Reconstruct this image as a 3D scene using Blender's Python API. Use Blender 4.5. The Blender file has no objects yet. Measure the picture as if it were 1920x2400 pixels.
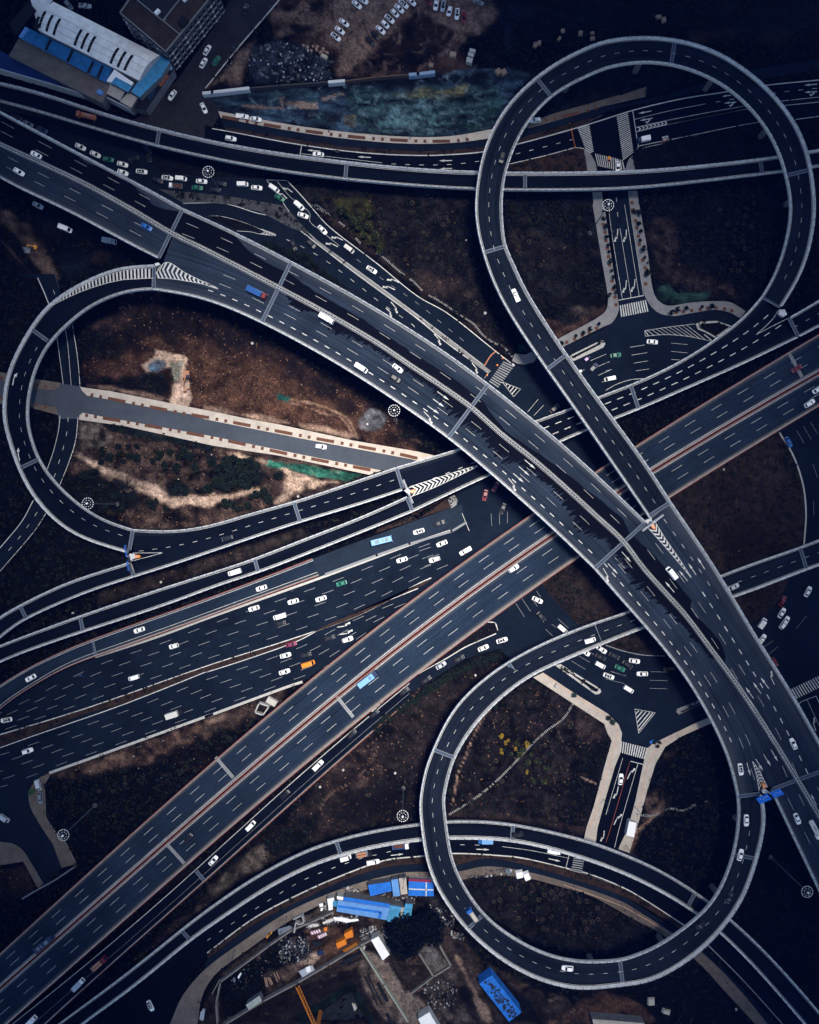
import bpy, bmesh, math, random
import numpy as np
from mathutils import Vector
R = math.radians
random.seed(7)
rng = np.random.default_rng(7)
S = bpy.context.scene
COL = S.collection
# ---------------------------------------------------------------- camera, sky, sun
H, K = 330.0, 0.175                      # flying height in metres, metres per photo pixel on the ground
cam = bpy.data.cameras.new('camera'); cam.sensor_width = 36; cam.lens = 36 * H / (2400 * K)
cam.clip_start = 1; cam.clip_end = 12000
co = bpy.data.objects.new('camera', cam); COL.objects.link(co); co.location = (0, 0, H); S.camera = co
SUN_EL, SUN_AZ = 74, 42
w = bpy.data.worlds.new('World'); S.world = w; w.use_nodes = True
nt = w.node_tree; bg = nt.nodes['Background']
sky = nt.nodes.new('ShaderNodeTexSky'); sky.sky_type = 'NISHITA'; sky.sun_disc = False
sky.sun_elevation = R(SUN_EL); sky.sun_rotation = R(SUN_AZ)
nt.links.new(sky.outputs[0], bg.inputs[0]); bg.inputs[1].default_value = 0.10
sl = bpy.data.lights.new('sun', 'SUN'); sl.energy = 4.0; sl.angle = R(17); sl.color = (1, .94, .86)
so = bpy.data.objects.new('sun', sl); COL.objects.link(so)
so.rotation_euler = (R(90 - SUN_EL), 0, R(180 - SUN_AZ)); so.location = (0, 0, 600)
S.view_settings.view_transform = 'Standard'; S.view_settings.look = 'None'
S.view_settings.exposure = 0.95; S.view_settings.gamma = 1

# ---------------------------------------------------------------- helpers
def P(x, y, z=0.0):
    k = K * (H - z) / H
    return ((x - 960) * k, (1200 - y) * k, z)
TILE = dict(A=(0, 0), B=(480, 0), C=(960, 0), D=(1420, 0), E=(0, 480), F=(480, 480), G=(960, 480), H=(1420, 480),
            I=(0, 960), J=(480, 960), K=(960, 960), L=(1420, 960), M=(0, 1440), N=(480, 1440), O=(960, 1440), P=(1420, 1440),
            Q=(0, 1900), R=(480, 1900), S=(960, 1900), U=(1420, 1900))
def t(c, *pts):                            # reading grid of the survey sheets -> photo pixels
    x0, y0 = TILE[c]
    return [(x0 + a / 3.45, y0 + b / 3.45) for a, b in pts]
def spline(pts, n=8):
    pts = [tuple(map(float, p)) for p in pts]
    if len(pts) < 3: return pts
    out = []
    for i in range(len(pts) - 1):
        p0 = pts[max(i - 1, 0)]; p1 = pts[i]; p2 = pts[i + 1]; p3 = pts[min(i + 2, len(pts) - 1)]
        d = lambda a, b: max(1e-3, math.dist(a[:2], b[:2]) ** .5)
        t1, t2, t3 = d(p0, p1) if i else 1e-3, d(p1, p2), d(p2, p3) if i + 2 < len(pts) else 1e-3
        for j in range(n):
            u = j / n
            if i == 0: m1 = [(b - a) for a, b in zip(p1, p2)]
            else: m1 = [t2 * ((b - a) / t1 - (c - a) / (t1 + t2) + (c - b) / t2) for a, b, c in zip(p0, p1, p2)]
            if i + 2 >= len(pts): m2 = [(b - a) for a, b in zip(p1, p2)]
            else: m2 = [t2 * ((b - a) / t2 - (c - a) / (t2 + t3) + (c - b) / t3) for a, b, c in zip(p1, p2, p3)]
            h = (2*u**3 - 3*u*u + 1, u**3 - 2*u*u + u, -2*u**3 + 3*u*u, u**3 - u*u)
            out.append(tuple(h[0]*a + h[1]*b + h[2]*c + h[3]*e for a, b, c, e in zip(p1, m1, p2, m2)))
    out.append(pts[-1])
    return out
def resample(pts, n):
    pts = np.array(pts, float); d = np.r_[0, np.cumsum(np.linalg.norm(np.diff(pts[:, :2], axis=0), axis=1))]
    s = np.linspace(0, d[-1], n)
    return np.stack([np.interp(s, d, pts[:, i]) for i in range(pts.shape[1])], 1)
class MB:
    def __init__(s): s.v = []; s.f = []; s.m = []; s.uv = []
    def face(s, pts, m=0, uv=None):
        i = len(s.v); s.v += [tuple(p) for p in pts]; s.f.append(tuple(range(i, i + len(pts)))); s.m.append(m)
        s.uv.append(uv or [(p[0], p[1]) for p in pts])
    def prism(s, pts, z0, z1, m=0, ms=None):   # world xy polygon
        a = sum(pts[i][0]*pts[(i+1) % len(pts)][1] - pts[(i+1) % len(pts)][0]*pts[i][1] for i in range(len(pts)))
        if a < 0: pts = pts[::-1]
        s.face([(p[0], p[1], z1) for p in pts], m)
        for i in range(len(pts)):
            p, q = pts[i], pts[(i + 1) % len(pts)]
            s.face([(p[0], p[1], z0), (q[0], q[1], z0), (q[0], q[1], z1), (p[0], p[1], z1)], m if ms is None else ms)
    def box(s, c, size, ang=0, m=0, top=None):    # c = centre of base, ang in radians, top = scale of top face
        ca, sa = math.cos(ang), math.sin(ang); hx, hy, hz = size[0]/2, size[1]/2, size[2]
        k = top or 1; rot = lambda x, y: (c[0] + x*ca - y*sa, c[1] + x*sa + y*ca)
        b = [rot(*p) for p in ((-hx, -hy), (hx, -hy), (hx, hy), (-hx, hy))]
        u = [rot(p[0]*k, p[1]*k) for p in ((-hx, -hy), (hx, -hy), (hx, hy), (-hx, hy))]
        z0, z1 = c[2], c[2] + hz
        s.face([(*p, z1) for p in u], m); s.face([(*p, z0) for p in b[::-1]], m)
        for i in range(4):
            j = (i + 1) % 4; s.face([(*b[i], z0), (*b[j], z0), (*u[j], z1), (*u[i], z1)], m)
    def tube(s, a, b, r0, r1=None, n=8, m=0, cap=True):
        a, b = Vector(a), Vector(b); r1 = r0 if r1 is None else r1
        d = (b - a).normalized(); x = d.orthogonal().normalized(); y = d.cross(x)
        A = [a + (x*math.cos(6.2832*i/n) + y*math.sin(6.2832*i/n))*r0 for i in range(n)]
        B = [b + (x*math.cos(6.2832*i/n) + y*math.sin(6.2832*i/n))*r1 for i in range(n)]
        for i in range(n): s.face([A[i], A[(i+1) % n], B[(i+1) % n], B[i]], m)
        if cap: s.face(B, m); s.face(A[::-1], m)
    def mesh(s, name, mats):
        me = bpy.data.meshes.new(name); me.from_pydata([tuple(p) for p in s.v], [], s.f)
        for mm in (mats if isinstance(mats, (list, tuple)) else [mats]): me.materials.append(mm)
        me.polygons.foreach_set('material_index', s.m)
        ul = me.uv_layers.new(name='UVMap'); ul.data.foreach_set('uv', [c for f in s.uv for q in f for c in q])
        me.update(); return me
    def build(s, name, mats, parent=None):
        return link(name, s.mesh(name, mats), parent)
def link(name, me, parent=None):
    o = bpy.data.objects.new(name, me); COL.objects.link(o)
    if parent: o.parent = parent
    return o
def tag(o, label=None, cat=None, group=None, kind=None):
    if label: o['label'] = label
    if cat: o['category'] = cat
    if group: o['group'] = group
    if kind: o['kind'] = kind
    return o
def empty(name, loc=(0, 0, 0), rz=0, label=None, cat=None, group=None):
    o = bpy.data.objects.new(name, None); COL.objects.link(o); o.location = loc; o.rotation_euler = (0, 0, rz)
    return tag(o, label, cat, group)
def copy_tree(root):
    r = root.copy(); COL.objects.link(r)
    for ch in root.children:
        c = ch.copy(); COL.objects.link(c); c.parent = r
        for g in ch.children:
            d = g.copy(); COL.objects.link(d); d.parent = c
    return r

# ---------------------------------------------------------------- materials
def mat(name, col, rough=.8, noise=None, metal=0, spec=.08, emit=None):
    """noise = list of (scale, contrast, stretch): multiplies the base colour"""
    m = bpy.data.materials.new(name); m.use_nodes = True; n = m.node_tree.nodes; l = m.node_tree.links
    b = n['Principled BSDF']; b.inputs['Roughness'].default_value = rough; b.inputs['Metallic'].default_value = metal
    b.inputs['Specular IOR Level'].default_value = spec
    b.inputs['Base Color'].default_value = (*col, 1)
    if noise:
        geo = n.new('ShaderNodeNewGeometry'); cur = None
        for sc, con, warp in noise:
            tx = n.new('ShaderNodeTexNoise'); tx.inputs['Scale'].default_value = sc; tx.inputs['Detail'].default_value = 4
            tx.inputs['Roughness'].default_value = .65
            l.new(geo.outputs['Position'], tx.inputs['Vector'])
            mr = n.new('ShaderNodeMapRange'); mr.inputs[1].default_value = .25; mr.inputs[2].default_value = .75
            mr.inputs[3].default_value = 1 - con; mr.inputs[4].default_value = 1 + con
            l.new(tx.outputs['Fac'], mr.inputs[0])
            if cur is None: cur = mr.outputs[0]
            else:
                mu = n.new('ShaderNodeMath'); mu.operation = 'MULTIPLY'; l.new(cur, mu.inputs[0]); l.new(mr.outputs[0], mu.inputs[1]); cur = mu.outputs[0]
        vm = n.new('ShaderNodeVectorMath'); vm.operation = 'SCALE'; vm.inputs[0].default_value = col
        l.new(cur, vm.inputs['Scale']); l.new(vm.outputs[0], b.inputs['Base Color'])
    return m
def deck_mat(name, col, dust=None, streak=.22, freq=60):
    """asphalt on a ribbon: UV x = metres along, y = fraction across; tyre polish runs along it, dust lies along the edges"""
    m = mat(name, col, .92, spec=.05); n = m.node_tree.nodes; l = m.node_tree.links; b = n['Principled BSDF']
    uv = n.new('ShaderNodeUVMap'); mp = n.new('ShaderNodeMapping'); mp.inputs['Scale'].default_value = (.012, freq, 1)
    l.new(uv.outputs[0], mp.inputs[0])
    tx = n.new('ShaderNodeTexNoise'); tx.inputs['Scale'].default_value = 1; tx.inputs['Detail'].default_value = 3; l.new(mp.outputs[0], tx.inputs['Vector'])
    mr = n.new('ShaderNodeMapRange'); mr.inputs[1].default_value = .3; mr.inputs[2].default_value = .7; mr.inputs[3].default_value = 1 - streak; mr.inputs[4].default_value = 1 + streak
    l.new(tx.outputs['Fac'], mr.inputs[0])
    geo = n.new('ShaderNodeNewGeometry'); t2 = n.new('ShaderNodeTexNoise'); t2.inputs['Scale'].default_value = .06; t2.inputs['Detail'].default_value = 5
    l.new(geo.outputs['Position'], t2.inputs['Vector'])
    m2 = n.new('ShaderNodeMapRange'); m2.inputs[1].default_value = .25; m2.inputs[2].default_value = .75; m2.inputs[3].default_value = .68; m2.inputs[4].default_value = 1.32
    l.new(t2.outputs['Fac'], m2.inputs[0])
    t3 = n.new('ShaderNodeTexNoise'); t3.inputs['Scale'].default_value = 2.2; t3.inputs['Detail'].default_value = 2; l.new(geo.outputs['Position'], t3.inputs['Vector'])
    m3 = n.new('ShaderNodeMapRange'); m3.inputs[1].default_value = .25; m3.inputs[2].default_value = .75; m3.inputs[3].default_value = .7; m3.inputs[4].default_value = 1.3
    l.new(t3.outputs['Fac'], m3.inputs[0])
    a1 = n.new('ShaderNodeMath'); a1.operation = 'MULTIPLY'; l.new(mr.outputs[0], a1.inputs[0]); l.new(m2.outputs[0], a1.inputs[1])
    a2 = n.new('ShaderNodeMath'); a2.operation = 'MULTIPLY'; l.new(a1.outputs[0], a2.inputs[0]); l.new(m3.outputs[0], a2.inputs[1])
    vm = n.new('ShaderNodeVectorMath'); vm.operation = 'SCALE'; vm.inputs[0].default_value = col; l.new(a2.outputs[0], vm.inputs['Scale'])
    out = vm.outputs[0]
    if dust:
        sp = n.new('ShaderNodeSeparateXYZ'); l.new(uv.outputs[0], sp.inputs[0])
        s1 = n.new('ShaderNodeMath'); s1.operation = 'SUBTRACT'; l.new(sp.outputs[1], s1.inputs[0]); s1.inputs[1].default_value = .5
        s2 = n.new('ShaderNodeMath'); s2.operation = 'ABSOLUTE'; l.new(s1.outputs[0], s2.inputs[0])
        s3 = n.new('ShaderNodeMapRange'); s3.inputs[1].default_value = .32; s3.inputs[2].default_value = .49; s3.inputs[3].default_value = 0; s3.inputs[4].default_value = 1
        s3.interpolation_type = 'SMOOTHSTEP'; l.new(s2.outputs[0], s3.inputs[0])
        s4 = n.new('ShaderNodeMath'); s4.operation = 'MULTIPLY'; l.new(s3.outputs[0], s4.inputs[0]); l.new(a2.outputs[0], s4.inputs[1])
        s5 = n.new('ShaderNodeMath'); s5.operation = 'MULTIPLY'; l.new(s4.outputs[0], s5.inputs[0]); s5.inputs[1].default_value = .85
        mx = n.new('ShaderNodeMix'); mx.data_type = 'RGBA'; mx.inputs[7].default_value = (*dust, 1)
        l.new(s5.outputs[0], mx.inputs[0]); l.new(out, mx.inputs[6]); out = mx.outputs[2]
    l.new(out, b.inputs['Base Color'])
    return m
M = {}
M['deck'] = deck_mat('asphalt_viaduct', (.0165, .0245, .040), (.038, .046, .062), .46, 30)
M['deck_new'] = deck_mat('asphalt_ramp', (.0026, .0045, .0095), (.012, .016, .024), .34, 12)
M['deck_loop'] = deck_mat('asphalt_loop', (.0072, .0108, .0185), (.02, .026, .036), .42, 11)
M['deck_old'] = deck_mat('asphalt_worn', (.0125, .0215, .038), (.09, .092, .10), .44, 44)
M['asphalt'] = mat('asphalt_ground', (.0056, .0098, .0182), .9, [(.04, .42, 0), (1.4, .3, 0), (.3, .22, 0)], spec=.05)
M['asphalt_dark'] = mat('asphalt_fresh', (.0017, .0028, .0064), .85, [(.06, .25, 0), (1.5, .15, 0)], spec=.05)
M['asphalt_mid'] = mat('asphalt_mid', (.0135, .021, .034), .9, [(.05, .35, 0), (1.2, .25, 0)], spec=.05)
M['verge_scrub'] = mat('verge_scrub', (.016, .0115, .0105), .95, [(.035, .85, 0), (.25, .7, 0), (1.3, .7, 0)])
M['asphalt_dusty'] = mat('asphalt_dusty', (.022, .0215, .025), .9, [(.06, .4, 0), (1.2, .25, 0), (.3, .25, 0)])
M['pave_mid'] = mat('paving_worn', (.17, .14, .118), .9, [(.2, .35, 0), (2, .3, 0)])
M['pier'] = mat('pier_concrete', (.10, .105, .11), .9, [(.5, .2, 0)])
M['asphalt_pale'] = mat('asphalt_pale', (.050, .060, .077), .9, [(.05, .2, 0), (1.2, .15, 0), (.25, .12, 0)], spec=.2)
M['dark_band'] = mat('asphalt_dark_band', (.0012, .0018, .0048), .75, [(.3, .25, 0)], spec=.05)
M['white'] = mat('road_paint', (.52, .52, .51), .7, [(1.2, .35, 0), (.1, .25, 0)])
M['white_dim'] = mat('road_paint_worn', (.24, .25, .27), .8, [(1.2, .35, 0)])
M['yellow_paint'] = mat('road_paint_yellow', (.55, .42, .16), .8, [(1.2, .3, 0)])
M['concrete'] = mat('concrete', (.54, .545, .55), .85, [(.18, .22, 0), (1.1, .3, 0)])
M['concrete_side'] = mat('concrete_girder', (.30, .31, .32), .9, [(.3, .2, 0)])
M['joint'] = mat('joint_concrete', (.17, .185, .21), .85, [(1.2, .3, 0)])
M['joint_pale'] = mat('joint_concrete_pale', (.27, .27, .265), .85, [(1.2, .3, 0)])
M['kerb'] = mat('kerb_stone', (.42, .41, .39), .9, [(1.5, .3, 0)])
M['rail'] = mat('rail_steel', (.55, .58, .62), .5, [(1, .15, 0)], metal=.2)
M['post'] = mat('post_dark', (.05, .07, .11), .6)
M['rust'] = mat('rail_red_paint', (.22, .075, .05), .75, [(.8, .35, 0)])
M['dirtline'] = mat('edge_dirt', (.20, .16, .125), .95, [(.8, .35, 0)])
M['pave'] = mat('paving_stone', (.42, .372, .325), .9, [(.25, .2, 0), (2.5, .22, 0)])
M['pave_grey'] = mat('paving_grey', (.20, .20, .205), .9, [(.3, .22, 0), (3, .25, 0)])
M['pave_brown'] = mat('paving_brown', (.115, .095, .08), .9, [(.2, .3, 0), (2, .25, 0)])
M['bed'] = mat('bed_soil', (.11, .05, .032), .95, [(1.5, .35, 0)])
M['verge'] = mat('verge_soil', (.0045, .0045, .007), .95, [(.2, .5, 0), (1.4, .5, 0)])
M['verge_brown'] = mat('verge_brown', (.030, .018, .014), .95, [(.3, .5, 0), (1.8, .5, 0)])
M['verge_grey'] = mat('verge_rubble', (.055, .056, .062), .95, [(.25, .5, 0), (1.5, .5, 0)])
M['foliage'] = mat('foliage', (.012, .021, .015), .9, [(.6, .5, 0)])
M['foliage_dark'] = mat('foliage_dark', (.004, .007, .009), .9, [(.6, .5, 0)])
M['foliage_yellow'] = mat('foliage_yellow', (.32, .20, .018), .9, [(.9, .45, 0)])
M['foliage_olive'] = mat('foliage_olive', (.075, .075, .018), .9, [(.9, .45, 0)])
M['foliage_pale'] = mat('foliage_pale', (.045, .12, .05), .9, [(.9, .35, 0)])
M['scrubleaf'] = mat('scrub_leaves', (.0075, .0085, .0095), .95, [(.06, .5, 0), (.8, .5, 0)])
M['drygrass'] = mat('dry_grass', (.10, .050, .029), .95, [(.05, .4, 0), (.8, .55, 0)])
M['bark'] = mat('bark', (.08, .06, .045), .95)
M['ringearth'] = mat('ring_earth', (.062, .042, .035), .95, [(2, .3, 0)])
def C(name, col, rough=.55, **k):
    if name not in M: M[name] = mat(name, col, rough, **k)
    return M[name]
# unseen cloud ring added above the camera: dims the rim, leaves the middle sunlit
def build_shade_clouds():
    rr = random.Random(5); bm = bmesh.new(); h = 620; off = h/math.tan(R(SUN_EL)); cx, cy = off*math.sin(R(SUN_AZ)), off*math.cos(R(SUN_AZ))
    for k in range(520):
        a = rr.uniform(0, 6.2832); q = math.sqrt(rr.uniform(.0, 1)); r_ = 1 + q*3.6
        x, y = cx - 22 + 110*r_*math.cos(a), cy + 10 + 146*r_*math.sin(a); s = rr.uniform(38, 75)*(.6 + .5*min(1, r_ - 1 + .3))
        v = bmesh.ops.create_icosphere(bm, subdivisions=2, radius=1)['verts']; ph = rr.uniform(0, 9)
        for p in v:
            n = 1 + .16*math.sin(3.1*p.co.x + ph) + .14*math.sin(4.3*p.co.y + 2*ph) + .10*math.sin(5.7*p.co.z + ph); p.co = Vector((x + p.co.x*s*n*1.25, y + p.co.y*s*n*1.25, h + rr.uniform(-4, 4) + p.co.z*s*n*.45))
    me = bpy.data.meshes.new('shade_clouds'); bm.to_mesh(me); bm.free(); me.materials.append(mat('shade_cloud_white', (.85, .85, .87), 1.0))
    for p in me.polygons: p.use_smooth = True
    tag(link('shade_clouds', me), kind='stuff')
build_shade_clouds()
def build_haze():  # thin blue volume added to lift the dark tones to navy
    b = MB(); b.box((0, 0, -6), (3700, 3700, H + 14)); m = bpy.data.materials.new('blue_haze'); m.use_nodes = True; n = m.node_tree.nodes; n.remove(n['Principled BSDF'])
    v = n.new('ShaderNodeVolumePrincipled'); v.inputs['Density'].default_value = .000045; v.inputs['Color'].default_value = (.0, .11, 1, 1); v.inputs['Anisotropy'].default_value = 0
    m.node_tree.links.new(v.outputs[0], n['Material Output'].inputs['Volume']); tag(b.build('haze', m), kind='stuff')
build_haze()
# ---------------------------------------------------------------- ground polygons (photo pixels on the ground)
def cat_(*lists):
    o = []
    for a in lists: o += list(a)
    return o
GP = {}      # name -> (polygon, material, top z, structure name)
GPN = [0]
def gp(name, poly, m, z):
    GPN[0] += 1 if name in ('pavement', 'verge') else 0
    GP.setdefault(name, []).append((poly, m, z + .0012*GPN[0]))
# -- roads
gp('road', cat_([(720, -60), (652, 3)], t('B', (0, 720)), [(486, 222), (520, 262)], t('B', (110, 955)), [(497, 300), (480, 330), (470, 470), (300, 440), (-120, 250), (-120, 160), (250, 300)],
                t('A', (1100, 960), (1200, 900), (1440, 640), (1725, 230)), [(575, -60)]), 'asphalt_dusty', .02)
gp('road', cat_([(-120, 235), (380, 330), (520, 385), (622, 418), (673, 421)], t('B', (900, 1725)), t('F', (1000, 170), (1390, 470), (1725, 740)), t('G', (300, 870), (700, 1185), (820, 1280)),
                [(1216, 858), (1258, 850), (1330, 815), (1380, 880), (1300, 1000), (1160, 1030), (900, 880), (640, 640), (480, 520), (-120, 300)]), 'asphalt', .028)
# arterial and its service road along the top
gp('road', cat_(spline(t('B', (0, 1010), (190, 1060), (780, 1170), (1300, 1235), (1725, 1255)) + t('C', (300, 1250), (600, 1225), (870, 1165), (1360, 1030), (1725, 915)) + t('D', (220, 890), (600, 800), (980, 740), (1280, 690), (1725, 645)), 4),
                [(2100, 168), (2100, 212)], spline(t('D', (1725, 785), (1400, 820), (1110, 860), (490, 975)), 3), t('D', (500, 1010)), spline(t('D', (500, 1010), (1140, 885), (1430, 855), (1725, 825)), 3),
                [(2100, 222), (2100, 258)], spline(t('D', (1725, 940), (1500, 970), (1230, 990), (570, 1120), (470, 1160), (300, 1200), (230, 1245), (185, 1300), (160, 1380)), 3), [(1464, 430), (1420, 430), (1400, 400)],
                spline(t('C', (1510, 1380), (1495, 1310), (1450, 1235), (1400, 1200), (1340, 1195), (1080, 1265), (810, 1330)), 3), [(1120, 410), (980, 400), (800, 385), (640, 362), (480, 335)]), 'asphalt_dark', .036)
gp('service_road', cat_(spline(t('B', (115, 950), (600, 1045), (1100, 1120), (1725, 1165)) + t('C', (400, 1155), (640, 1120), (960, 1040), (1250, 960), (1600, 850)) + t('D', (0, 860), (500, 760), (1000, 600), (1725, 480)), 4),
                [(2100, 120), (2100, 140)], spline(t('D', (1725, 560), (1000, 690), (500, 800), (0, 905)) + t('C', (1560, 930), (1300, 1000), (950, 1100), (600, 1190), (300, 1215), (0, 1225)) + t('B', (1100, 1185), (700, 1120), (160, 1030)), 4)), 'asphalt', .044)
# side road with paving, north-east interchange road
gp('road', cat_([(1420, 425)], t('G', (1620, 50), (1690, 760)), [(1452, 740), (1412, 772), (1320, 815), (1240, 862), (1230, 1010), (1330, 1010), (1480, 905), (1600, 848), (1740, 752), (1770, 770), (1760, 740)],
                t('H', (1090, 920), (1000, 870), (880, 850), (700, 875), (530, 900), (420, 870), (350, 800), (310, 720), (240, 300), (195, 0)), [(1464, 425)]), 'asphalt', .052)
# junction below the main viaduct and the big curve beyond it
gp('road', cat_([(1092, 1227)], t('K', (340, 790), (390, 760), (380, 700)), [(1060, 1140), (1150, 1090), (1230, 1000), (1330, 960), (1500, 1100), (1823, 1010), (2100, 830), (2100, 1900), (1960, 1780), (1830, 1640), (1700, 1440), (1480, 1400),
                (1500, 1500), (1700, 1700), (1663, 1681), (1550, 1733), (1516, 1757), (1485, 1765), (1450, 1763), (1459, 1718), (1450, 1698), (1424, 1672), (1273, 1576), (1220, 1560), (1180, 1530), (1169, 1520), (1090, 1545), (960, 1625), (870, 1700), (855, 1690),
                (960, 1596), (1090, 1517), (1163, 1484), (1163, 1457), (1120, 1457), (980, 1420)]), 'asphalt', .060)
gp('road', cat_([(1450, 1762), (1516, 1757)], t('P', (300, 1220), (240, 1500), (180, 1725)), [(1460, 2000), (1390, 2000)], t('O', (1520, 1725), (1580, 1500), (1660, 1230), (1690, 1130))), 'asphalt_dark', .068)
# six-lane ground expressway and the fan at its lower left
gp('expressway', cat_([(-120, 1700)], t('M', (0, 750), (200, 615), (500, 435), (770, 335), (1300, 155)), [(480, 1442), (654, 1380), (764, 1341), (980, 1262), (1092, 1224), (1180, 1180), (1280, 1300), (1130, 1400), (900, 1480)],
                t('N', (780, 550), (650, 590), (0, 830)), t('M', (1725, 805), (870, 1115), (400, 1280), (330, 1310), (270, 1350), (240, 1400), (230, 1480), (250, 1570), (330, 1725)), t('Q', (430, 270), (500, 460), (420, 540)), [(105, 2085)],
                t('Q', (310, 570), (230, 400), (170, 315), (100, 268), (0, 256)), [(-120, 1974)]), 'asphalt', .076)
# pale road on the west side with its cross road
gp('road', cat_([(-120, 868)], t('E', (0, 1420), (270, 1492), (440, 1503), (480, 1480), (498, 1440)), t('E', (500, 1430), (490, 1280), (460, 1060), (390, 800), (300, 600)), [(128, 640)], t('E', (480, 690), (580, 950), (630, 1250), (648, 1470), (660, 1510), (700, 1545)),
                t('E', (1050, 1610), (1560, 1700)), t('J', (0, 80), (800, 240), (1680, 405)), [(1090, 1122), (1075, 1146)], t('J', (1430, 490), (700, 345), (0, 215)), t('I', (830, 55), (670, 22), (640, 45)),
                spline(t('I', (630, 80), (610, 250), (560, 420), (490, 600), (370, 840), (280, 980), (0, 1310)), 4), [(-60, 1400), (-60, 1340)], spline(t('I', (0, 1110), (180, 900), (270, 730), (380, 480), (430, 330), (470, 150), (472, 40)), 4),
                t('E', (450, 1630), (255, 1600), (0, 1545)), [(-120, 905)]), 'asphalt_pale', .084)
gp('road', t('E', (120, 560), (300, 600), (390, 800), (460, 1060), (490, 1280), (500, 1445), (648, 1470), (630, 1250), (580, 950), (480, 690), (440, 560)), 'asphalt', .088)
gp('road', cat_(spline(t('I', (632, 75), (610, 250), (560, 420), (490, 600), (370, 840), (280, 980), (0, 1310)), 4), [(-60, 1400), (-60, 1340)], spline(t('I', (0, 1110), (180, 900), (270, 730), (380, 480), (430, 330), (472, 75)), 4)), 'asphalt', .088)
# arterial along the bottom ramp, service lane beside it
gp('road', cat_([(150, 2460), (320, 2312), (446, 2203), (500, 2160), (620, 2085), (796, 2000), (886, 1978), (980, 1962), (1122, 1955), (1293, 1980), (1460, 2038), (1640, 2135), (1797, 2285), (1960, 2480), (1900, 2480)],
                t('U', (1430, 1725), (1100, 1360), (830, 1090)), spline(t('U', (640, 930), (300, 710), (80, 600)) + t('S', (1450, 510), (1250, 460), (900, 380), (700, 360), (340, 345)) + t('R', (1725, 370), (1450, 405), (1100, 530), (800, 660), (400, 870), (20, 1150)), 4),
                [(440, 2285), (425, 2340), (427, 2460)]), 'asphalt_dark', .092)
gp('service_road', cat_(spline(t('R', (10, 1215), (400, 920), (800, 715), (1100, 570), (1450, 460), (1725, 430)) + t('S', (370, 440), (620, 385), (900, 430), (1250, 530), (1725, 690)) + t('U', (300, 790), (640, 1010), (1000, 1330), (1380, 1725)), 4), [(1840, 2440), (1800, 2440)],
                spline(t('U', (1310, 1725), (1060, 1425), (780, 1150), (550, 995), (250, 805), (0, 685)) + t('S', (1250, 570), (860, 475), (600, 450), (400, 490), (0, 495)) + t('R', (1600, 500), (1290, 570), (900, 710), (650, 830), (300, 1060), (0, 1280)), 4)), 'asphalt', .100)
# -- pavements
pv = lambda poly, m='pave', z=.16: gp('pavement', poly, m, z)
pv(cat_(spline(t('B', (110, 900), (700, 1010), (1200, 1075), (1725, 1110)) + t('C', (350, 1100), (670, 1045)), 4), spline(t('C', (640, 1120), (400, 1152), (0, 1163)) + t('B', (1100, 1118), (600, 1043), (130, 953)), 4)))
pv(cat_(t('C', (930, 1010), (1130, 930), (1700, 768)), t('C', (1690, 815), (1600, 848), (1250, 958), (960, 1038))), 'pave_brown')
pv(cat_(t('D', (0, 815), (330, 700)), t('D', (320, 780), (0, 855))), 'pave_brown')
pv(t('C', (1410, 1200), (1470, 1255), (1505, 1320), (1518, 1390), (1430, 1390)), 'pave_grey')
pv(t('D', (213, 1260), (240, 1390), (160, 1390), (172, 1320)), 'pave_grey')
pv(t('C', (1480, 1555), (1555, 1555), (1575, 1725), (1490, 1725)), 'pave_grey'); pv(t('D', (180, 1545), (255, 1545), (275, 1725), (200, 1725)), 'pave_grey')
pv(cat_(spline(t('G', (1480, 0), (1560, 480), (1605, 770), (1590, 850), (1540, 900), (1190, 1090)), 5), spline(t('G', (1240, 1150), (1560, 990), (1640, 950), (1690, 860), (1685, 770), (1640, 480), (1575, 0)), 5)), 'pave_grey')
pv(cat_(spline(t('H', (195, 0), (240, 300), (310, 720), (350, 800), (420, 870), (530, 900), (700, 875), (880, 850), (1000, 870), (1090, 920)), 5), spline(t('H', (1130, 860), (1010, 790), (900, 780), (700, 790), (500, 815), (430, 780), (390, 720), (330, 330), (270, 0)), 5)), 'pave_grey')
pv(t('G', (850, 1205), (940, 1212), (985, 1190), (1030, 1225), (1010, 1270), (930, 1292), (870, 1285), (828, 1262)), 'pave_grey')
pv(cat_(t('E', (650, 1473), (900, 1508), (1550, 1638), (1725, 1672)), t('J', (300, 65), (600, 120), (1200, 250), (1725, 340)), [(1090, 1085), (1085, 1120)], t('J', (1680, 403), (800, 238), (0, 78)), t('E', (1560, 1698), (1050, 1608), (705, 1543), (665, 1505))))
pv(cat_(t('I', (672, 25), (830, 57), (1725, 217)), t('J', (700, 347), (1430, 492), (1330, 527), (600, 372), (0, 282)), t('I', (1725, 292), (1000, 132), (640, 82), (645, 45))))
pv(cat_([(-80, 866)], t('E', (0, 1352), (270, 1405), (490, 1440), (478, 1478), (440, 1500), (270, 1490), (0, 1418), (-250, 1360))), 'pave_brown')
pv(t('E', (-200, 1560), (0, 1547), (255, 1602), (450, 1632), (470, 1700), (250, 1640), (0, 1610)), 'pave_brown')
pv(cat_(t('O', (1000, 510), (1080, 470), (1330, 635), (1600, 800), (1690, 890), (1718, 960), (1700, 1130), (1660, 1230), (1580, 1500), (1520, 1725)), [(1395, 1985), (1365, 1985)], t('O', (1430, 1725), (1490, 1550), (1570, 1250), (1635, 1020), (1600, 960), (1575, 885))))
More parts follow.
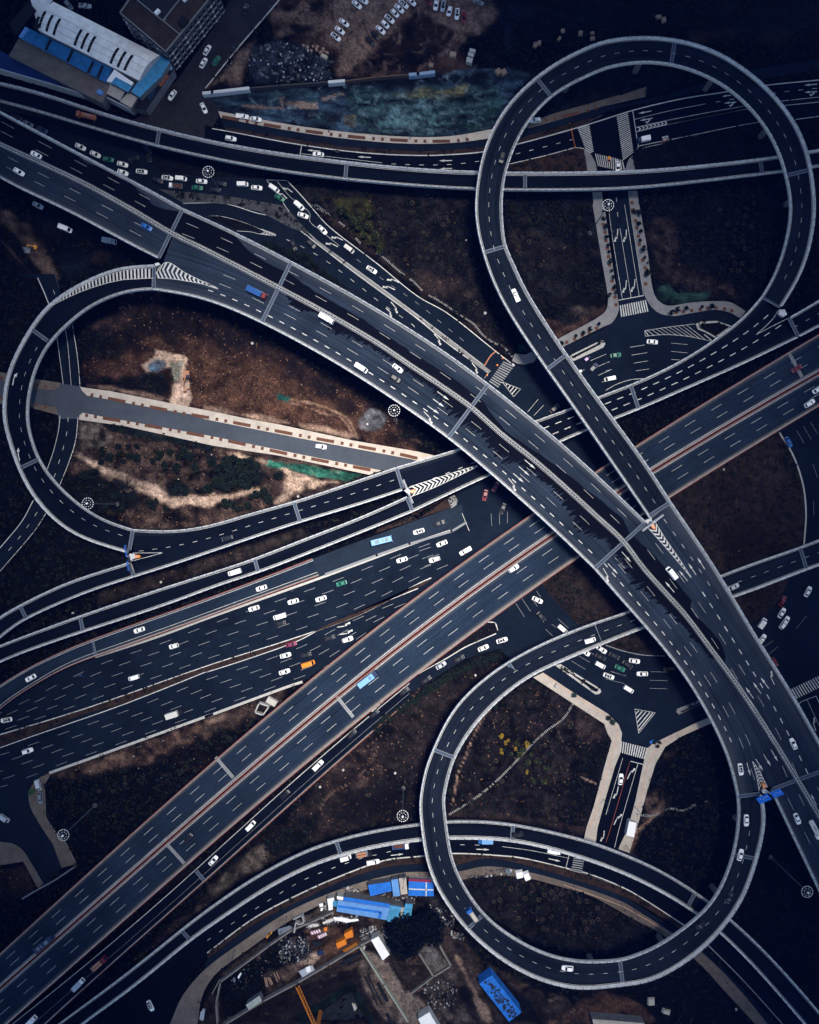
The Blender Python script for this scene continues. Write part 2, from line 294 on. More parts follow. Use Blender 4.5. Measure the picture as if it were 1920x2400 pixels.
pv(cat_(t('P', (330, 1090), (370, 1050), (450, 1010), (700, 890), (840, 830), (850, 880), (620, 980), (480, 1070), (400, 1210), (330, 1440), (270, 1660)), t('U', (190, 340), (100, 310)), t('P', (180, 1725), (240, 1500), (300, 1220))))
pv(cat_(spline(t('S', (0, 495), (400, 490), (600, 452), (860, 477), (1250, 573), (1725, 738)) + t('U', (250, 806), (550, 997), (780, 1150), (1060, 1425), (1310, 1725)), 4), [(1820, 2450), (1790, 2450)], spline(t('U', (1210, 1725), (1000, 1500), (710, 1190), (430, 985), (200, 862), (0, 748)) + t('S', (1450, 682), (1250, 622), (940, 542), (600, 520), (400, 560), (0, 560)), 4)), 'pave_brown')
pv(cat_(spline(t('R', (-280, 1725), (-180, 1500), (0, 1285), (300, 1062), (650, 832), (900, 712), (1290, 572), (1600, 502), (1725, 492)), 4), spline(t('R', (1725, 545), (1290, 642), (1000, 732), (700, 882), (350, 1122), (80, 1330), (-20, 1500), (-60, 1725)), 4)), 'pave_mid')
pv(cat_(spline(t('M', (400, 1285), (300, 1335), (240, 1420), (235, 1500), (258, 1580), (340, 1725)), 3), t('Q', (430, 270), (500, 460), (620, 430), (540, 270), (440, 160), (375, 60)), t('M', (370, 1570), (360, 1380), (412, 1288))), 'pave_brown')
pv(cat_(spline(t('Q', (-150, 235), (0, 252), (100, 266), (180, 315), (240, 402), (350, 590)), 3), t('Q', (310, 630), (190, 410), (0, 440), (-150, 480))), 'pave_brown')
# -- planted strips and islands
vg = lambda poly, m='verge', z=.15: gp('verge', poly, m, z)
vg(cat_(t('A', (1215, 1290), (1240, 1340), (1280, 1380), (1400, 1413), (1725, 1437)), t('B', (490, 1450), (450, 1370), (0, 1290)), t('A', (1265, 1190), (1225, 1230))))
vg(cat_(t('A', (1290, 1532), (1725, 1575)), t('B', (200, 1590), (620, 1660), (700, 1725)), t('F', (650, 10), (850, 238), (700, 188), (450, 58), (200, -2)), t('A', (1725, 1640), (1480, 1640), (1400, 1590))), 'verge_grey')
vg(cat_(t('F', (850, 240), (1150, 470), (1450, 690), (1725, 895)), t('G', (300, 1070), (600, 1300), (660, 1345), (640, 1360)), t('G', (570, 1320), (300, 1105), (0, 865)), t('F', (1450, 720), (1150, 500), (880, 285))), 'pave_grey', .17)
vg(t('F', (20, 92), (120, 92), (270, 128), (390, 172), (452, 200), (440, 222), (380, 205), (262, 205), (180, 170)))
vg(cat_(t('F', (480, 320), (620, 350), (850, 430), (870, 470), (980, 550), (1090, 630), (1200, 700), (1080, 660), (700, 440)), ))
vg(cat_(t('B', (150, 1025), (700, 1122), (1100, 1187), (1725, 1227)), t('C', (300, 1217), (600, 1192), (950, 1102), (1300, 1002), (1560, 932)), t('C', (1360, 1028), (870, 1163), (600, 1223), (300, 1248)), t('B', (1725, 1252), (1300, 1232), (780, 1167), (190, 1055))), 'verge_brown')
vg(cat_(t('C', (810, 1330), (1080, 1267), (1340, 1197), (1400, 1205), (1420, 1260), (1440, 1390)), [(1240, 402), (1190, 396)]), 'verge_brown')
vg(cat_(t('D', (240, 1390), (213, 1258), (260, 1210), (470, 1162), (570, 1122), (1230, 992), (1400, 975), (1400, 1290), (600, 1365))), 'verge')
vg(cat_(t('D', (490, 977), (1110, 862), (1725, 787)), t('D', (1725, 823), (1140, 883), (500, 1008))), 'verge', .14)
isl = cat_(t('G', (1290, 1222), (1540, 1100), (1570, 1100), (1582, 1125), (1565, 1155), (1325, 1265)))
vg(isl, 'kerb', .16); vg(t('G', (1310, 1228), (1535, 1115), (1545, 1128), (1320, 1245)), 'verge', .175)
isl = cat_(t('H', (725, 965), (760, 945), (900, 940), (1015, 980), (890, 1082), (800, 1030), (745, 1010)))
vg(isl, 'kerb', .16); vg(t('H', (765, 965), (900, 953), (1000, 985), (885, 1065), (815, 1025), (762, 1000)), 'verge', .175)
gp('road', cat_(t('J', (860, 1213), (1150, 1100), (1725, 890)), t('K', (340, 790), (420, 770), (455, 915), (340, 990)), t('J', (1725, 1075), (900, 1385))), 'asphalt_mid', .078)
vg(cat_(t('K', (0, 900), (120, 862), (340, 790), (310, 710), (0, 840)), t('J', (1725, 885), (1380, 1000), (1400, 960), (1725, 840))), 'verge_brown', .15)
vg(t('K', (305, 715), (365, 690), (388, 735), (380, 770), (340, 798)), 'pave_grey', .17)
# islands round the junction
big = cat_([(1823, 1012)], spline(t('L', (1390, 180), (1500, 370), (1580, 600), (1605, 830), (1590, 1090)), 4), [(1700, 1380), (1560, 1170), (1470, 1120), (1640, 1060)])
vg(big, 'verge_scrub', .13)
vg(cat_(spline(t('L', (1480, 1370), (1430, 1480), (1330, 1620), (1180, 1725)), 4), [(1735, 1440), (1700, 1390), (1780, 1360)]), 'verge_scrub', .13)
vg(cat_(spline(t('K', (1055, 1370), (1120, 1480), (1250, 1620), (1350, 1725)) + t('P', (0, 240), (150, 290), (300, 320), (480, 330)), 4), [(1600, 1540), (1440, 1330), (1330, 1290)]), 'verge_scrub', .13)
vg(cat_(t('O', (560, 60), (690, 68), (712, 130), (700, 150), (450, 258), (300, 350), (0, 518)), [(880, 1640), (980, 1575)]), 'verge', .13)
isl = cat_(t('O', (1180, 415), (1220, 400), (1540, 600), (1550, 625), (1530, 645), (1500, 645)))
vg(isl, 'kerb', .16); vg(t('O', (1215, 418), (1525, 605), (1520, 622), (1500, 625)), 'verge', .175)
isl = t('P', (570, 790), (575, 765), (760, 690), (775, 720), (610, 800), (590, 808)); vg(isl, 'pave_grey', .16); vg(t('P', (600, 785), (760, 710), (765, 722), (610, 795)), 'verge', .175)
# expressway median strip
vg(cat_(spline(t('M', (-200, 1040), (0, 980), (700, 762), (1725, 402)) + t('N', (700, 203), (1260, 3)) + t('J', (1725, 1412)) + t('K', (180, 1362)), 4), spline(t('K', (180, 1372)) + t('J', (1725, 1440), (1000, 1735)) + t('N', (740, 215), (0, 462)) + t('M', (1725, 435), (1000, 720), (700, 800), (260, 978), (0, 1065), (-200, 1130)), 4)), 'verge_brown', .14)
# strip between arterial and service lane at the bottom
vg(cat_(spline(t('R', (20, 1155), (400, 875), (800, 665), (1100, 535), (1450, 410), (1725, 375)) + t('S', (340, 350), (700, 365), (900, 385), (1250, 465), (1725, 625)) + t('U', (300, 715), (640, 935)), 4), spline(t('U', (620, 970), (290, 765)) + t('S', (1725, 688), (1250, 528), (900, 428), (620, 383), (370, 438)) + t('R', (1725, 428), (1450, 458), (1100, 568), (800, 713), (400, 915), (30, 1195)), 4)), 'verge_brown', .15)

# ---------------------------------------------------------------- land cover painted on one ground sheet
xs = np.r_[-np.geomspace(9000, 460, 9)[:-1], np.arange(-400, 2321, 4.5), np.geomspace(460, 9000, 9)[1:] + 1920]
ys = np.r_[-np.geomspace(9000, 460, 9)[:-1], np.arange(-400, 2801, 4.5), np.geomspace(460, 9000, 9)[1:] + 2400]
GX, GY = np.meshgrid(xs, ys)
def vnoise(x, y, seed, scale):
    r = np.random.default_rng(seed); T = r.random((256, 256))
    u, v = x / scale, y / scale; i, j = np.floor(u).astype(int), np.floor(v).astype(int); f, g = u - i, v - j
    f = f*f*(3 - 2*f); g = g*g*(3 - 2*g); q = lambda a, b: T[a % 256, b % 256]
    return (q(i, j)*(1-f) + q(i+1, j)*f)*(1-g) + (q(i, j+1)*(1-f) + q(i+1, j+1)*f)*g
def fbm(x, y, seed, scale, o=4):
    s, a, tot = 0, 1, 0
    for k in range(o): s = s + a*vnoise(x + 31*k, y - 17*k, seed + k, scale / 2**k); tot += a; a *= .55
    return s / tot
def sdf(poly, x, y):
    p = np.array(poly, float); inside = np.zeros(x.shape, bool); d = np.full(x.shape, 1e9)
    for a, b in zip(p, np.roll(p, -1, 0)):
        e = b - a; L = max(e @ e, 1e-9); tt = np.clip(((x - a[0])*e[0] + (y - a[1])*e[1]) / L, 0, 1)
        d = np.minimum(d, np.hypot(x - a[0] - tt*e[0], y - a[1] - tt*e[1]))
        c = ((a[1] > y) != (b[1] > y)); xi = a[0] + (y - a[1]) * e[0] / (e[1] if abs(e[1]) > 1e-9 else 1e-9)
        inside ^= c & (x < xi)
    return np.where(inside, d, -d)
def inbox(poly, x, y, pad):
    p = np.array(poly); return (x > p[:, 0].min() - pad) & (x < p[:, 0].max() + pad) & (y > p[:, 1].min() - pad) & (y < p[:, 1].max() + pad)
GC = np.zeros(GX.shape + (3,)); GS = np.ones(GX.shape); GD = np.zeros(GX.shape); GZ = np.full(GX.shape, -.12)
n1 = fbm(GX, GY, 3, 130); n2 = fbm(GX, GY, 11, 34, 4); n3 = fbm(GX, GY, 23, 11, 3)
base = np.array([.0030, .0038, .0065]); brown = np.array([.048, .027, .022])
b0 = np.clip((n1*.55 + n2*.45 - .53) * 3.6, 0, 1)
GC[:] = base + (brown*.75 - base) * b0[..., None]; GD[:] = b0 * .35; GS[:] = 1 - .6*b0
GC *= (.55 + .9*n3)[..., None]
def paint(poly, col, feather=14, wob=16, amt=1.0, scrub=0.0, dry=0.0, tex=.5, z=None, seed=1, streak=None):
    """lay a patch of land cover; its outline wanders by wob pixels"""
    m = inbox(poly, GX, GY, feather + wob + 4)
    if not m.any(): return
    x, y = GX[m], GY[m]
    d = sdf(poly, x, y) + (fbm(x, y, 40 + seed, 40, 4) - .5) * 2.6 * wob
    a = np.clip(d / max(feather, 1e-3) + .5, 0, 1); a = a*a*(3 - 2*a) * amt
    nn = fbm(x, y, 70 + seed, 16, 3)*.6 + fbm(x, y, 90 + seed, 45, 3)*.4
    if streak is not None:
        c, s = math.cos(R(streak)), math.sin(R(streak)); nn = .5*nn + .5*fbm((x*c + y*s)*.15, -x*s + y*c, 120 + seed, 9, 3)
    c = np.array(col)[None] * (1 + tex * (nn[:, None] - .5) * 4.4)
    GC[m] = GC[m]*(1 - a[:, None]) + np.clip(c, .002, 1)*a[:, None]
    GS[m] = GS[m]*(1 - a) + scrub*a; GD[m] = GD[m]*(1 - a) + dry*a
    if z is not None: GZ[m] = GZ[m]*(1 - a) + z*a
def path(pts, width, col, **k):
    p = np.array(spline(pts, 5)); tn = np.gradient(p, axis=0); nn = np.stack([-tn[:, 1], tn[:, 0]], 1); nn /= np.linalg.norm(nn, axis=1)[:, None] + 1e-9
    paint([tuple(q) for q in np.r_[p + nn*width/2, (p - nn*width/2)[::-1]]], col, **k)
SOIL, PALE, TAN = (.105, .056, .038), (.50, .325, .22), (.22, .135, .092)
DARK, BLUE, GREENNET, OLIVE = (.004, .005, .009), (.040, .068, .095), (.030, .105, .085), (.060, .055, .016)
# top: dirt lot, tip, netted field
paint([(620, -80), (1230, -80), (1180, 60), (1150, 170), (1010, 205), (860, 200), (790, 185), (700, 110), (640, 60)], SOIL, 30, 30, .8, .25, .3, .6, seed=1)
paint([(800, -60), (1000, -60), (960, 30), (880, 110), (820, 175), (790, 190), (800, 120), (760, 100)], TAN, 20, 14, .95, tex=.35, seed=2)
paint(t('A', (560, -100), (300, -100), (300, 0)), DARK, 4, 2, seed=3)
paint([(960, -60), (1130, -60), (1190, 20), (1120, 80), (1050, 100), (980, 60)], TAN, 22, 24, .7, .1, .2, .6, seed=4)
paint([(640, 20), (760, 5), (790, 60), (720, 90), (640, 80)], TAN, 16, 20, .5, .2, .2, .7, seed=5)
paint([(480, 205), (600, 90), (560, 195)], TAN, 20, 14, .7, .1, .1, .7, seed=6)
paint([(590, 110), (650, 90), (720, 105), (775, 135), (780, 185), (600, 195), (582, 160)], (.030, .040, .055), 10, 10, 1, 0, 0, .9, seed=7)
paint([(1080, 80), (1230, 30), (1230, 120), (1190, 130), (1140, 180), (1110, 190)], DARK, 20, 20, .9, 1, seed=8)
paint([(1140, -80), (2400, -80), (2400, 110), (1800, 60), (1500, 80), (1250, 100), (1180, 100)], (.007, .010, .016), 26, 22, .95, .7, seed=9)
paint([(1190, 10), (1260, 20), (1250, 45), (1200, 40)], (.02, .035, .05), 12, 8, .8, seed=10)
paint([(1180, 45), (1205, 50), (1200, 120), (1183, 120)], (.018, .032, .05), 8, 6, .8, seed=11)
paint([(1610, 75), (1720, 70), (1715, 92), (1625, 100)], (.055, .030, .022), 8, 8, .8, seed=12, streak=0)
paint([(1780, 60), (1850, 60), (1850, 105), (1780, 105)], (.045, .028, .022), 14, 12, .6, seed=13)
paint([(1760, 10), (1960, 10), (1960, 70), (1760, 90)], (.016, .025, .034), 20, 20, .6, .5, seed=14)
net = cat_(t('B', (20, 770), (350, 715), (1010, 668), (1725, 610)), t('C', (480, 560), (760, 545), (1000, 600), (880, 720), (740, 920), (670, 1040), (350, 1095), (0, 1100)), t('B', (1200, 1065), (700, 1000), (120, 895)))
paint(net, BLUE, 4, 5, 1, 0, 0, .75, seed=15, streak=8)
paint(t('B', (1140, 760), (1725, 700), (2300, 680), (2450, 800), (2300, 1020), (1725, 1090), (1200, 1050)), (.040, .078, .080), 22, 16, 1, 0, 0, .95, seed=16, streak=-6)
paint(t('B', (1450, 880), (1725, 840), (1900, 900), (1900, 1050), (1500, 1060)), (.10, .17, .175), 24, 20, .7, 0, 0, .9, seed=17)
paint(t('B', (0, 700), (1725, 610), (2300, 580), (2300, 690), (1725, 690), (1150, 710), (600, 730)), (.010, .014, .022), 12, 10, .85, seed=18)
paint(t('B', (1480, 745), (2120, 700), (2100, 790), (1500, 790)), (.16, .135, .055), 8, 8, .75, tex=.8, seed=19, streak=-3)
paint(t('B', (300, 845), (640, 870), (650, 885), (420, 880), (310, 862)), TAN, 4, 3, 1, tex=.25, seed=20)
paint(t('B', (655, 825), (905, 828), (908, 870), (800, 878), (660, 850)), (.30, .20, .14), 2, 2, 1, tex=.2, seed=21)
paint(t('B', (930, 800), (1060, 755), (1130, 757), (1150, 775), (1080, 770), (960, 820)), (.24, .16, .11), 3, 2, 1, tex=.25, seed=22)
paint(t('B', (590, 780), (650, 770), (650, 870), (610, 870)), (.17, .12, .09), 4, 4, .8, tex=.3, seed=23)
paint(t('B', (1125, 930), (1225, 930), (1215, 1040), (1125, 1005)), (.12, .095, .05), 4, 4, .9, tex=.5, seed=24)
for k, q in enumerate(((860, 925, 60, 40), (1040, 955, 80, 45), (1345, 1005, 50, 30), (900, 700, 60, 30))):
    x, y = t('B', q[:2])[0]; paint([(x - q[2]/4, y - q[3]/4), (x + q[2]/4, y - q[3]/5), (x + q[2]/4, y + q[3]/4), (x - q[2]/5, y + q[3]/4)], (.02, .022, .028), 8, 5, .8, seed=25 + k)
paint(t('B', (1480, 270), (1725, 120), (2000, 250), (1900, 480), (1725, 560), (1330, 560), (1260, 520), (1420, 380)), (.030, .017, .014), 14, 16, .9, .2, .2, .9, seed=150)
for q in (((640, 20), (720, 40), (700, 110), (630, 90)), ((700, 200), (880, 180), (900, 260), (760, 300)), ((520, 180), (560, 170), (540, 260), (500, 250)), ((840, 20), (960, 10), (950, 80), (850, 90)), ((1560, 480), (1720, 420), (1725, 520))): paint(t('B', *q), (.010, .009, .011), 10, 10, .9, .5, 0, .8, seed=151 + q[0][0] % 9)
# between the top ramp and the main viaduct
paint([(680, 440), (1110, 450), (1110, 640), (1160, 760), (1200, 830), (960, 660), (760, 500)], (.026, .021, .020), 16, 20, .9, .8, .15, .8, seed=30)
paint(t('F', (1090, 40), (1350, 60), (1390, 200), (1420, 340), (1300, 330), (1180, 180)), OLIVE, 18, 16, .9, .5, .2, .8, seed=31)
paint(t('B', (1080, 1620), (1320, 1600), (1380, 1725), (1060, 1725)), OLIVE, 18, 16, .8, .5, .2, .8, seed=32)
paint(t('G', (60, 560), (330, 540), (480, 640), (560, 780), (380, 800), (150, 720)), (.060, .036, .028), 26, 22, .8, .3, .4, .7, seed=33)
paint(t('G', (430, 960), (560, 960), (700, 1090), (640, 1090)), (.07, .04, .028), 14, 10, .8, .2, .3, seed=34)
paint(t('F', (890, 10), (1000, 70), (1300, 300), (1720, 620), (1690, 640), (1250, 340), (950, 90)), (.065, .038, .028), 10, 8, .7, .2, .3, seed=35)
paint(t('G', (860, 1120), (950, 1120), (970, 1190), (880, 1200)), GREENNET, 6, 6, 1, tex=.5, seed=36)
# inside the north-east loop
paint([(1185, 455), (1400, 450), (1425, 700), (1400, 760), (1310, 800), (1230, 690), (1190, 580)], (.022, .020, .020), 16, 18, .9, .9, .1, .8, seed=37)
paint(t('G', (850, 200), (1150, 200), (1500, 400), (1400, 500), (1000, 450), (860, 330)), (.038, .026, .022), 30, 30, .6, .5, .3, .8, seed=38)
paint(t('G', (1100, 920), (1300, 980), (1600, 800), (1580, 880), (1200, 1080), (1120, 1000)), (.085, .042, .028), 10, 12, .9, .1, .4, .7, seed=39)
paint(t('G', (1280, 830), (1500, 830), (1480, 900), (1300, 890)), (.09, .06, .045), 12, 12, .6, .1, .2, .8, seed=40)
paint([(1520, 460), (1840, 450), (1830, 560), (1790, 680), (1750, 720), (1580, 700), (1540, 690)], (.014, .015, .019), 16, 18, .95, 1, 0, .8, seed=41)
paint(t('H', (370, 130), (560, 130), (560, 480), (700, 520), (1050, 640), (1050, 760), (850, 720), (500, 600), (380, 480)), (.062, .038, .030), 26, 20, .8, .4, .3, .9, seed=42)
paint(t('H', (400, 670), (520, 650), (560, 700), (850, 690), (850, 770), (560, 810), (430, 770)), (.030, .070, .052), 8, 8, 1, 0, 0, .7, seed=43)
paint([(1240, 160), (1420, 165), (1500, 150), (1640, 170), (1600, 200), (1430, 240), (1250, 285)], (.016, .021, .026), 18, 10, .8, .8, 0, .8, seed=44)
# west: brown field and pale paths
field = [(310, 640), (430, 720), (600, 790), (760, 880), (900, 970), (960, 1010), (985, 1062), (840, 1033), (660, 994), (460, 952), (250, 905), (200, 880), (205, 800), (260, 740)]
paint(field, (.075, .034, .020), 24, 20, .95, .05, .75, .6, seed=45)
paint([(190, 740), (330, 640), (420, 700), (560, 780), (700, 850), (820, 930), (880, 990), (800, 960), (660, 860), (520, 810), (330, 780), (230, 830)], (.018, .013, .014), 40, 24, .75, .5, .2, .8, seed=46)
paint([(420, 830), (600, 850), (760, 930), (820, 1000), (700, 990), (500, 950), (410, 900)], (.115, .052, .028), 40, 26, .75, 0, 1, .6, seed=47)
paint(t('E', (730, 980), (1050, 860), (1070, 950), (900, 1080), (830, 1100)), (.075, .042, .033), 14, 14, .8, .1, .3, .8, seed=48)
paint(t('E', (1000, 1060), (1100, 1040), (1090, 1150), (900, 1250), (720, 1240), (680, 1000)), (.010, .010, .014), 30, 20, .8, 1, 0, .6, seed=49)
paint(t('E', (760, 1430), (1000, 1390), (1300, 1400), (1360, 1500), (1280, 1560), (900, 1500)), (.009, .010, .012), 16, 14, .95, 1, 0, .6, seed=50)
paint(t('E', (720, 1460), (900, 1470), (1400, 1560), (1400, 1600), (900, 1500)), (.20, .12, .08), 8, 8, .8, 0, .2, .7, seed=51)
paint(t('E', (1255, 1160), (1400, 1200), (1500, 1250), (1500, 1320), (1540, 1560), (1530, 1640), (1400, 1620), (1420, 1430), (1380, 1320), (1290, 1330), (1190, 1360), (1165, 1300), (1260, 1230)), PALE, 5, 8, 1, tex=.45, seed=52)
paint(t('E', (1190, 1290), (1270, 1240), (1340, 1260), (1360, 1310), (1290, 1330), (1200, 1345)), (.07, .13, .17), 8, 8, .9, tex=.8, seed=53)
paint(t('E', (1360, 1270), (1480, 1270), (1440, 1450), (1410, 1440)), (.09, .16, .12), 8, 8, .7, tex=.8, seed=54)
paint(t('F', (600, 1530), (690, 1560), (660, 1595), (585, 1578)), (.024, .12, .085), 2, 3, 1, tex=.5, seed=55)
path(t('F', (690, 1575), (850, 1600), (1000, 1650), (1150, 1725)) + t('J', (1180, 110), (1230, 210)), 5, (.26, .15, .09), feather=3, wob=2, amt=.9, tex=.4, seed=56)
path(t('F', (690, 1600), (830, 1640), (1000, 1700)) + t('J', (1100, 60), (1190, 180)), 3, (.22, .125, .08), feather=3, wob=2, amt=.8, tex=.4, seed=57)
paint(t('J', (1250, 80), (1290, 20), (1340, -10), (1420, 0), (1470, 60), (1440, 140), (1350, 180), (1260, 150)), (.115, .105, .105), 6, 6, 1, tex=.4, seed=58)
paint(t('J', (1340, 40), (1420, 30), (1430, 80), (1360, 90)), (.05, .05, .055), 8, 6, .9, seed=59)
paint(t('J', (1480, 20), (1725, 60), (1725, 320), (1560, 260), (1540, 120)), (.012, .011, .013), 26, 14, .9, .6, .2, seed=60)
paint(t('J', (0, 0), (700, 130), (1250, 240), (1250, 205), (700, 95), (0, -30)), (.33, .20, .13), 8, 8, .75, tex=.4, seed=61)
paint([(185, 985), (500, 1045), (700, 1075), (865, 1115), (760, 1180), (620, 1190), (500, 1235), (330, 1240), (220, 1190), (150, 1130), (178, 1040)], (.075, .045, .032), 14, 12, .95, .3, .55, .9, seed=62)
paint(t('I', (640, 100), (800, 140), (850, 200), (1000, 250), (800, 320), (650, 340), (600, 320)), (.13, .10, .075), 16, 14, .8, .1, .3, .8, seed=63)
paint(t('I', (610, 350), (700, 380), (900, 480), (1050, 540), (1250, 600), (1400, 700), (1725, 690), (1725, 770), (1400, 780), (1200, 680), (950, 600), (800, 500), (640, 400)), PALE, 10, 9, .95, 0, .1, .5, seed=64)
paint(t('J', (0, 710), (200, 680), (420, 620), (450, 650), (250, 720), (0, 770)), PALE, 10, 8, .9, 0, .1, .5, seed=65)
paint(t('I', (850, 130), (1300, 190), (1725, 280), (1725, 330), (1300, 260), (900, 170)), (.018, .030, .026), 8, 8, .95, 1, 0, .6, seed=66)
paint(t('I', (480, 560), (800, 470), (850, 560), (1100, 600), (1150, 750), (1000, 830), (760, 840), (600, 720)), (.010, .013, .013), 18, 14, .95, 1, 0, .6, seed=67)
paint(t('I', (1350, 600), (1450, 560), (1550, 640), (1480, 720), (1380, 680)), (.012, .015, .014), 12, 10, .95, 1, 0, .6, seed=68)
paint(t('J', (60, 560), (160, 380), (420, 400), (470, 520), (400, 620), (100, 650)), (.008, .013, .014), 12, 12, .95, 1, 0, .6, seed=69)
paint(t('J', (120, 330), (510, 400), (820, 540), (1100, 590), (900, 620), (720, 700), (650, 740), (560, 760), (640, 640), (670, 520), (540, 460), (200, 370)), PALE, 10, 8, .9, 0, .1, .5, seed=70)
paint(t('J', (505, 400), (700, 425), (1000, 490), (1330, 520), (1150, 580), (1000, 555), (830, 530), (700, 500), (500, 455)), (.028, .12, .075), 3, 5, 1, 0, 0, .7, seed=71, streak=14)
paint(t('J', (720, 690), (820, 620), (900, 660), (860, 680)), (.02, .014, .012), 10, 8, .9, .4, 0, seed=72)
paint(t('I', (500, 560), (640, 340), (620, 100), (600, 500)), (.012, .014, .013), 12, 10, .8, 1, 0, seed=73)
paint([(-100, 930), (10, 940), (15, 1050), (60, 1160), (0, 1290), (-100, 1300)], (.008, .010, .014), 10, 10, .9, 1, 0, seed=74)
paint([(100, 1200), (300, 1310), (120, 1380), (-60, 1450), (-60, 1400)], (.009, .011, .015), 14, 12, .9, .8, 0, seed=75)
paint(t('I', (850, 1440), (1200, 1350), (1400, 1280), (1725, 1180), (1725, 1290), (1400, 1400), (1000, 1520), (800, 1560)), (.048, .032, .024), 14, 12, .8, .2, .2, .7, seed=76)
paint(t('J', (0, 1210), (400, 1090), (780, 950), (830, 1020), (400, 1180), (0, 1290)), (.052, .036, .028), 10, 8, .9, .2, .2, .6, seed=77)
# far west
paint([(-80, 500), (60, 530), (120, 600), (90, 700), (30, 820), (-80, 880)], (.014, .012, .012), 20, 18, .9, .9, .1, seed=78)
path(t('E', (-50, 30), (120, 150), (250, 300), (330, 430), (400, 560), (430, 620)), 34, (.13, .080, .055), feather=14, wob=12, amt=.85, tex=.6, seed=79)
path(t('E', (0, 280), (120, 410), (300, 600)), 4, (.10, .055, .04), feather=4, wob=3, amt=.8, seed=80)
paint(t('E', (310, 600), (380, 590), (450, 640), (450, 680), (370, 700)), (.10, .095, .095), 8, 8, .9, tex=.3, seed=81)
paint(t('E', (190, 345), (250, 330), (245, 390), (205, 385)), (.38, .40, .42), 5, 5, .9, tex=.5, seed=82)
paint(t('E', (430, 600), (465, 640), (475, 665), (445, 650)), (.5, .5, .5), 4, 4, .8, seed=83)
paint(t('E', (500, 380), (700, 360), (720, 520), (600, 600), (480, 560)), (.016, .024, .034), 20, 16, .9, .3, 0, seed=84)
paint(t('E', (560, 590), (720, 490), (860, 450), (880, 380), (780, 380), (620, 560)), (.062, .038, .028), 14, 10, .6, .2, .2, seed=85)
paint(t('E', (300, 20), (500, 60), (1270, 450), (1200, 480), (900, 330), (600, 260), (280, 140)), (.013, .017, .024), 10, 6, .9, 0, 0, .4, seed=86)
# south-west
paint(t('M', (420, 1290), (870, 1125), (1300, 960), (1725, 810), (1725, 900), (1500, 1080), (1200, 1200), (700, 1330)), (.14, .078, .050), 22, 18, .85, .05, .6, .7, seed=87)
paint(t('N', (0, 840), (200, 760), (400, 690), (650, 600), (600, 680), (280, 900), (0, 1000)), (.075, .045, .032), 20, 14, .9, .2, .4, .7, seed=88)
paint(t('N', (0, 850), (180, 790), (160, 860), (0, 900)), (.26, .16, .11), 8, 6, .9, 0, .2, .5, seed=89)
paint([(110, 1860), (250, 1800), (430, 1830), (350, 1920), (180, 2060), (130, 1950)], (.008, .009, .013), 24, 20, .9, 1, .05, seed=90)
paint([(-80, 2040), (60, 2030), (85, 2090), (60, 2110), (-80, 2120)], (.050, .028, .022), 8, 8, .9, .3, .3, seed=91)
paint([(-80, 2110), (90, 2095), (170, 2040), (150, 2090), (-80, 2260)], (.005, .006, .010), 8, 8, 1, 1, 0, seed=92)
# central south field
paint([(860, 1720), (960, 1630), (1120, 1550), (1180, 1560), (1060, 1660), (1000, 1780), (985, 1900), (800, 1950), (700, 1985), (560, 2060), (470, 2110), (600, 2000), (700, 1890)], (.034, .022, .019), 18, 14, .9, .5, .4, .8, seed=93)
paint(t('R', (0, 730), (250, 420), (480, 260), (540, 380), (380, 480), (200, 640)), (.11, .082, .060), 20, 18, .85, .1, .3, .9, seed=94)
paint(t('N', (1000, 1150), (1400, 1050), (1500, 1300), (1400, 1560), (1250, 1700), (1050, 1660)), (.055, .033, .026), 30, 24, .7, .3, .4, .8, seed=95)
paint(t('N', (1500, 1300), (1640, 1330), (1640, 1560), (1300, 1700), (1080, 1640), (1200, 1500)), (.012, .010, .011), 26, 20, .8, .8, .1, seed=96)
path(t('N', (1400, 1080), (1340, 1200), (1200, 1350), (1050, 1430), (980, 1490), (930, 1600), (925, 1700)), 2.5, (.13, .078, .055), feather=2, wob=2, amt=.9, seed=97)
paint(t('R', (450, 260), (900, 30), (900, 130), (700, 290), (540, 380)), (.010, .011, .012), 18, 14, .9, 1, .1, seed=98)
path(t('O', (320, 470), (560, 375), (900, 230)), 12, (.016, .022, .018), feather=5, wob=4, amt=.9, scrub=1, seed=99)
# inside the south loop
paint([(1100, 1700), (1230, 1610), (1290, 1590), (1418, 1700), (1434, 1736), (1400, 1860), (1370, 1970), (1250, 1935), (1060, 1925), (1055, 1830)], (.030, .021, .020), 14, 14, .95, .75, .35, .9, seed=100)
paint(t('O', (1350, 780), (1560, 880), (1600, 990), (1450, 1080), (1300, 920)), (.055, .034, .028), 26, 20, .7, .3, .4, .9, seed=101)
paint(t('O', (1400, 1150), (1600, 1000), (1620, 1020), (1480, 1500), (1400, 1700), (1200, 1680), (1250, 1480)), (.010, .011, .013), 20, 14, .9, 1, .1, seed=102)
path(t('O', (660, 760), (560, 900), (460, 1130), (390, 1300), (360, 1480), (340, 1540)), 3, (.25, .15, .10), feather=2, wob=2, amt=.9, seed=103)
path(t('O', (1180, 880), (1240, 1030), (1310, 1110)), 2, (.15, .10, .08), feather=2, wob=2, amt=.8, seed=104)
path(t('O', (1370, 1310), (1440, 1340), (1510, 1370)), 3, (.28, .18, .13), feather=2, wob=2, amt=.9, seed=105)
paint(t('S', (300, 30), (900, 40), (1420, 140), (1400, 190), (1000, 90), (300, 70)), (.055, .033, .026), 8, 8, .8, .3, .3, seed=106)
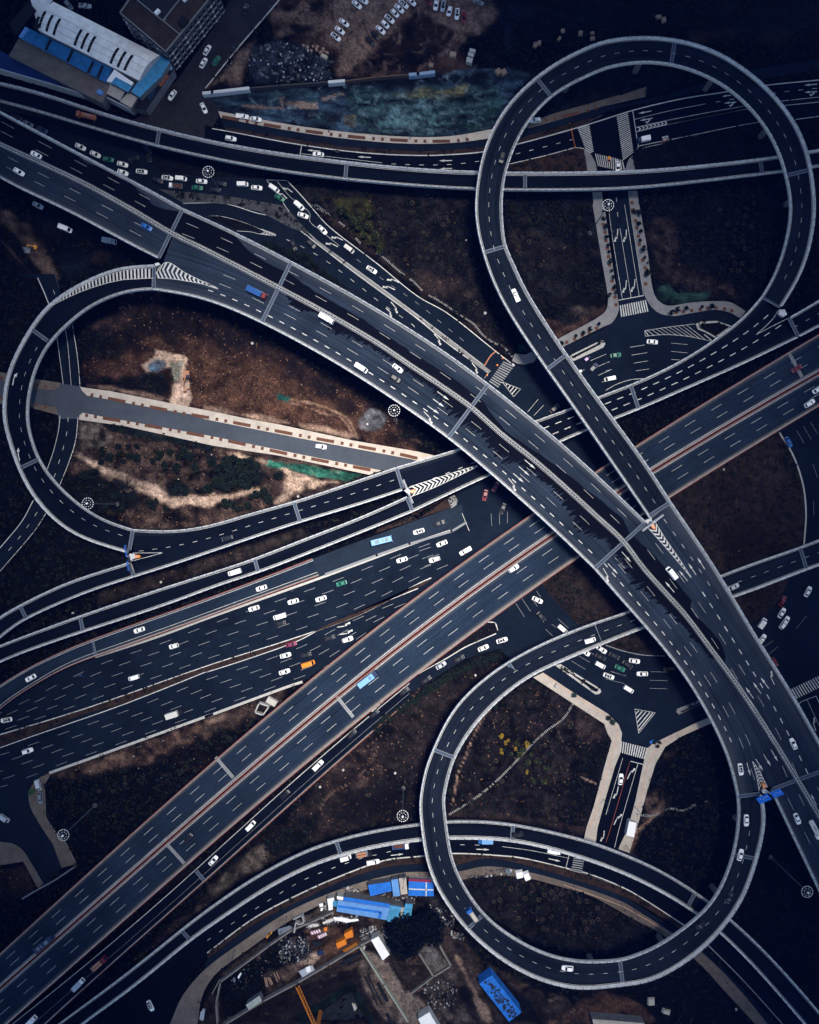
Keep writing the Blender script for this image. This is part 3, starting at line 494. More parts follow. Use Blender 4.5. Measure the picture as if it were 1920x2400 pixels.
paint([(1500, 1820), (1560, 1760), (1640, 1700), (1680, 1760), (1715, 1880), (1690, 2020), (1640, 2090), (1480, 2005), (1490, 1950)], (.006, .007, .010), 10, 8, .95, .9, 0, seed=107)
paint(t('P', (330, 1440), (420, 1400), (500, 1480), (480, 1580), (400, 1640), (280, 1700)), (.14, .085, .06), 14, 12, .85, .1, .3, .8, seed=108)
paint(t('P', (470, 1130), (580, 1080), (560, 1150), (450, 1180)), (.06, .035, .027), 10, 8, .8, .3, .3, seed=109)
path(t('U', (240, 180), (320, 110), (400, 40)), 7, (.34, .19, .12), feather=3, wob=3, amt=.95, seed=110)
paint(t('U', (190, 300), (230, 180), (270, 210), (200, 340)), (.16, .085, .055), 6, 5, .9, seed=111)
# south-east oval and dark corner
paint([(1080, 2060), (1180, 2045), (1280, 2075), (1420, 2120), (1540, 2185), (1500, 2225), (1400, 2245), (1290, 2230), (1180, 2170), (1110, 2110)], (.020, .016, .017), 10, 8, .95, .8, .2, .9, seed=112)
paint([(1180, 2180), (1290, 2210), (1420, 2235), (1480, 2225), (1380, 2255), (1280, 2240)], (.006, .008, .013), 14, 8, .9, .8, 0, seed=113)
paint([(1730, 1900), (1800, 1860), (1900, 2090), (2300, 2600), (1960, 2480), (1720, 2140), (1780, 2010)], (.005, .006, .010), 10, 6, 1, .6, 0, seed=114)
paint([(1380, 2330), (1600, 2270), (1640, 2250), (1800, 2460), (1380, 2460)], (.005, .006, .009), 12, 10, .9, .6, 0, seed=115)
# construction ground at the bottom
yard = [(505, 2290), (640, 2200), (760, 2130), (860, 2085), (985, 2060), (1010, 2090), (1060, 2180), (1150, 2260), (1240, 2310), (1330, 2340), (1400, 2460), (430, 2460), (490, 2330)]
paint(yard, (.050, .033, .025), 6, 6, 1, 0, .1, .8, seed=116)
paint(t('R', (130, 1390), (520, 1090), (700, 980), (860, 920), (830, 1100), (700, 1280), (520, 1330), (470, 1500), (330, 1600), (150, 1700), (110, 1560)), (.010, .012, .014), 14, 12, .95, .7, 0, seed=117)
paint(t('R', (820, 970), (1000, 930), (1230, 1050), (1240, 1090), (1000, 1200), (880, 1150)), (.13, .062, .034), 10, 10, .85, tex=.8, seed=118, streak=-30)
paint(t('R', (840, 1150), (900, 1140), (930, 1180), (890, 1240), (800, 1260), (720, 1250)), PALE, 8, 8, .95, tex=.4, seed=119)
paint(t('R', (480, 1340), (700, 1240), (820, 1260), (700, 1370), (520, 1430)), (.10, .06, .042), 10, 8, .9, tex=.9, seed=120, streak=60)
paint(t('R', (620, 1120), (700, 1020), (860, 1040), (830, 1180), (720, 1230)), (.016, .022, .034), 12, 10, .9, tex=1, seed=121)
paint(t('R', (940, 1180), (1220, 1120), (1290, 1250), (1200, 1300), (1000, 1320), (760, 1400), (860, 1330)), (.085, .05, .034), 8, 8, .9, tex=.7, seed=122, streak=-30)
paint(t('R', (200, 1725), (760, 1400), (1150, 1290), (1250, 1320), (1460, 1725)), (.034, .022, .020), 10, 8, .95, tex=.6, seed=123, streak=-30)
paint(t('R', (700, 1700), (1170, 1380), (1210, 1390), (1380, 1725), (1330, 1725), (1190, 1470), (800, 1725)), (.012, .030, .020), 4, 3, .95, tex=.6, seed=124)
paint(t('R', (820, 1725), (1180, 1480), (1320, 1725)), (.008, .010, .014), 3, 3, 1, tex=.6, z=-3, seed=125)
paint(t('R', (1230, 1250), (1300, 1200), (1700, 1725), (1470, 1725), (1320, 1500)), (.16, .11, .08), 10, 8, .9, tex=.5, seed=126)
paint(t('R', (1265, 1115), (1450, 1220), (1600, 1450), (1725, 1600), (1725, 1725), (1660, 1725), (1460, 1420)), (.26, .19, .145), 10, 8, .9, tex=.4, seed=127)
paint(t('R', (1500, 1220), (1580, 1170), (1725, 1330), (1725, 1500), (1660, 1480)), (.050, .032, .026), 8, 6, .9, tex=.6, seed=128, streak=55)
paint(t('S', (0, 1130), (60, 1130), (190, 1340), (20, 1470), (-60, 1400)), (.050, .032, .026), 6, 5, .9, tex=.6, seed=129, streak=55)
paint(t('S', (70, 1140), (190, 1080), (330, 1260), (210, 1340)), (.12, .10, .088), 3, 3, 1, tex=.5, seed=130)
paint(t('S', (380, 1180), (440, 1260), (560, 1500), (700, 1725), (620, 1725), (480, 1450), (400, 1260)), (.24, .15, .105), 10, 8, .9, tex=.5, seed=131)
paint(t('S', (110, 1400), (380, 1300), (400, 1500), (520, 1725), (220, 1725), (120, 1600)), (.075, .055, .045), 14, 12, .8, tex=1, seed=132)
paint(t('S', (440, 1380), (520, 1470), (500, 1600), (400, 1540)), (.008, .010, .014), 12, 8, .9, seed=133)
paint(t('S', (0, 1480), (100, 1560), (220, 1725), (-100, 1725)), (.22, .16, .12), 12, 10, .8, tex=.4, seed=134)
paint(t('S', (560, 1400), (800, 1725), (1060, 1725), (1000, 1560), (800, 1400), (600, 1300)), (.010, .010, .013), 12, 8, .9, seed=135)
paint(t('S', (1100, 1725), (1300, 1600), (1560, 1490), (1725, 1500), (1725, 1725)), (.11, .058, .036), 18, 14, .9, 0, .2, .6, seed=136)
paint(t('U', (-60, 1480), (150, 1500), (300, 1590), (430, 1700), (350, 1725), (200, 1640), (0, 1600)), (.10, .050, .030), 10, 8, .9, tex=.5, seed=137)
paint(t('R', (1060, 560), (1290, 590), (1300, 690), (1060, 690)), (.10, .075, .06), 8, 8, .9, tex=.9, seed=138)
paint(t('R', (1290, 690), (1725, 660), (1725, 760), (1520, 760)), (.085, .055, .042), 8, 8, .9, tex=.7, seed=139)
paint(t('S', (0, 700), (240, 680), (330, 820), (300, 960), (180, 920), (100, 780)), (.030, .028, .030), 8, 8, .9, tex=1, seed=140)
paint(t('R', (120, 1330), (500, 1040), (700, 900), (860, 830), (1030, 740), (1040, 820), (720, 960), (500, 1090), (150, 1360)), (.085, .060, .046), 8, 8, .9, tex=.6, seed=141)
paint(t('R', (500, 1050), (600, 960), (700, 900), (720, 960), (580, 1040), (520, 1090)), (.012, .014, .020), 5, 4, .9, seed=142)
paint(t('Q', (880, 1640), (1010, 1500), (1180, 1480), (1100, 1725), (830, 1725)), (.075, .055, .045), 20, 16, .9, tex=.6, seed=143)
paint(t('Q', (1180, 1725), (1230, 1500), (1300, 1480), (1400, 1725)), (.018, .020, .026), 10, 8, .9, seed=144)
paint(t('Q', (1200, 1100), (1500, 860), (1725, 600), (1725, 720), (1480, 930), (1100, 1240)), (.055, .036, .028), 16, 12, .9, .3, .4, .8, seed=145)
# small seams of bare soil along the main roads
paint([(1560, 1180), (1640, 1110), (1800, 1040), (1850, 1130), (1870, 1250), (1690, 1330)], (.022, .018, .018), 10, 8, .9, .7, .2, .9, seed=146)
def strokes(poly, n, ln, wd, ang, spread, cols, amt=.7, seed=0):
    rr = random.Random(seed); p = np.array(poly); lo, hi = p.min(0), p.max(0); k = 0
    while k < n:
        x, y = rr.uniform(lo[0], hi[0]), rr.uniform(lo[1], hi[1])
        if sdf(poly, np.array([x]), np.array([y]))[0] < 2: continue
        a = R(ang + rr.gauss(0, spread)); L = ln*rr.uniform(.4, 1.3); c, s = math.cos(a), math.sin(a); bend = rr.gauss(0, .12)*L
        path([(x, y), (x + c*L/2 - s*bend, y + s*L/2 + c*bend), (x + c*L, y + s*L)], wd*rr.uniform(.5, 1.5), rr.choice(cols), feather=3, wob=3, amt=amt*rr.uniform(.4, 1), tex=.6, seed=rr.randrange(400)); k += 1
strokes(net, 150, 26, 3, -10, 35, [(.10, .15, .17), (.012, .022, .035), (.02, .03, .045), (.05, .13, .10), (.16, .19, .2)], .8, 1)
strokes(t('B', (1200, 760), (1725, 700), (2300, 700), (2400, 800), (2250, 1020), (1725, 1080), (1250, 1040)), 130, 30, 3.5, -6, 30, [(.10, .17, .16), (.010, .022, .03), (.03, .10, .075), (.14, .19, .2), (.02, .05, .05)], .8, 2)
strokes([(640, 10), (1150, 0), (1090, 140), (1000, 195), (820, 180), (700, 90)], 130, 34, 4, -55, 30, [TAN, (.04, .025, .02), (.17, .10, .07), (.02, .016, .016), (.28, .19, .14)], .6, 3)
strokes(field, 140, 30, 3, 14, 50, [(.14, .075, .045), (.03, .018, .015), (.10, .05, .03), (.02, .014, .014)], .5, 4)
strokes(yard, 170, 22, 2.2, -32, 25, [(.16, .09, .05), (.012, .012, .015), (.25, .17, .12), (.02, .026, .036), (.09, .055, .035)], .75, 5)
strokes([(190, 990), (860, 1112), (620, 1190), (330, 1238), (180, 1130)], 90, 18, 3, 20, 60, [(.24, .15, .10), (.015, .016, .014), (.12, .075, .05)], .6, 6)
strokes([(1120, 1700), (1290, 1600), (1420, 1720), (1380, 1930), (1080, 1910)], 60, 16, 2, 30, 70, [(.08, .052, .042), (.008, .008, .011)], .6, 7)
strokes([(1210, 470), (1400, 460), (1420, 690), (1320, 780), (1240, 680)], 60, 16, 2, 30, 70, [(.06, .042, .036), (.006, .007, .011)], .6, 8)
strokes([(1230, 0), (1920, 0), (1920, 110), (1560, 80), (1250, 90)], 170, 24, 3.5, 0, 40, [(.035, .024, .02), (.02, .03, .04), (.012, .018, .026), (.05, .034, .028), (.004, .005, .008)], .7, 9)
strokes(t('B', (360, 350), (800, 350), (1010, 500), (1000, 640), (420, 640)), 90, 14, 2.5, 0, 80, [(.09, .10, .115), (.012, .016, .024), (.05, .055, .06), (.20, .21, .22)], .8, 10)
# keep a record of what lies under roads, so that nothing grows there
OCC = np.zeros(GX.shape, bool)
for nm, L in GP.items():
    if nm == 'verge': continue
    for poly, mm, z in L:
        m = inbox(poly, GX, GY, 6); OCC[m] |= sdf(poly, GX[m], GY[m]) > -3
for nm in ('verge',):
    for poly, mm, z in GP[nm]:
        m = inbox(poly, GX, GY, 2); OCC[m] &= ~(sdf(poly, GX[m], GY[m]) > 2)
def build_ground():
    ny, nx = GX.shape; z = GZ + (n3 - .5)*.16
    v = np.stack([(GX - 960)*K, (1200 - GY)*K, z], -1).reshape(-1, 3)
    idx = np.arange(ny*nx).reshape(ny, nx)
    q = np.stack([idx[:-1, :-1], idx[1:, :-1], idx[1:, 1:], idx[:-1, 1:]], -1).reshape(-1, 4)
    me = bpy.data.meshes.new('ground'); me.vertices.add(len(v)); me.vertices.foreach_set('co', v.ravel())
    me.loops.add(q.size); me.loops.foreach_set('vertex_index', q.ravel()); me.polygons.add(len(q))
    me.polygons.foreach_set('loop_start', np.arange(len(q))*4); me.polygons.foreach_set('loop_total', np.full(len(q), 4)); me.update(calc_edges=True)
    at = me.color_attributes.new('cover', 'FLOAT_COLOR', 'POINT')
    at.data.foreach_set('color', np.concatenate([GC*(.92, 1, 1.14)*(np.clip((GC.mean(-1)/.09)**.65, .2, 1.2)*.68)[..., None], np.ones(GX.shape + (1,))], -1).reshape(-1).astype(np.float32))
    m = bpy.data.materials.new('land_cover'); m.use_nodes = True; n = m.node_tree.nodes; l = m.node_tree.links; b = n['Principled BSDF']
    b.inputs['Roughness'].default_value = .95; b.inputs['Specular IOR Level'].default_value = .1
    a = n.new('ShaderNodeVertexColor'); a.layer_name = 'cover'; geo = n.new('ShaderNodeNewGeometry')
    cur = None
    for sc, con in ((.7, .6), (2.6, .85), (.18, .35)):
        tx = n.new('ShaderNodeTexNoise'); tx.inputs['Scale'].default_value = sc; tx.inputs['Detail'].default_value = 4; tx.inputs['Roughness'].default_value = .7
        l.new(geo.outputs['Position'], tx.inputs['Vector'])
        mr = n.new('ShaderNodeMapRange'); mr.inputs[1].default_value = .28; mr.inputs[2].default_value = .72; mr.inputs[3].default_value = 1 - con; mr.inputs[4].default_value = 1 + con
        l.new(tx.outputs['Fac'], mr.inputs[0])
        if cur is None: cur = mr.outputs[0]
        else:
            mu = n.new('ShaderNodeMath'); mu.operation = 'MULTIPLY'; l.new(cur, mu.inputs[0]); l.new(mr.outputs[0], mu.inputs[1]); cur = mu.outputs[0]
    vm = n.new('ShaderNodeVectorMath'); vm.operation = 'SCALE'; l.new(a.outputs[0], vm.inputs[0]); l.new(cur, vm.inputs['Scale']); l.new(vm.outputs[0], b.inputs['Base Color'])
    bp = n.new('ShaderNodeBump'); bp.inputs['Strength'].default_value = 1; bp.inputs['Distance'].default_value = .5; l.new(tx.outputs['Fac'], bp.inputs['Height'])
    t4 = n.new('ShaderNodeTexNoise'); t4.inputs['Scale'].default_value = 1.1; t4.inputs['Detail'].default_value = 5; l.new(geo.outputs['Position'], t4.inputs['Vector']); l.new(t4.outputs['Fac'], bp.inputs['Height'])
    l.new(bp.outputs[0], b.inputs['Normal'])
    me.materials.append(m); tag(link('ground', me), kind='structure')
build_ground()
for nm, L in GP.items():
    for poly, mm, z in L:
        mb = MB(); mb.prism([P(x, y, 0)[:2] for x, y in poly], -.35, z, 0, 1 if nm in ('pavement', 'verge') else 0)
        tag(mb.build(nm, [M[mm], M['kerb']]), kind='structure')
# ---------------------------------------------------------------- viaducts
def T2(*items):     # mixed list: ('A', (x,y), ...) or plain photo pixels
    out = []
    for it in items:
        if isinstance(it[0], str): out += t(it[0], *it[1:])
        else: out.append(it)
    return out
DECK = {}           # key -> samples (cx, cy, z, heading) in photo pixels
def ribbon(stations, z, n=6):
    st = [s if len(s) == 5 else (*s, z) for s in stations]
    a = np.array(spline(st, n))
    for _ in range(16 if n > 1 else 60): a[1:-1] += .5*((a[:-2] + a[2:])/2 - a[1:-1])
    c = (a[:, :2] + a[:, 2:4]) / 2
    Lw = np.array([P(x, y, h) for x, y, h in zip(a[:, 0], a[:, 1], a[:, 4])]); Rw = np.array([P(x, y, h) for x, y, h in zip(a[:, 2], a[:, 3], a[:, 4])])
    cw = (Lw + Rw) / 2; u = np.r_[0, np.cumsum(np.linalg.norm(np.diff(cw, axis=0), axis=1))]
    return dict(L=Lw, R=Rw, u=u, px=c, z=a[:, 4])
def at(rb, u, f):
    uu = rb['u']; L = np.array([np.interp(u, uu, rb['L'][:, i]) for i in range(3)]); Rr = np.array([np.interp(u, uu, rb['R'][:, i]) for i in range(3)])
    return L + (Rr - L)*f
def strip(mb, pts, w, dz=.02, m=0):
    pts = np.array(pts); d = np.gradient(pts, axis=0); nn = np.stack([-d[:, 1], d[:, 0], 0*d[:, 0]], 1); nn /= np.linalg.norm(nn, axis=1)[:, None] + 1e-9
    a, b = pts + nn*w/2 + (0, 0, dz), pts - nn*w/2 + (0, 0, dz)
    for i in range(len(pts) - 1): mb.face([a[i], b[i], b[i+1], a[i+1]][::-1] if 0 else [b[i], b[i+1], a[i+1], a[i]], m)
def dashes(mb, rb, f, ln, period, wd, u0=0, u1=None, off=0, m=0):
    u1 = u1 or rb['u'][-1]; u = u0 + off
    while u + ln < u1:
        strip(mb, [at(rb, u + ln*k/2, f) for k in range(3)], wd, .02, m); u += period
def solid(mb, rb, f, wd, u0=0, u1=None, m=0):
    u1 = u1 or rb['u'][-1]; n = max(2, int((u1 - u0)/4)); strip(mb, [at(rb, u, f) for u in np.linspace(u0, u1, n)], wd, .02, m)
def edge_line(rb, side, d):     # polyline d metres inside an edge
    A, B = (rb['L'], rb['R']) if side == 0 else (rb['R'], rb['L'])
    v = B - A; v = v / np.linalg.norm(v, axis=1)[:, None]; return A + v*d
def sweep(mb, line_in, prof, m=0):       # prof: list of (inward distance, height); line_in(d) gives the polyline
    rows = [line_in(d) + (0, 0, h) for d, h in prof]
    for r0, r1 in zip(rows, rows[1:]):
        for i in range(len(r0) - 1): mb.face([r0[i], r0[i+1], r1[i+1], r1[i]], m)
PROF = [(0, -.6), (0, .95), (.34, .95), (.46, .45), (.68, .12), (.68, 0)]
PROF_RED = [(0, -.6), (0, .75), (.22, .75), (.30, .4), (.42, .1), (.42, 0)]
def deckz(key, x, y):
    if key == 'g': return .10
    c = DECK[key]; return min(c, key=lambda s: (s[0] - x)**2 + (s[1] - y)**2)[2] + .02
def viaduct(key, name, label, ribs, surf, joints=(), prof=PROF, girder=1.5, rail='steel', cat='viaduct', dust_line=True, skip=(), joint_m='joint', pier=True):
    root = empty(name, ribs[0]['L'][0].tolist(), 0, label, cat); inv = root.location.copy()
    def put(mb, nm, mats, lab=None):
        for i, p in enumerate(mb.v): mb.v[i] = (p[0] - inv.x, p[1] - inv.y, p[2] - inv.z)
        o = mb.build(nm, mats, root)
        if lab: o['label'] = lab
        return o
    for ri, rb in enumerate(ribs):
        L, Rr, u = rb['L'], rb['R'], rb['u']
        for c, z in zip(rb['px'], rb['z']): DECK.setdefault(key, []).append((c[0], c[1], z))
        mb = MB(); dn = np.array((0, 0, 1.))
        for i in range(len(L) - 1):
            mb.face([Rr[i], Rr[i+1], L[i+1], L[i]], 0, [(u[i], 1), (u[i+1], 1), (u[i+1], 0), (u[i], 0)])
            g = min(girder, max(.3, (L[i][2] + Rr[i][2])/2 - .2))
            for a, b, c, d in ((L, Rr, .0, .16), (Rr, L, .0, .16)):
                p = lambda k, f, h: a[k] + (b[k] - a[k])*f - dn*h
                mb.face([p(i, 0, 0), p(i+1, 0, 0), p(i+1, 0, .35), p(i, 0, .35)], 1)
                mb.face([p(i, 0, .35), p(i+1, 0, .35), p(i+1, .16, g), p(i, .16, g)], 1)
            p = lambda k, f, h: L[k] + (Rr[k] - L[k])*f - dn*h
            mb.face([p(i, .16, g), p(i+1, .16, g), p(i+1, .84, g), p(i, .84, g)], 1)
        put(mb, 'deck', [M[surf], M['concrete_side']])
        for side in (0, 1):
            if (ri, side) in skip: continue
            mb = MB(); sweep(mb, lambda d: edge_line(rb, side, d), prof); put(mb, 'parapet', M['concrete'])
            mb = MB(); ln = edge_line(rb, side, .13); h = prof[1][1]
            if rail == 'steel':
                sweep(mb, lambda d: edge_line(rb, side, d), [(.06, h + .34), (.06, h + .42), (.16, h + .42), (.16, h + .34)])
                q = resample(ln, max(2, int(u[-1]/3.0)))
                for i in range(len(q)): mb.box((*q[i][:2], q[i][2] + h), (.26, .22, .46), 0, 1)
            else:
                sweep(mb, lambda d: edge_line(rb, side, d), [(-.12, h), (-.12, h + .3), (.2, h + .3), (.2, h)])
            put(mb, 'railing', [M['rail'] if rail == 'steel' else M['rust'], M['post']])
        if pier:
            for uu in np.arange(14, u[-1] - 6, 30):
                a, b = at(rb, uu, .3), at(rb, uu, .7)
                if a[2] < 3: continue
                mb = MB(); c = (a + b)/2; ang = math.atan2(*(b - a)[[1, 0]]); wd = min(np.linalg.norm(b - a), 9)
                mb.box((c[0], c[1], -.3), (1.5, 1.8, c[2] - 3.0), ang, 0); mb.box((c[0], c[1], c[2] - 3.3), (wd*.4, 1.5, 1.9), ang, 0, 1.5)
                put(mb, 'pier', M['pier'])
    for jx in joints:
        (x0, y0), (x1, y1), z = jx[0], jx[1], jx[2]
        a, b = np.array(P(x0, y0, z)), np.array(P(x1, y1, z)); v = (b - a)/np.linalg.norm(b - a); a, b = a + v*.5, b - v*.5
        mb = MB(); nrm = np.array((-v[1], v[0], 0)); wj = .62
        for k, m in ((-wj, 0), (wj, 0)): strip(mb, [a + nrm*k, b + nrm*k], .24, .03, m)
        strip(mb, [a, b], 1.0, .025, 1); put(mb, 'expansion_joint', [M[joint_m], M['post']])
    return root, put
def arrow(mb, x0, y0, x1, y1, z, kind='s', m=0, w=.25, dz=.03):
    """painted arrow from its tail to its tip (photo pixels)"""
    a, b = np.array(P(x0, y0, z)), np.array(P(x1, y1, z)); d = b - a; Ln = np.linalg.norm(d); d = d/Ln; n = np.array((-d[1], d[0], 0)); o = np.array((0, 0, dz))
    q = lambda s, e: a + d*s*Ln + n*e + o
    hw = .46
    if kind in ('s', 'sl', 'sr'):
        mb.face([q(0, -w/2), q(.62, -w/2), q(.62, w/2), q(0, w/2)], m); mb.face([q(.58, -hw), q(1, 0), q(.58, hw)], m)
    if kind in ('sl', 'sr'):
        s = 1 if kind == 'sl' else -1
        mb.face([q(.12, 0), q(.3, s*.2), q(.46, s*1.1), q(.32, s*1.1)], m); mb.face([q(.25, s*.95), q(.62, s*.95), q(.52, s*1.75)], m)
    if kind in ('l', 'r'):
        s = 1 if kind == 'l' else -1
        mb.face([q(0, -s*.35 - w/2), q(.66, -s*.35 - w/2), q(.60, -s*.35 + w/2), q(0, -s*.35 + w/2)], m)
        mb.face([q(.50, -s*.5), q(.66, -s*.5), q(.86, s*.35), q(.72, s*.45)], m); mb.face([q(.55, s*.35), q(.98, s*.15), q(1.0, s*1.05)], m)
def curve_arrow(mb, pts, z, m=0):
    p = resample([P(x, y, z) for x, y in spline(pts, 6)], 14)
    strip(mb, p[:10], .4, .03, m); d = p[13] - p[9]; n = np.array((-d[1], d[0], 0)); n /= np.linalg.norm(n); o = np.array((0, 0, .03))
    mb.face([p[9] + n*.65 + o, p[9] - n*.65 + o, p[13] + o], m)
def quad(mb, pts, z, dz=.03, m=0):
    pts = [P(x, y, z + dz) for x, y in pts]
    a = sum(pts[i][0]*pts[(i+1) % len(pts)][1] - pts[(i+1) % len(pts)][0]*pts[i][1] for i in range(len(pts)))
    mb.face(pts if a > 0 else pts[::-1], m)
def zebra(mb, p0, p1, q1, q0, n, z, fill=.5, m=0, dz=.03):
    """n bars between edge p0-p1 and edge q0-q1"""
    p0, p1, q1, q0 = map(np.array, (p0, p1, q1, q0))
    for i in range(n):
        s0 = (i + .5 - fill/2)/n; s1 = (i + .5 + fill/2)/n
        quad(mb, [p0 + (p1 - p0)*s0, p0 + (p1 - p0)*s1, q0 + (q1 - q0)*s1, q0 + (q1 - q0)*s0], z, dz, m)
def chevrons(mb, A, B, n, z, depth, fill=.45, outline=.2, m=0, pxA=None):
    """V bars between two edge polylines; depth = how far the middle runs ahead, px"""
    a, b = resample(spline(A, 6), 60), resample(spline(B, 6), 60)
    ip = lambda L, s: np.array([np.interp(s*59, range(60), L[:, i]) for i in (0, 1)])
    dirn = (a[-1] + b[-1] - a[0] - b[0]); dirn = dirn/np.linalg.norm(dirn)
    for i in range(n):
        s0 = (i + .5 - fill/2)/n; s1 = (i + .5 + fill/2)/n
        m0 = (ip(a, s0) + ip(b, s0))/2 + dirn*depth*np.linalg.norm(ip(a, s0) - ip(b, s0)); m1 = (ip(a, s1) + ip(b, s1))/2 + dirn*depth*np.linalg.norm(ip(a, s1) - ip(b, s1))
        quad(mb, [ip(a, s0), ip(a, s1), m1, m0], z, .03, m); quad(mb, [ip(b, s0), ip(b, s1), m1, m0], z, .03, m)
    for L in (a, b): strip(mb, [P(x, y, z) for x, y in L], outline, .035, m)
def pline(mb, pts, w, z, m=0, n=5, dz=.035): strip(mb, [P(x, y, z) for x, y in spline(pts, n)], w*.8, dz, m)
ZM, ZE, ZR, ZT, ZB = 15., 7., 8., 7.5, 8.
edges_done = []
def edge_marks(mb, rb, d=1.0, w=.13, sides=(0, 1), m=0):
    for s in sides: strip(mb, edge_line(rb, s, d), w, .02, m)
# --- main viaduct
rM = [ribbon([(-150, 180, -150, 335), (0, 261, 0, 417), (116, 322, 58, 449), (252, 394, 171, 500), (348, 443, 280, 561), (429, 489, 371, 607)], ZM),
      ribbon([(429, 489, 359, 680), (552, 545, 480, 699), (683, 613, 613, 757), (845, 700, 765, 838), (980, 784, 890, 916), (1047, 828, 962, 965), (1145.5, 900, 1050, 1027), (1240, 976, 1130, 1094), (1322, 1044, 1206, 1160), (1420, 1133, 1293, 1238), (1514, 1224, 1392, 1334)], ZM),
      ribbon([(1572, 1177, 1392, 1334), (1640, 1276, 1460, 1412), (1687, 1348, 1520, 1479), (1753, 1460, 1585, 1559), (1794, 1527, 1628, 1622), (1855, 1622, 1680, 1716), (1905, 1712, 1712, 1795), (1955, 1800, 1727, 1866)], ZM),
      ribbon([(1955, 1800, 1806, 1852), (2020, 1915, 1872, 1990), (2075, 2020, 1920, 2091), (2180, 2230, 2020, 2300)], ZM)]
jM = [((429, 489), (371, 607), ZM), ((362, 619), (360, 680), ZM), ((683, 613), (613, 757), ZM), ((1145, 900), (1050, 1027), ZM), ((1572, 1177), (1520, 1210), ZM), ((1514, 1224), (1392, 1334), ZM), ((1955, 1797), (1806, 1851), ZM), ((1785, 1860), (1728, 1867), ZM)]
vm_, putM = viaduct('M', 'viaduct', 'broad grey elevated highway crossing diagonally with a planted double-rail median', rM, 'deck', jM)
mk = MB(); WD = dict(ln=5.0, period=14.2, wd=.105); SH = dict(ln=2.15, period=5.15, wd=.31)
edge_marks(mk, rM[0]); edge_marks(mk, rM[1]); edge_marks(mk, rM[2]); edge_marks(mk, rM[3])
for f in (.145, .29): dashes(mk, rM[0], f, **WD)
for f in (.62, .78): dashes(mk, rM[0], f, off=4, **WD)
for f in (.14, .275): dashes(mk, rM[1], f, off=3, **WD)
for f in (.585, .72): dashes(mk, rM[1], f, u0=18, off=6, **WD)
dashes(mk, rM[1], .852, u0=21, off=0, **SH)
for f in (.36, .465): dashes(mk, rM[2], f, off=8, **WD)
dashes(mk, rM[2], .15, ln=1.9, period=5.8, wd=.16, u1=42, off=3); dashes(mk, rM[2], .26, u0=34, **SH)
for f in (.70, .785): dashes(mk, rM[2], f, off=5, **WD)
dashes(mk, rM[2], .885, u1=95, off=1, **SH)
for f in (.18, .36, .65, .82): dashes(mk, rM[3], f, off=5, **WD)
for a, b, k in (((225, 1510), (320, 1580), 's'), ((190, 1570), (280, 1635), 's'), ((145, 1625), (240, 1690), 's')): arrow(mk, *t('G', a)[0], *t('G', b)[0], ZM, k)
for a, b, k in (((110, 20), (192, 104), 'r'), ((930, 405), (1018, 480), 's'), ((885, 460), (970, 535), 's'), ((838, 515), (925, 590), 's'), ((795, 560), (868, 650), 'r'), ((1660, 1198), (1740, 1280), 's'), ((1605, 1245), (1685, 1330), 's'), ((1560, 1287), (1618, 1385), 'r')):
    arrow(mk, *t('K', a)[0], *t('K', b)[0], ZM, k)
for a, b, k in (((130, 1150), (203, 1232), 's'), ((75, 1198), (155, 1285), 's'), ((800, 1290), (740, 1195), 's'), ((730, 1337), (668, 1243), 's'), ((662, 1387), (592, 1300), 's'), ((555, 1478), (480, 1390), 's')): arrow(mk, *t('L', a)[0], *t('L', b)[0], ZM, k)
for a, b, k in (((1370, 565), (1325, 465), 'r'), ((1318, 600), (1253, 510), 's'), ((1255, 640), (1190, 547), 's'), ((1195, 680), (1130, 588), 's'), ((1337, 1095), (1392, 1190), 's'), ((1275, 1130), (1335, 1227), 's'), ((1213, 1170), (1272, 1265), 's'), ((1140, 1200), (1170, 1305), 's'), ((1705, 1545), (1658, 1450), 's')):
    arrow(mk, *t('P', a)[0], *t('P', b)[0], ZM, k)
chevrons(mk, t('E', (1275, 520), (1350, 465), (1500, 550), (1610, 605), (1725, 655)), t('E', (1270, 592), (1400, 600), (1500, 615), (1600, 632), (1725, 662)), 14, ZM, -.25, .45)
strip(mk, [P(x, y, ZM) for x, y in t('F', (0, 645), (110, 680))], .4, .035); strip(mk, [P(x, y, ZM) for x, y in t('F', (0, 622), (110, 678))], .3, .035)
chevrons(mk, t('L', (345, 960), (480, 1110), (600, 1250), (690, 1360)), t('L', (400, 910), (480, 1040), (590, 1200), (690, 1355)), 13, ZM, .55, .42)
chevrons(mk, t('P', (1240, 1430), (1225, 1340), (1205, 1250), (1185, 1190)), t('P', (1310, 1400), (1270, 1320), (1225, 1240), (1188, 1188)), 8, ZM, .5, .42)
putM(mk, 'lane_marking', M['white'])
med = T2((-60, 308), ('A', (0, 1165), (350, 1325), (700, 1492), (1060, 1690)), ('E', (1400, 235),), ('F', (0, 360), (300, 515), (595, 668), (1000, 885), (1400, 1120)), ('G', (0, 1293), (250, 1460), (500, 1638)), ('K', (740, 195), (1000, 402), (1250, 620), (1500, 850), (1725, 1062)), ('L', (300, 1275), (500, 1500)), ('P', (640, 0), (850, 280), (1070, 580), (1320, 960), (1540, 1320), (1725, 1630)), (2010, 2070))
ml = np.array([P(x, y, ZM) for x, y in spline(med, 5)]); tn = np.gradient(ml, axis=0); nm = np.stack([-tn[:, 1], tn[:, 0], 0*tn[:, 0]], 1); nm /= np.linalg.norm(nm, axis=1)[:, None]
mb = MB()
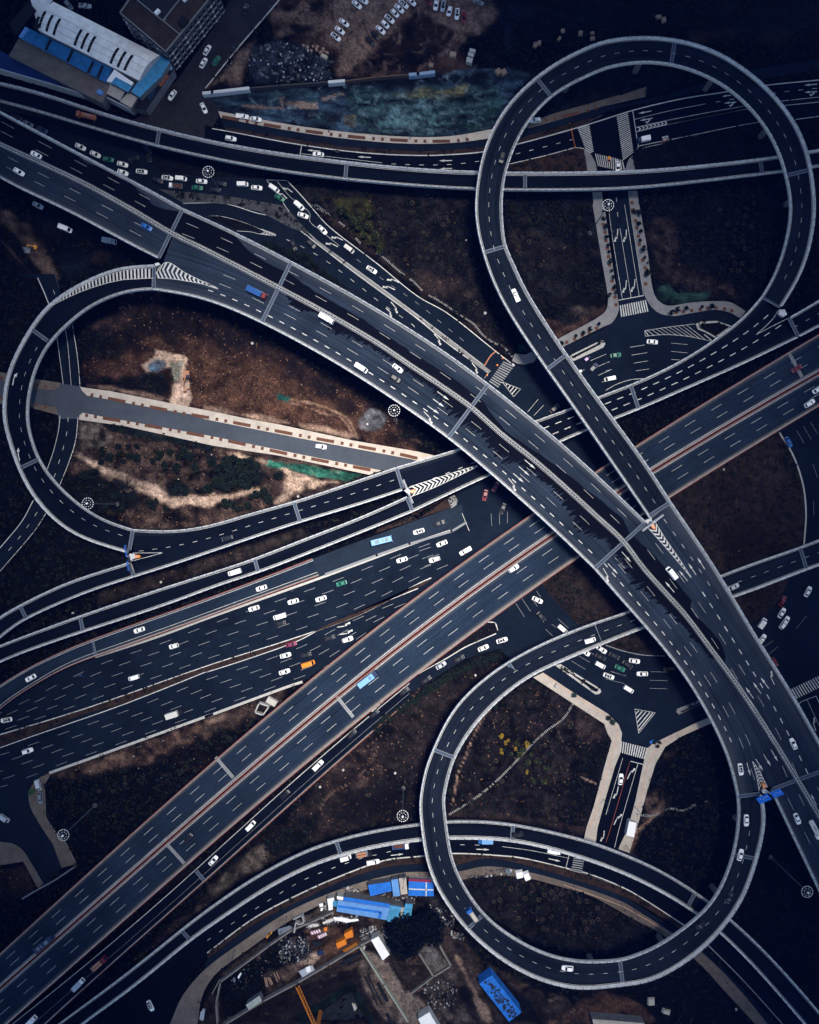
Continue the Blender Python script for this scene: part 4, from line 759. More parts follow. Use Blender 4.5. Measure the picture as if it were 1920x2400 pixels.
for s in (-.45, .45):
    for d0, h0, d1, h1 in ((-.11, 0, -.08, .7), (-.08, .7, .08, .7), (.08, .7, .11, 0)):
        a, b = ml + nm*(s + d0) + (0, 0, h0), ml + nm*(s + d1) + (0, 0, h1)
        for i in range(len(a) - 1): mb.face([a[i], a[i+1], b[i+1], b[i]], 0)
strip(mb, ml, .75, .12, 1)
q = resample(ml, int(np.linalg.norm(np.diff(ml, axis=0), axis=1).sum()/1.25))
for i in range(len(q) - 1): mb.box((*q[i][:2], q[i][2] + .1), (.40, .42, .45), math.atan2(*(q[i+1] - q[i])[[1, 0]]), 2)
putM(mb, 'median_barrier', [M['concrete'], M['post'], C('planter_pale', (.34, .33, .26), .9, noise=[(2, .5, 0)])])
for s in (-.9, .9): mb = MB(); strip(mb, ml + nm*s, .09, .025); putM(mb, 'edge_line', M['white'])
# darker band on the carriageway with its own outline, jagged along one side
rg = random.Random(4)
bandN = T2((-60, 236), ('A', (0, 925), (400, 1135), (640, 1262), (700, 1320), (790, 1345), (880, 1375), (960, 1440), (1060, 1465), (1120, 1545), (1190, 1585), (1220, 1650), (1330, 1690)), ('F', (-40, 90), (120, 160), (230, 228), (340, 360), (420, 420), (500, 470), (690, 560), (870, 690), (1050, 790), (1300, 940), (1500, 1075), (1725, 1230)), ('G', (240, 1330), (420, 1450), (590, 1590)), ('K', (770, 170), (1000, 330), (1200, 460), (1400, 620), (1725, 880)), ('L', (200, 1010), (330, 1120), (450, 1240), (560, 1380), (700, 1550)), ('P', (680, -60), (770, 50), (850, 130), (900, 190), (945, 265), (968, 340), (965, 395)))
wn = resample(bandN, 420); wn[:, :2] += np.stack([(fbm(wn[:, 0], wn[:, 1], 5, 14, 3) - .5)*5, (fbm(wn[:, 0], wn[:, 1], 6, 14, 3) - .5)*5], 1)
ma = np.array(spline(med, 12)); md = np.r_[0, np.cumsum(np.linalg.norm(np.diff(ma, axis=0), axis=1))]
def med_at(s): return np.array([np.interp(s, md, ma[:, i]) for i in (0, 1)])
send = md[np.argmin(np.linalg.norm(ma - np.array(t('P', (900, 350))[0]), axis=1))]; s0 = md[np.argmin(np.linalg.norm(ma - np.array(t('F', (650, 715))[0]), axis=1))]
reach = [(0, 2), (20, 16), (55, 20), (80, 8), (105, 14), (150, 24), (230, 13), (300, 12), (360, 14), (420, 16), (480, 30), (540, 42), (580, 22), (640, 44), (700, 26), (760, 18), (830, 24), (880, 36), (920, 40), (960, 24), (1020, 30), (1090, 34), (1150, 26), (1220, 20), (1300, 12)]
mline = [med_at(x) for x in np.linspace(0, s0, 60)]
mb = MB()
# split the band into strips along the median so its outline triangulates cleanly
def band(A, B, n):
    A, B = resample(A, n), resample(B, n)
    for i in range(n - 1): quad(mb, [A[i], A[i+1], B[i+1], B[i]], ZM, .012)
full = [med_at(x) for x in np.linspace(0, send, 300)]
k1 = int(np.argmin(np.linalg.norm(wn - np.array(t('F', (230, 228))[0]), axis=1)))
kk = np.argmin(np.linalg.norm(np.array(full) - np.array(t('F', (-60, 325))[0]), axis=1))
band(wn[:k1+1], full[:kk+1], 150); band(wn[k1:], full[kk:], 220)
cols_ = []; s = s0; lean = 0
while s < send - 3:      # jagged teeth: run out, hold, fall back
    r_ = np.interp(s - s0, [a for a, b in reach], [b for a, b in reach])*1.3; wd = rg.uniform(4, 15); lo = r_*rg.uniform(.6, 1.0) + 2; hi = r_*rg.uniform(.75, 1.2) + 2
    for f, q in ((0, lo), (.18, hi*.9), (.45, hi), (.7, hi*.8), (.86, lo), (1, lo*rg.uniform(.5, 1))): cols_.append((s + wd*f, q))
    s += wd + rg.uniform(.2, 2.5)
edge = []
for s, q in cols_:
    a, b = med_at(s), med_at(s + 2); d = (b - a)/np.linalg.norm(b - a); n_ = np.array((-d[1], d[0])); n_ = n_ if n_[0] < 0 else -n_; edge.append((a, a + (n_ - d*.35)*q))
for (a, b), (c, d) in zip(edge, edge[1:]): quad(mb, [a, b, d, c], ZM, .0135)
putM(mb, 'dark_streak', M['dark_band'], 'dark streak with a jagged edge along the median')
# --- ramps
Z1 = lambda *s: list(s)
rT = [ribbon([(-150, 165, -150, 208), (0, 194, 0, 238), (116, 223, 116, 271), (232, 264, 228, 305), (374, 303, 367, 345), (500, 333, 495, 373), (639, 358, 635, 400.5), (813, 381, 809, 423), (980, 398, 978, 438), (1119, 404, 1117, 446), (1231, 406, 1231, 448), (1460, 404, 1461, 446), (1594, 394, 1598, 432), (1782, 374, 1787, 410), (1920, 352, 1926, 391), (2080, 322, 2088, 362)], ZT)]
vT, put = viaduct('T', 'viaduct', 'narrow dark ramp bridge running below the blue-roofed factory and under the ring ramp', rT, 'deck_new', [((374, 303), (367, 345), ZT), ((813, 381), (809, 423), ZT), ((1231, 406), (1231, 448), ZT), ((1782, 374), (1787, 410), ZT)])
for s in (0, 1): mk = MB(); edge_marks(mk, rT[0], sides=(s,)); put(mk, 'edge_line', M['white'])
rR = [ribbon([(-120, 1530, -90, 1575), (0, 1444, 22, 1477), (46, 1418, 64, 1450), (145, 1369, 174, 1401), (225, 1342, 245, 1375), (305, 1317, 316, 1353)], ZR),
      ribbon([(312, 1240, 316, 1353), (406, 1245, 415, 1322), (500, 1230, 515, 1288), (584, 1203, 605, 1258), (689, 1176, 706, 1224), (813, 1134, 828, 1189), (929, 1095, 944, 1150)], ZR),
      ribbon([(-120, 1565, -110, 1612), (0, 1511, 0, 1551), (96, 1476, 105, 1513), (187, 1442, 197, 1481), (391, 1374, 405, 1415), (500, 1340, 515, 1371), (596, 1309, 607, 1344), (723, 1258, 736, 1293), (842, 1214, 856, 1246), (954, 1163, 968, 1200)], ZR),
      ribbon([(929, 1095, 968, 1200), (1073, 1053, 1112, 1131), (1168, 1019, 1206, 1089), (1262, 983, 1316, 1035), (1348, 953, 1380, 1008), (1420, 922, 1446, 981), (1478, 902, 1498, 961), (1594, 848, 1623, 906), (1669, 799, 1702, 872), (1739, 748, 1788, 832), (1785, 694, 1868, 793)], ZR),
      ribbon([(1849, 744, 1872, 791), (1920, 703, 1932, 760), (2080, 610, 2100, 668)], ZR)]
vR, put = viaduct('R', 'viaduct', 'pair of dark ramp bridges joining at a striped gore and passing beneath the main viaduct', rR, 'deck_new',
    [((46, 1418), (62, 1450), ZR), ((187, 1442), (195, 1480), ZR), ((301, 1325), (316, 1351), ZR), ((312, 1241), (303, 1292), ZR), ((689, 1176), (704, 1224), ZR), ((597, 1309), (606, 1343), ZR), ((929, 1095), (945, 1148), ZR), ((953, 1164), (968, 1199), ZR), ((1478, 902), (1498, 961), ZR), ((1785, 694), (1831, 720), ZR), ((1849, 744), (1872, 790), ZR)])
mk = MB()
for r in rR: edge_marks(mk, r)
dashes(mk, rR[1], .47, 1.9, 5.5, .13, off=2); dashes(mk, rR[3], .5, 1.9, 5.5, .2, u1=32, off=1)
dashes(mk, rR[3], .34, 2.6, 5.2, .3, u0=30, u1=165, off=0); dashes(mk, rR[3], .64, 2.6, 5.2, .3, u0=30, u1=165, off=1.5); dashes(mk, rR[4], .5, 1.8, 5.5, .16)
chevrons(mk, t('K', (0, 625), (200, 560), (400, 495), (550, 450)), t('K', (10, 705), (200, 630), (400, 535), (552, 458)), 16, ZR, .55, .45)
pline(mk, t('I', (1075, 1160), (1315, 1157)), .22, ZR); pline(mk, t('I', (1060, 1225), (1200, 1190), (1315, 1157)), .22, ZR)
pline(mk, t('H', (1215, 1050), (1300, 975), (1360, 910), (1395, 855)), .22, ZR); pline(mk, t('H', (1215, 1050), (1330, 990), (1480, 915)), .22, ZR)
put(mk, 'lane_marking', M['white'])
rS = [ribbon([(-120, 1690, -120, 1775, 5), (0, 1605, 0, 1659, 5), (72, 1562, 58, 1620, 4.8), (145, 1527, 145, 1567.5, 4.5), (215, 1498, 223, 1538, 4), (380, 1440, 390, 1480, 3), (560, 1376, 572, 1413, 2), (732, 1309, 747, 1349, .9)], 0)]
vS, put = viaduct('S', 'ramp', 'grey slip ramp with rusty edges descending beside the ground expressway', rS, 'deck_old', [((215, 1498), (223, 1538), 4.0)], PROF_RED, .9, 'red', 'ramp', pier=False)
mk = MB(); strip(mk, edge_line(rS[0], 0, .9), .16, .02); strip(mk, edge_line(rS[0], 1, 1.5), .16, .02); put(mk, 'lane_marking', M['white'])
def lerpz(st, za, zb): n = len(st) - 1; return [(*s, za + (zb - za)*i/n) for i, s in enumerate(st)]
l2 = [(364, 622, 359, 680, 15), (290, 626, 303, 683, 14.6), (232, 645, 246, 703, 14), (174, 674, 205, 725, 13.4), (113, 715, 160, 761, 12.6), (72, 770, 122, 800, 12), (35, 836, 96, 840, 11.2), (14, 895, 75, 895, 10.6), (8.5, 965, 66, 962, 10), (13, 1003, 69, 1003, 9.6), (43, 1099, 92, 1078, 9), (81, 1169, 139, 1140, 8.5), (139, 1230, 205, 1196, 8.2), (203, 1267, 255, 1222, 8), (300, 1296, 312, 1240, 8)]
rL2 = [ribbon(l2, 0)]
vL2, put = viaduct('L2', 'viaduct', 'dark loop ramp bending round the cross road west of the brown field', rL2, 'deck_new', [((72, 770), (115, 801), 12), ((43, 1099), (90, 1077), 9.1)])
mk = MB(); edge_marks(mk, rL2[0]); dashes(mk, rL2[0], .62, 1.9, 5.6, .13, u0=52)
A_ = t('E', (1245, 520), (1100, 515), (1000, 530), (850, 575), (740, 615), (600, 690), (500, 745), (440, 800)); B_ = t('E', (1245, 592), (1000, 605), (880, 630), (760, 665), (650, 705), (560, 745), (500, 775), (430, 810))
a, b = resample(A_, 60), resample(B_, 60)
for i in range(29):
    k0, k1 = int(i*59/29), int(i*59/29) + 1
    zz = min(deckz('L2', *a[k0]), deckz('L2', *a[k1])) + .03 if i else 14.9
    quad(mk, [a[k0] - (0, 0), a[k1], b[min(k1 + 0, 59)] + (0, 0), b[k0]], zz, .06)
strip(mk, [P(x, y, deckz('L2', x, y)) for x, y in b], .2, .06)
curve_arrow(mk, t('E', (362, 920), (395, 880), (452, 860)), 12.3); curve_arrow(mk, t('E', (103, 1458), (115, 1400), (143, 1358)), 10.8); curve_arrow(mk, t('I', (160, 410), (148, 360), (150, 308)), 9.3)
put(mk, 'lane_marking', M['white'])
l1 = [(1831, 720, 1785, 694, 8), (1869, 660, 1813, 648, 9), (1895, 593, 1838, 580, 10.5), (1907, 526, 1849, 520, 12), (1910, 480, 1852, 480, 12.8), (1901, 397, 1841, 412, 13.6), (1884, 333, 1819, 346, 14), (1849, 267, 1785, 287, 14.5), (1791, 200, 1731, 228, 15), (1710, 139, 1667, 185, 15.3), (1646, 110, 1613, 164, 15.5), (1582, 94, 1573, 153.6, 15.6), (1507, 87, 1507, 146, 15.8), (1420, 96, 1428, 159, 16), (1380, 110, 1395, 172, 16), (1308, 145, 1336, 200, 16), (1256, 181, 1293, 227, 16), (1192, 241, 1246, 276, 16), (1148, 313, 1215, 327, 16), (1125, 383, 1192, 384, 16), (1115, 452, 1179, 443, 15.8), (1113, 500, 1177, 497, 15.6), (1121, 555, 1181, 545, 15.5), (1131, 593, 1185, 577, 15.4), (1151, 654, 1206, 622, 15.3), (1183, 720, 1230, 677, 15.2), (1227, 790, 1273, 747, 15), (1280, 867, 1328, 831, 15), (1351, 967, 1400, 932, 15), (1420, 1067, 1467, 1022, 15), (1478, 1151, 1518, 1093, 15), (1522, 1216, 1572, 1177, 15)]
rL1 = [ribbon(l1, 0)]
vL1, put = viaduct('L1', 'viaduct', 'high teardrop ring ramp curling over the crossroads and joining the main viaduct', rL1, 'deck_loop', [((1256, 181), (1293, 227), 16), ((1582, 94), (1573, 153), 15.6), ((1901, 397), (1841, 412), 13.6), ((1131, 593), (1185, 577), 15.4), ((1280, 867), (1328, 831), 15)])
mk = MB(); edge_marks(mk, rL1[0]); dashes(mk, rL1[0], .5, 1.9, 5.6, .13, u0=10); put(mk, 'lane_marking', M['white'])
l3 = [(1785, 1861, 1727, 1867, 15), (1791, 1900, 1730, 1900, 15), (1791, 1938, 1727, 1943, 15), (1774, 2013, 1717, 2002, 14.8), (1745, 2097, 1690, 2076, 14.6), (1710, 2152, 1657, 2127, 14.5), (1658, 2213, 1600, 2176, 14.4), (1594, 2262, 1536, 2219, 14.2), (1521, 2300, 1485, 2238, 14.1), (1460, 2307, 1453, 2249, 14), (1380, 2317, 1380, 2252, 14), (1322, 2312, 1340, 2249, 14), (1250, 2291, 1280, 2235, 14), (1177, 2251, 1215, 2203, 14), (1105, 2192, 1150, 2158, 13.8), (1056, 2132, 1106, 2104, 13.6), (1018, 2071, 1075, 2050, 13.5), (995, 2004, 1055, 1992, 13.3), (983, 1900, 1045, 1900, 13), (983, 1875, 1041, 1875, 12.8), (995, 1802, 1054, 1815, 12.3), (1014, 1756, 1066, 1776, 12), (1047, 1683, 1099, 1718, 11.4), (1090, 1628, 1143, 1665, 10.8), (1140, 1585, 1195, 1618, 10.2), (1189, 1550, 1250, 1580, 9.6), (1279, 1502, 1318, 1550, 9), (1389, 1459, 1409, 1511, 8.3), (1470, 1433, 1500, 1475, 8), (1560, 1402, 1600, 1440, 8), (1687, 1348, 1718, 1401, 8), (1780, 1314, 1805, 1369, 8), (1875, 1282, 1891, 1335, 8), (1920, 1264, 1930, 1322, 8), (2080, 1205, 2095, 1262, 8)]
rL3 = [ribbon(l3, 0)]
vL3, put = viaduct('L3', 'viaduct', 'wide oval loop ramp sweeping round the small blue sheds and under the main viaduct', rL3, 'deck_loop', [((1774, 2013), (1717, 2002), 14.8), ((1460, 2307), (1453, 2249), 14), ((1094, 2180), (1131, 2145), 13.75), ((1014, 1756), (1066, 1776), 12), ((1189, 1550), (1222, 1599), 9.7), ((1389, 1459), (1409, 1511), 8.3), ((1875, 1282), (1891, 1335), 8)])
mk = MB(); edge_marks(mk, rL3[0]); dashes(mk, rL3[0], .5, 1.9, 5.7, .13, u0=14); put(mk, 'lane_marking', M['white'])
rB = [ribbon([(60, 2460, 105, 2475), (136, 2400, 191, 2400), (290, 2288, 319, 2312), (423, 2178, 446, 2203), (500, 2120, 520, 2153), (596, 2054, 618, 2086), (712, 1993, 728, 2029), (787, 1968, 799, 2005), (886, 1943, 893, 1982), (980, 1930, 982, 1969), (1047, 1923, 1048, 1965), (1122, 1922.6, 1121, 1965), (1203, 1930, 1200, 1970), (1293, 1948, 1286, 1988), (1395, 1974, 1382, 2017), (1460, 2000, 1444, 2040), (1521, 2025, 1503, 2066), (1594, 2065, 1574, 2104), (1658, 2109, 1634, 2143), (1714, 2154, 1687, 2186), (1797, 2230, 1767, 2265), (1920, 2369, 1884, 2400), (2010, 2480, 1975, 2510)], ZB)]
vB, put = viaduct('B', 'viaduct', 'long dark arching ramp bridge running above the lower arterial past the construction yard', rB, 'deck_new', [((423, 2178), (446, 2203), ZB), ((787, 1968), (799, 2005), ZB), ((1203, 1930), (1200, 1970), ZB), ((1629, 2094), (1612, 2126), ZB)])
for s in (0, 1): mk = MB(); edge_marks(mk, rB[0], sides=(s,)); put(mk, 'edge_line', M['white'])
# expressway: two decks with a gap
eN = T2((2060, 700), (1920, 781), (1849, 825), (1710, 900), (1582, 980), (1482, 1040), (1238, 1199), (1163, 1250), (960, 1395), (900, 1440), (755, 1559), (625, 1669), (509, 1770), (440, 1828), (319, 1936), (174, 2077), (0, 2233), (-120, 2345))
eM = T2((2110, 765), (1920, 871), (1762, 960), (1623, 1032), (1521, 1096), (1296, 1241), (1134, 1345.5), (983, 1460), (787, 1628), (654, 1738.6), (480, 1892), (261, 2088), (0, 2314.5), (-90, 2395))
eS = T2((2150, 815), (1920, 950), (1826, 1003.5), (1565, 1160), (1345, 1298), (1267, 1357), (1145, 1440), (980, 1570), (831, 1686), (729, 1767), (576, 1900), (500, 1970), (310, 2143), (23, 2390), (-40, 2450))
n_ = 40; an, am, as_ = (resample(spline(e, 6), n_) for e in (eN, eM, eS))
gap = (am - an)/np.linalg.norm(am - an, axis=1)[:, None]*2.2
rE = [ribbon([(*a, *b) for a, b in zip(an, am - gap)], ZE, 1), ribbon([(*a, *b) for a, b in zip(am + gap, as_)], ZE, 1)]
vE, put = viaduct('E', 'expressway', 'straight twin-deck expressway with rusty red edge rails crossing below the main viaduct', rE, 'deck_old', [], PROF_RED, 1.3, 'red', 'expressway')
jj = MB()
for a, b in ((t('N', (85, 1150))[0], t('N', (235, 1325))[0]), (t('N', (1065, 660))[0], t('N', (1205, 835))[0]), (t('Q', (1345, 265))[0], t('Q', (1495, 430))[0]), (t('H', (1480, 1195))[0], t('H', (1590, 1400))[0])):
    mb = MB(); A, B = np.array(P(*a, ZE)), np.array(P(*b, ZE)); v = (B - A)/np.linalg.norm(B - A); nn = np.array((-v[1], v[0], 0))
    for k in (-.45, .45): strip(mb, [A + v*.3 + nn*k, B - v*.3 + nn*k], .4, .03)
    strip(mb, [A + v*.3, B - v*.3], .5, .025, 1); put(mb, 'expansion_joint', [M['joint_pale'], M['joint']])
mk = MB(); LD = dict(ln=4.9, period=12.4, wd=.125)
for f in (.33, .635): dashes(mk, rE[0], f, off=2, **LD)
for f in (.32, .63): dashes(mk, rE[1], f, off=5, **LD)
strip(mk, edge_line(rE[0], 1, .85), .2, .02); strip(mk, edge_line(rE[1], 0, .85), .2, .02)
put(mk, 'lane_marking', M['white'])
mk = MB(); strip(mk, edge_line(rE[0], 0, .75), .28, .018); put(mk, 'edge_stain', M['dirtline']); mk = MB(); strip(mk, edge_line(rE[1], 1, .8), .4, .018); put(mk, 'edge_stain', M['dirtline'])
elL = T2((-60, 2470), (23, 2400), (261, 2222), (458, 2039), (500, 2007), (613, 1893), (741, 1768), (871, 1666), (960, 1600)); elR = T2((20, 2480), (96, 2400), (290, 2233), (480, 2068), (500, 2050.7), (665, 1900), (683, 1875), (865, 1718), (960, 1640))
a, b = resample(spline(elL, 6), 30), resample(spline(elR, 6), 30); zz = np.interp(np.linspace(0, 1, 30), [0, .45, .65, .9, 1], [6, 4.5, 2.6, .45, .16])
rEL = [ribbon([(*p, *q, z) for p, q, z in zip(a, b, zz)], 0, 1)]
vEL, put = viaduct('EL', 'ramp', 'single-lane slip ramp descending beside the expressway with a rusty outer rail', rEL, 'deck_new', [((458, 2039), (480, 2065), 4.6)], PROF_RED, .9, 'red', 'ramp', skip=((0, 0),), pier=False)
mk = MB(); strip(mk, edge_line(rEL[0], 0, .25), .24, .02); put(mk, 'edge_line', M['white']); mk = MB(); strip(mk, [at(rEL[0], u, .63) for u in np.linspace(0, rEL[0]['u'][-1], 40)], .1, .02); put(mk, 'edge_line', M['white_dim'])
# ---------------------------------------------------------------- paint on the ground roads
g = MB(); gd = MB(); Z0 = .11
LDg = dict(n=2)
def pdash(mb, pts, ln, per, w, off=0, z=Z0):
    p = np.array([P(x, y, z) for x, y in spline(pts, 6)]); d = np.r_[0, np.cumsum(np.linalg.norm(np.diff(p, axis=0), axis=1))]
    f = lambda s: np.array([np.interp(s, d, p[:, i]) for i in range(3)]); s = off
    while s + ln < d[-1]: strip(mb, [f(s), f(s + ln/2), f(s + ln)], w, .0); s += per
# arterial north
pline(g, t('B', (60, 1040), (190, 1062), (780, 1172), (1300, 1237), (1725, 1257)) + t('C', (300, 1252), (600, 1227), (870, 1167), (1360, 1032), (1725, 917)) + t('D', (220, 892), (600, 802), (980, 742), (1280, 692), (1725, 647)), .5, Z0)
pline(g, t('B', (785, 1172), (770, 1253)), .3, Z0); pline(g, t('B', (775, 1243), (960, 1262), (1435, 1317)), .18, Z0)
pdash(g, t('B', (1510, 1325), (1725, 1333)) + t('C', (320, 1330), (550, 1305), (880, 1240), (1215, 1155), (1340, 1122)), 1.9, 5.7, .2)
pline(g, t('C', (810, 1328), (1080, 1265), (1340, 1195)), .6, Z0)
pline(g, t('C', (1340, 1195), (1400, 1200), (1450, 1235), (1495, 1310), (1510, 1380)), .35, Z0)
pline(g, t('D', (218, 897), (262, 1183)), .35, Z0); pline(g, t('D', (262, 1181), (570, 1120), (1230, 990), (1500, 970), (1725, 940)), .3, Z0)
pline(g, t('D', (235, 965), (500, 900), (805, 840)), .18, Z0); pdash(g, t('D', (890, 825), (1030, 802), (1340, 755), (1725, 712)), 1.9, 5.7, .2)
pline(g, t('D', (245, 1030), (490, 975), (1110, 860), (1400, 820), (1725, 785)), .25, Z0); pline(g, t('D', (250, 1066), (500, 1008), (1140, 883), (1430, 855), (1725, 825)), .22, Z0)
pline(g, t('D', (265, 1183), (230, 1245), (185, 1300), (160, 1380)), .25, Z0); pline(g, t('D', (230, 1245), (300, 1200), (470, 1160)), .25, Z0)
chevrons(g, t('D', (245, 1032), (490, 977)), t('D', (250, 1064), (492, 1005)), 8, Z0, .6, .45)
zebra(g, *t('C', (1358, 1035), (1440, 1250), (1490, 1228), (1452, 1000)), 17, Z0, .52); zebra(g, *t('D', (88, 942), (140, 1300), (225, 1235), (178, 912)), 22, Z0, .48)
zebra(g, *t('C', (1495, 1240), (1690, 1285), (1690, 1380), (1520, 1340)), 11, Z0, .45); zebra(g, *t('D', (75, 1285), (140, 1295), (160, 1370), (75, 1375)), 4, Z0, .45)
pline(g, t('D', (455, 1112), (505, 1103)), .8, Z0); pline(g, t('D', (460, 1130), (510, 1120)), .8, Z0)
for a, b, k, tl in (((1345, 1273), (1235, 1267), 's', 'B'), ((935, 1222), (825, 1213), 's', 'B'), ((345, 1298), (237, 1300), 's', 'C'), ((345, 1362), (245, 1365), 's', 'C'), ((370, 897), (262, 918), 's', 'D'), ((380, 955), (275, 975), 'sl', 'D'), ((1010, 770), (942, 780), 's', 'D'), ((1055, 825), (955, 835), 'sl', 'D'), ((1710, 680), (1605, 690), 's', 'D'), ((1710, 740), (1605, 747), 'sl', 'D'),
                    ((90, 195), (85, 300), 'r', 'H'), ((160, 200), (157, 300), 'r', 'H'), ((160, 608), (152, 712), 'r', 'H'), ((230, 600), (220, 705), 'r', 'H'), ((195, 1050), (262, 1125), 'r', 'G'), ((500, 1283), (560, 1355), 'r', 'G'),
                    ((1115, 293), (1030, 250), 'l', 'F'), ((1072, 345), (985, 300), 'l', 'F'), ((1570, 635), (1480, 592), 'l', 'F'), ((1535, 693), (1445, 650), 'l', 'F'), ((1500, 790), (1568, 868), 'r', 'F'), ((1460, 840), (1520, 895), 'r', 'F'), ((705, 1560), (640, 1510), 'l', 'B'), ((660, 1610), (600, 1550), 'l', 'B'),
                    ((180, 1335), (225, 1240), 'r', 'P'), ((72, 1705), (118, 1610), 'r', 'P'), ((95, 1390), (75, 1490), 'r', 'P'), ((1705, 940), (1672, 838), 'r', 'P'), ((1070, 97), (1178, 80), 'l', 'N'), ((1092, 155), (1198, 140), 'l', 'N'),
                    ((1505, 362), (1610, 350), 's', 'R'), ((540, 312), (648, 315), 's', 'S'), ((1125, 388), (1222, 410), 's', 'S'), ((1568, 160), (1560, 250), 'r', 'S')):
    arrow(g, *t(tl, a)[0], *t(tl, b)[0], Z0, k, w=.35, dz=.01)
# road with trees down to the north-east junction
pline(g, t('H', (22, 0), (40, 170), (135, 768)), .2, Z0); pline(g, t('H', (115, 190), (205, 750)), .2, Z0); pline(g, t('H', (152, 0), (270, 738)), .2, Z0); pline(g, t('H', (200, 60), (305, 735)), .16, Z0)
pdash(g, t('H', (85, -60), (100, 120)), 1.9, 6, .18); pline(g, t('H', (102, 772), (308, 733)), .35, Z0)
zebra(g, *t('H', (108, 815), (328, 768), (350, 862), (120, 908)), 12, Z0, .5)
chevA = t('H', (315, 1018), (500, 990), (720, 963)); chevB = t('H', (320, 1063), (470, 1050), (650, 1062), (850, 1102))
a, b = resample(chevA, 24), resample(chevB, 24)
for i in range(1, 22): quad(g, [a[max(i-2, 0)], a[max(i-2, 0)] + (1.5, 0), b[i] + (2.6, .4), b[i]], Z0, .01) if i % 2 else None
pline(g, chevA, .22, Z0); pline(g, chevB, .22, Z0); pline(g, t('H', (795, 1048), (860, 1100)), .5, Z0); pline(g, [chevA[0], chevB[0]], .22, Z0)
for p in (((195, 1152), (315, 1133)), ((528, 1118), (660, 1130)), ((208, 1216), (335, 1195)), ((528, 1185), (660, 1197)), ((225, 1280), (343, 1262)), ((530, 1250), (600, 1255)), ((242, 1343), (352, 1327)), ((0, 1280), (30, 1270)), ((0, 1345), (50, 1330))): pline(g, t('H', *p), .18, Z0)
for p in (((1465, 1260), (1590, 1207)), ((1490, 1322), (1615, 1268)), ((1525, 1380), (1637, 1330)), ((1555, 1435), (1600, 1420)), ((955, 1675), (1040, 1573)), ((1005, 1705), (1085, 1620))): pline(g, t('G', *p), .18, Z0)
pline(g, t('H', (0, 1500), (90, 1450), (200, 1415), (300, 1405)), .25, Z0)
# north-west pair
pline(g, t('B', (500, 1455), (665, 1460)), .28, Z0); pline(g, t('B', (665, 1460), (780, 1580), (905, 1725)) + t('F', (1000, 172), (1390, 472), (1725, 742)) + t('G', (300, 872), (700, 1187), (820, 1280)), .42, Z0)
pline(g, t('B', (500, 1455), (600, 1590), (690, 1720)) + t('F', (850, 238), (1150, 468), (1450, 688), (1725, 893)) + t('G', (300, 1068), (600, 1298)), .3, Z0); pline(g, t('F', (840, 262), (1150, 502), (1450, 722), (1725, 925)) + t('G', (300, 1115), (640, 1362)), .45, Z0)
pline(g, t('B', (585, 1465), (690, 1590), (850, 1725)) + t('F', (850, 135), (960, 220)), .16, Z0); pline(g, t('F', (970, 235), (1090, 332)), .16, Z0)
pdash(gd, t('F', (1230, 440), (1450, 610), (1725, 800)) + t('G', (300, 990), (500, 1150)), 2.1, 5.9, .16); pdash(g, t('F', (660, 280), (780, 335), (970, 445), (1230, 640), (1420, 790), (1700, 990)) + t('G', (40, 1000),), 2.0, 6.2, .16)
pline(g, t('B', (-60, 1625), (200, 1655), (430, 1725)) + t('F', (620, 110), (850, 265)), .35, Z0); pline(g, t('A', (1480, 1645), (1725, 1638)), .3, Z0)
pline(g, t('F', (20, 92), (120, 92), (270, 128), (390, 172), (452, 198), (575, 245)), .22, Z0); pline(g, t('F', (262, 212), (380, 220), (440, 235), (575, 252)), .22, Z0)
chevrons(g, t('F', (458, 195), (575, 240)), t('F', (450, 232), (575, 252)), 5, Z0, .6, .5)
zebra(gd, *t('G', (762, 1262), (640, 1432), (715, 1482), (850, 1300)), 11, Z0, .5); pline(g, t('G', (830, 1285), (850, 1300)), .8, Z0)
tri = t('G', (750, 1432), (898, 1490), (842, 1552)); [pline(g, [tri[i], tri[(i+1) % 3]], .2, Z0) for i in range(3)]
for k in (.25, .45, .65, .82): pline(g, [np.array(tri[0])*(1-k) + np.array(tri[1])*k, np.array(tri[0])*(1-k) + np.array(tri[2])*k + (3*(1-k), 0)], .45, Z0)
pline(g, t('G', (640, 1358), (605, 1402)), .25, Z0)
# six-lane expressway
for L, f in ((('N', (0, 122), (320, 12)), 0), (('N', (0, 190), (200, 120), (500, 12)), 0), (('N', (0, 262), (240, 182), (610, 50), (790, -10)), 3), (('N', (0, 335), (330, 215), (600, 118), (860, 20)), 5)): pass
def lanes(edge0, edge1, fr, ln, per, w, offs):
    a, b = resample(spline(edge0, 6), 60), resample(spline(edge1, 6), 60)
    for f, o in zip(fr, offs): pdash(gd, [tuple(p) for p in (a + (b - a)*f)[::4]], ln, per, w, o)
lanes(T2((-100, 1700), ('M', (0, 758), (770, 340), (1300, 160)), ('J', (0, 1672), (980, 1322), (1725, 1047)), ('K', (450, 915))), T2((-100, 1752), ('M', (0, 972), (700, 758), (1725, 398)), ('N', (700, 198), (1260, 0)), ('J', (1725, 1408)), ('K', (180, 1360), (560, 1200))), (.20, .36, .53, .70, .86), 4.9, 12.6, .16, (2, 9, 5, 1, 8))
lanes(T2((-100, 1776), ('M', (0, 1072), (260, 985), (1000, 725), (1725, 440)), ('N', (0, 468), (740, 218)), ('J', (1000, 1740), (1725, 1445)), ('K', (100, 1400))), T2((-100, 1860), ('M', (0, 1445), (400, 1285), (870, 1120), (1725, 808)), ('N', (0, 832), (650, 592), (1000, 455)), ('K', (-100, 1720), (300, 1560))), (.18, .36, .54, .72, .88), 4.9, 13, .16, (4, 10, 1, 6, 3))
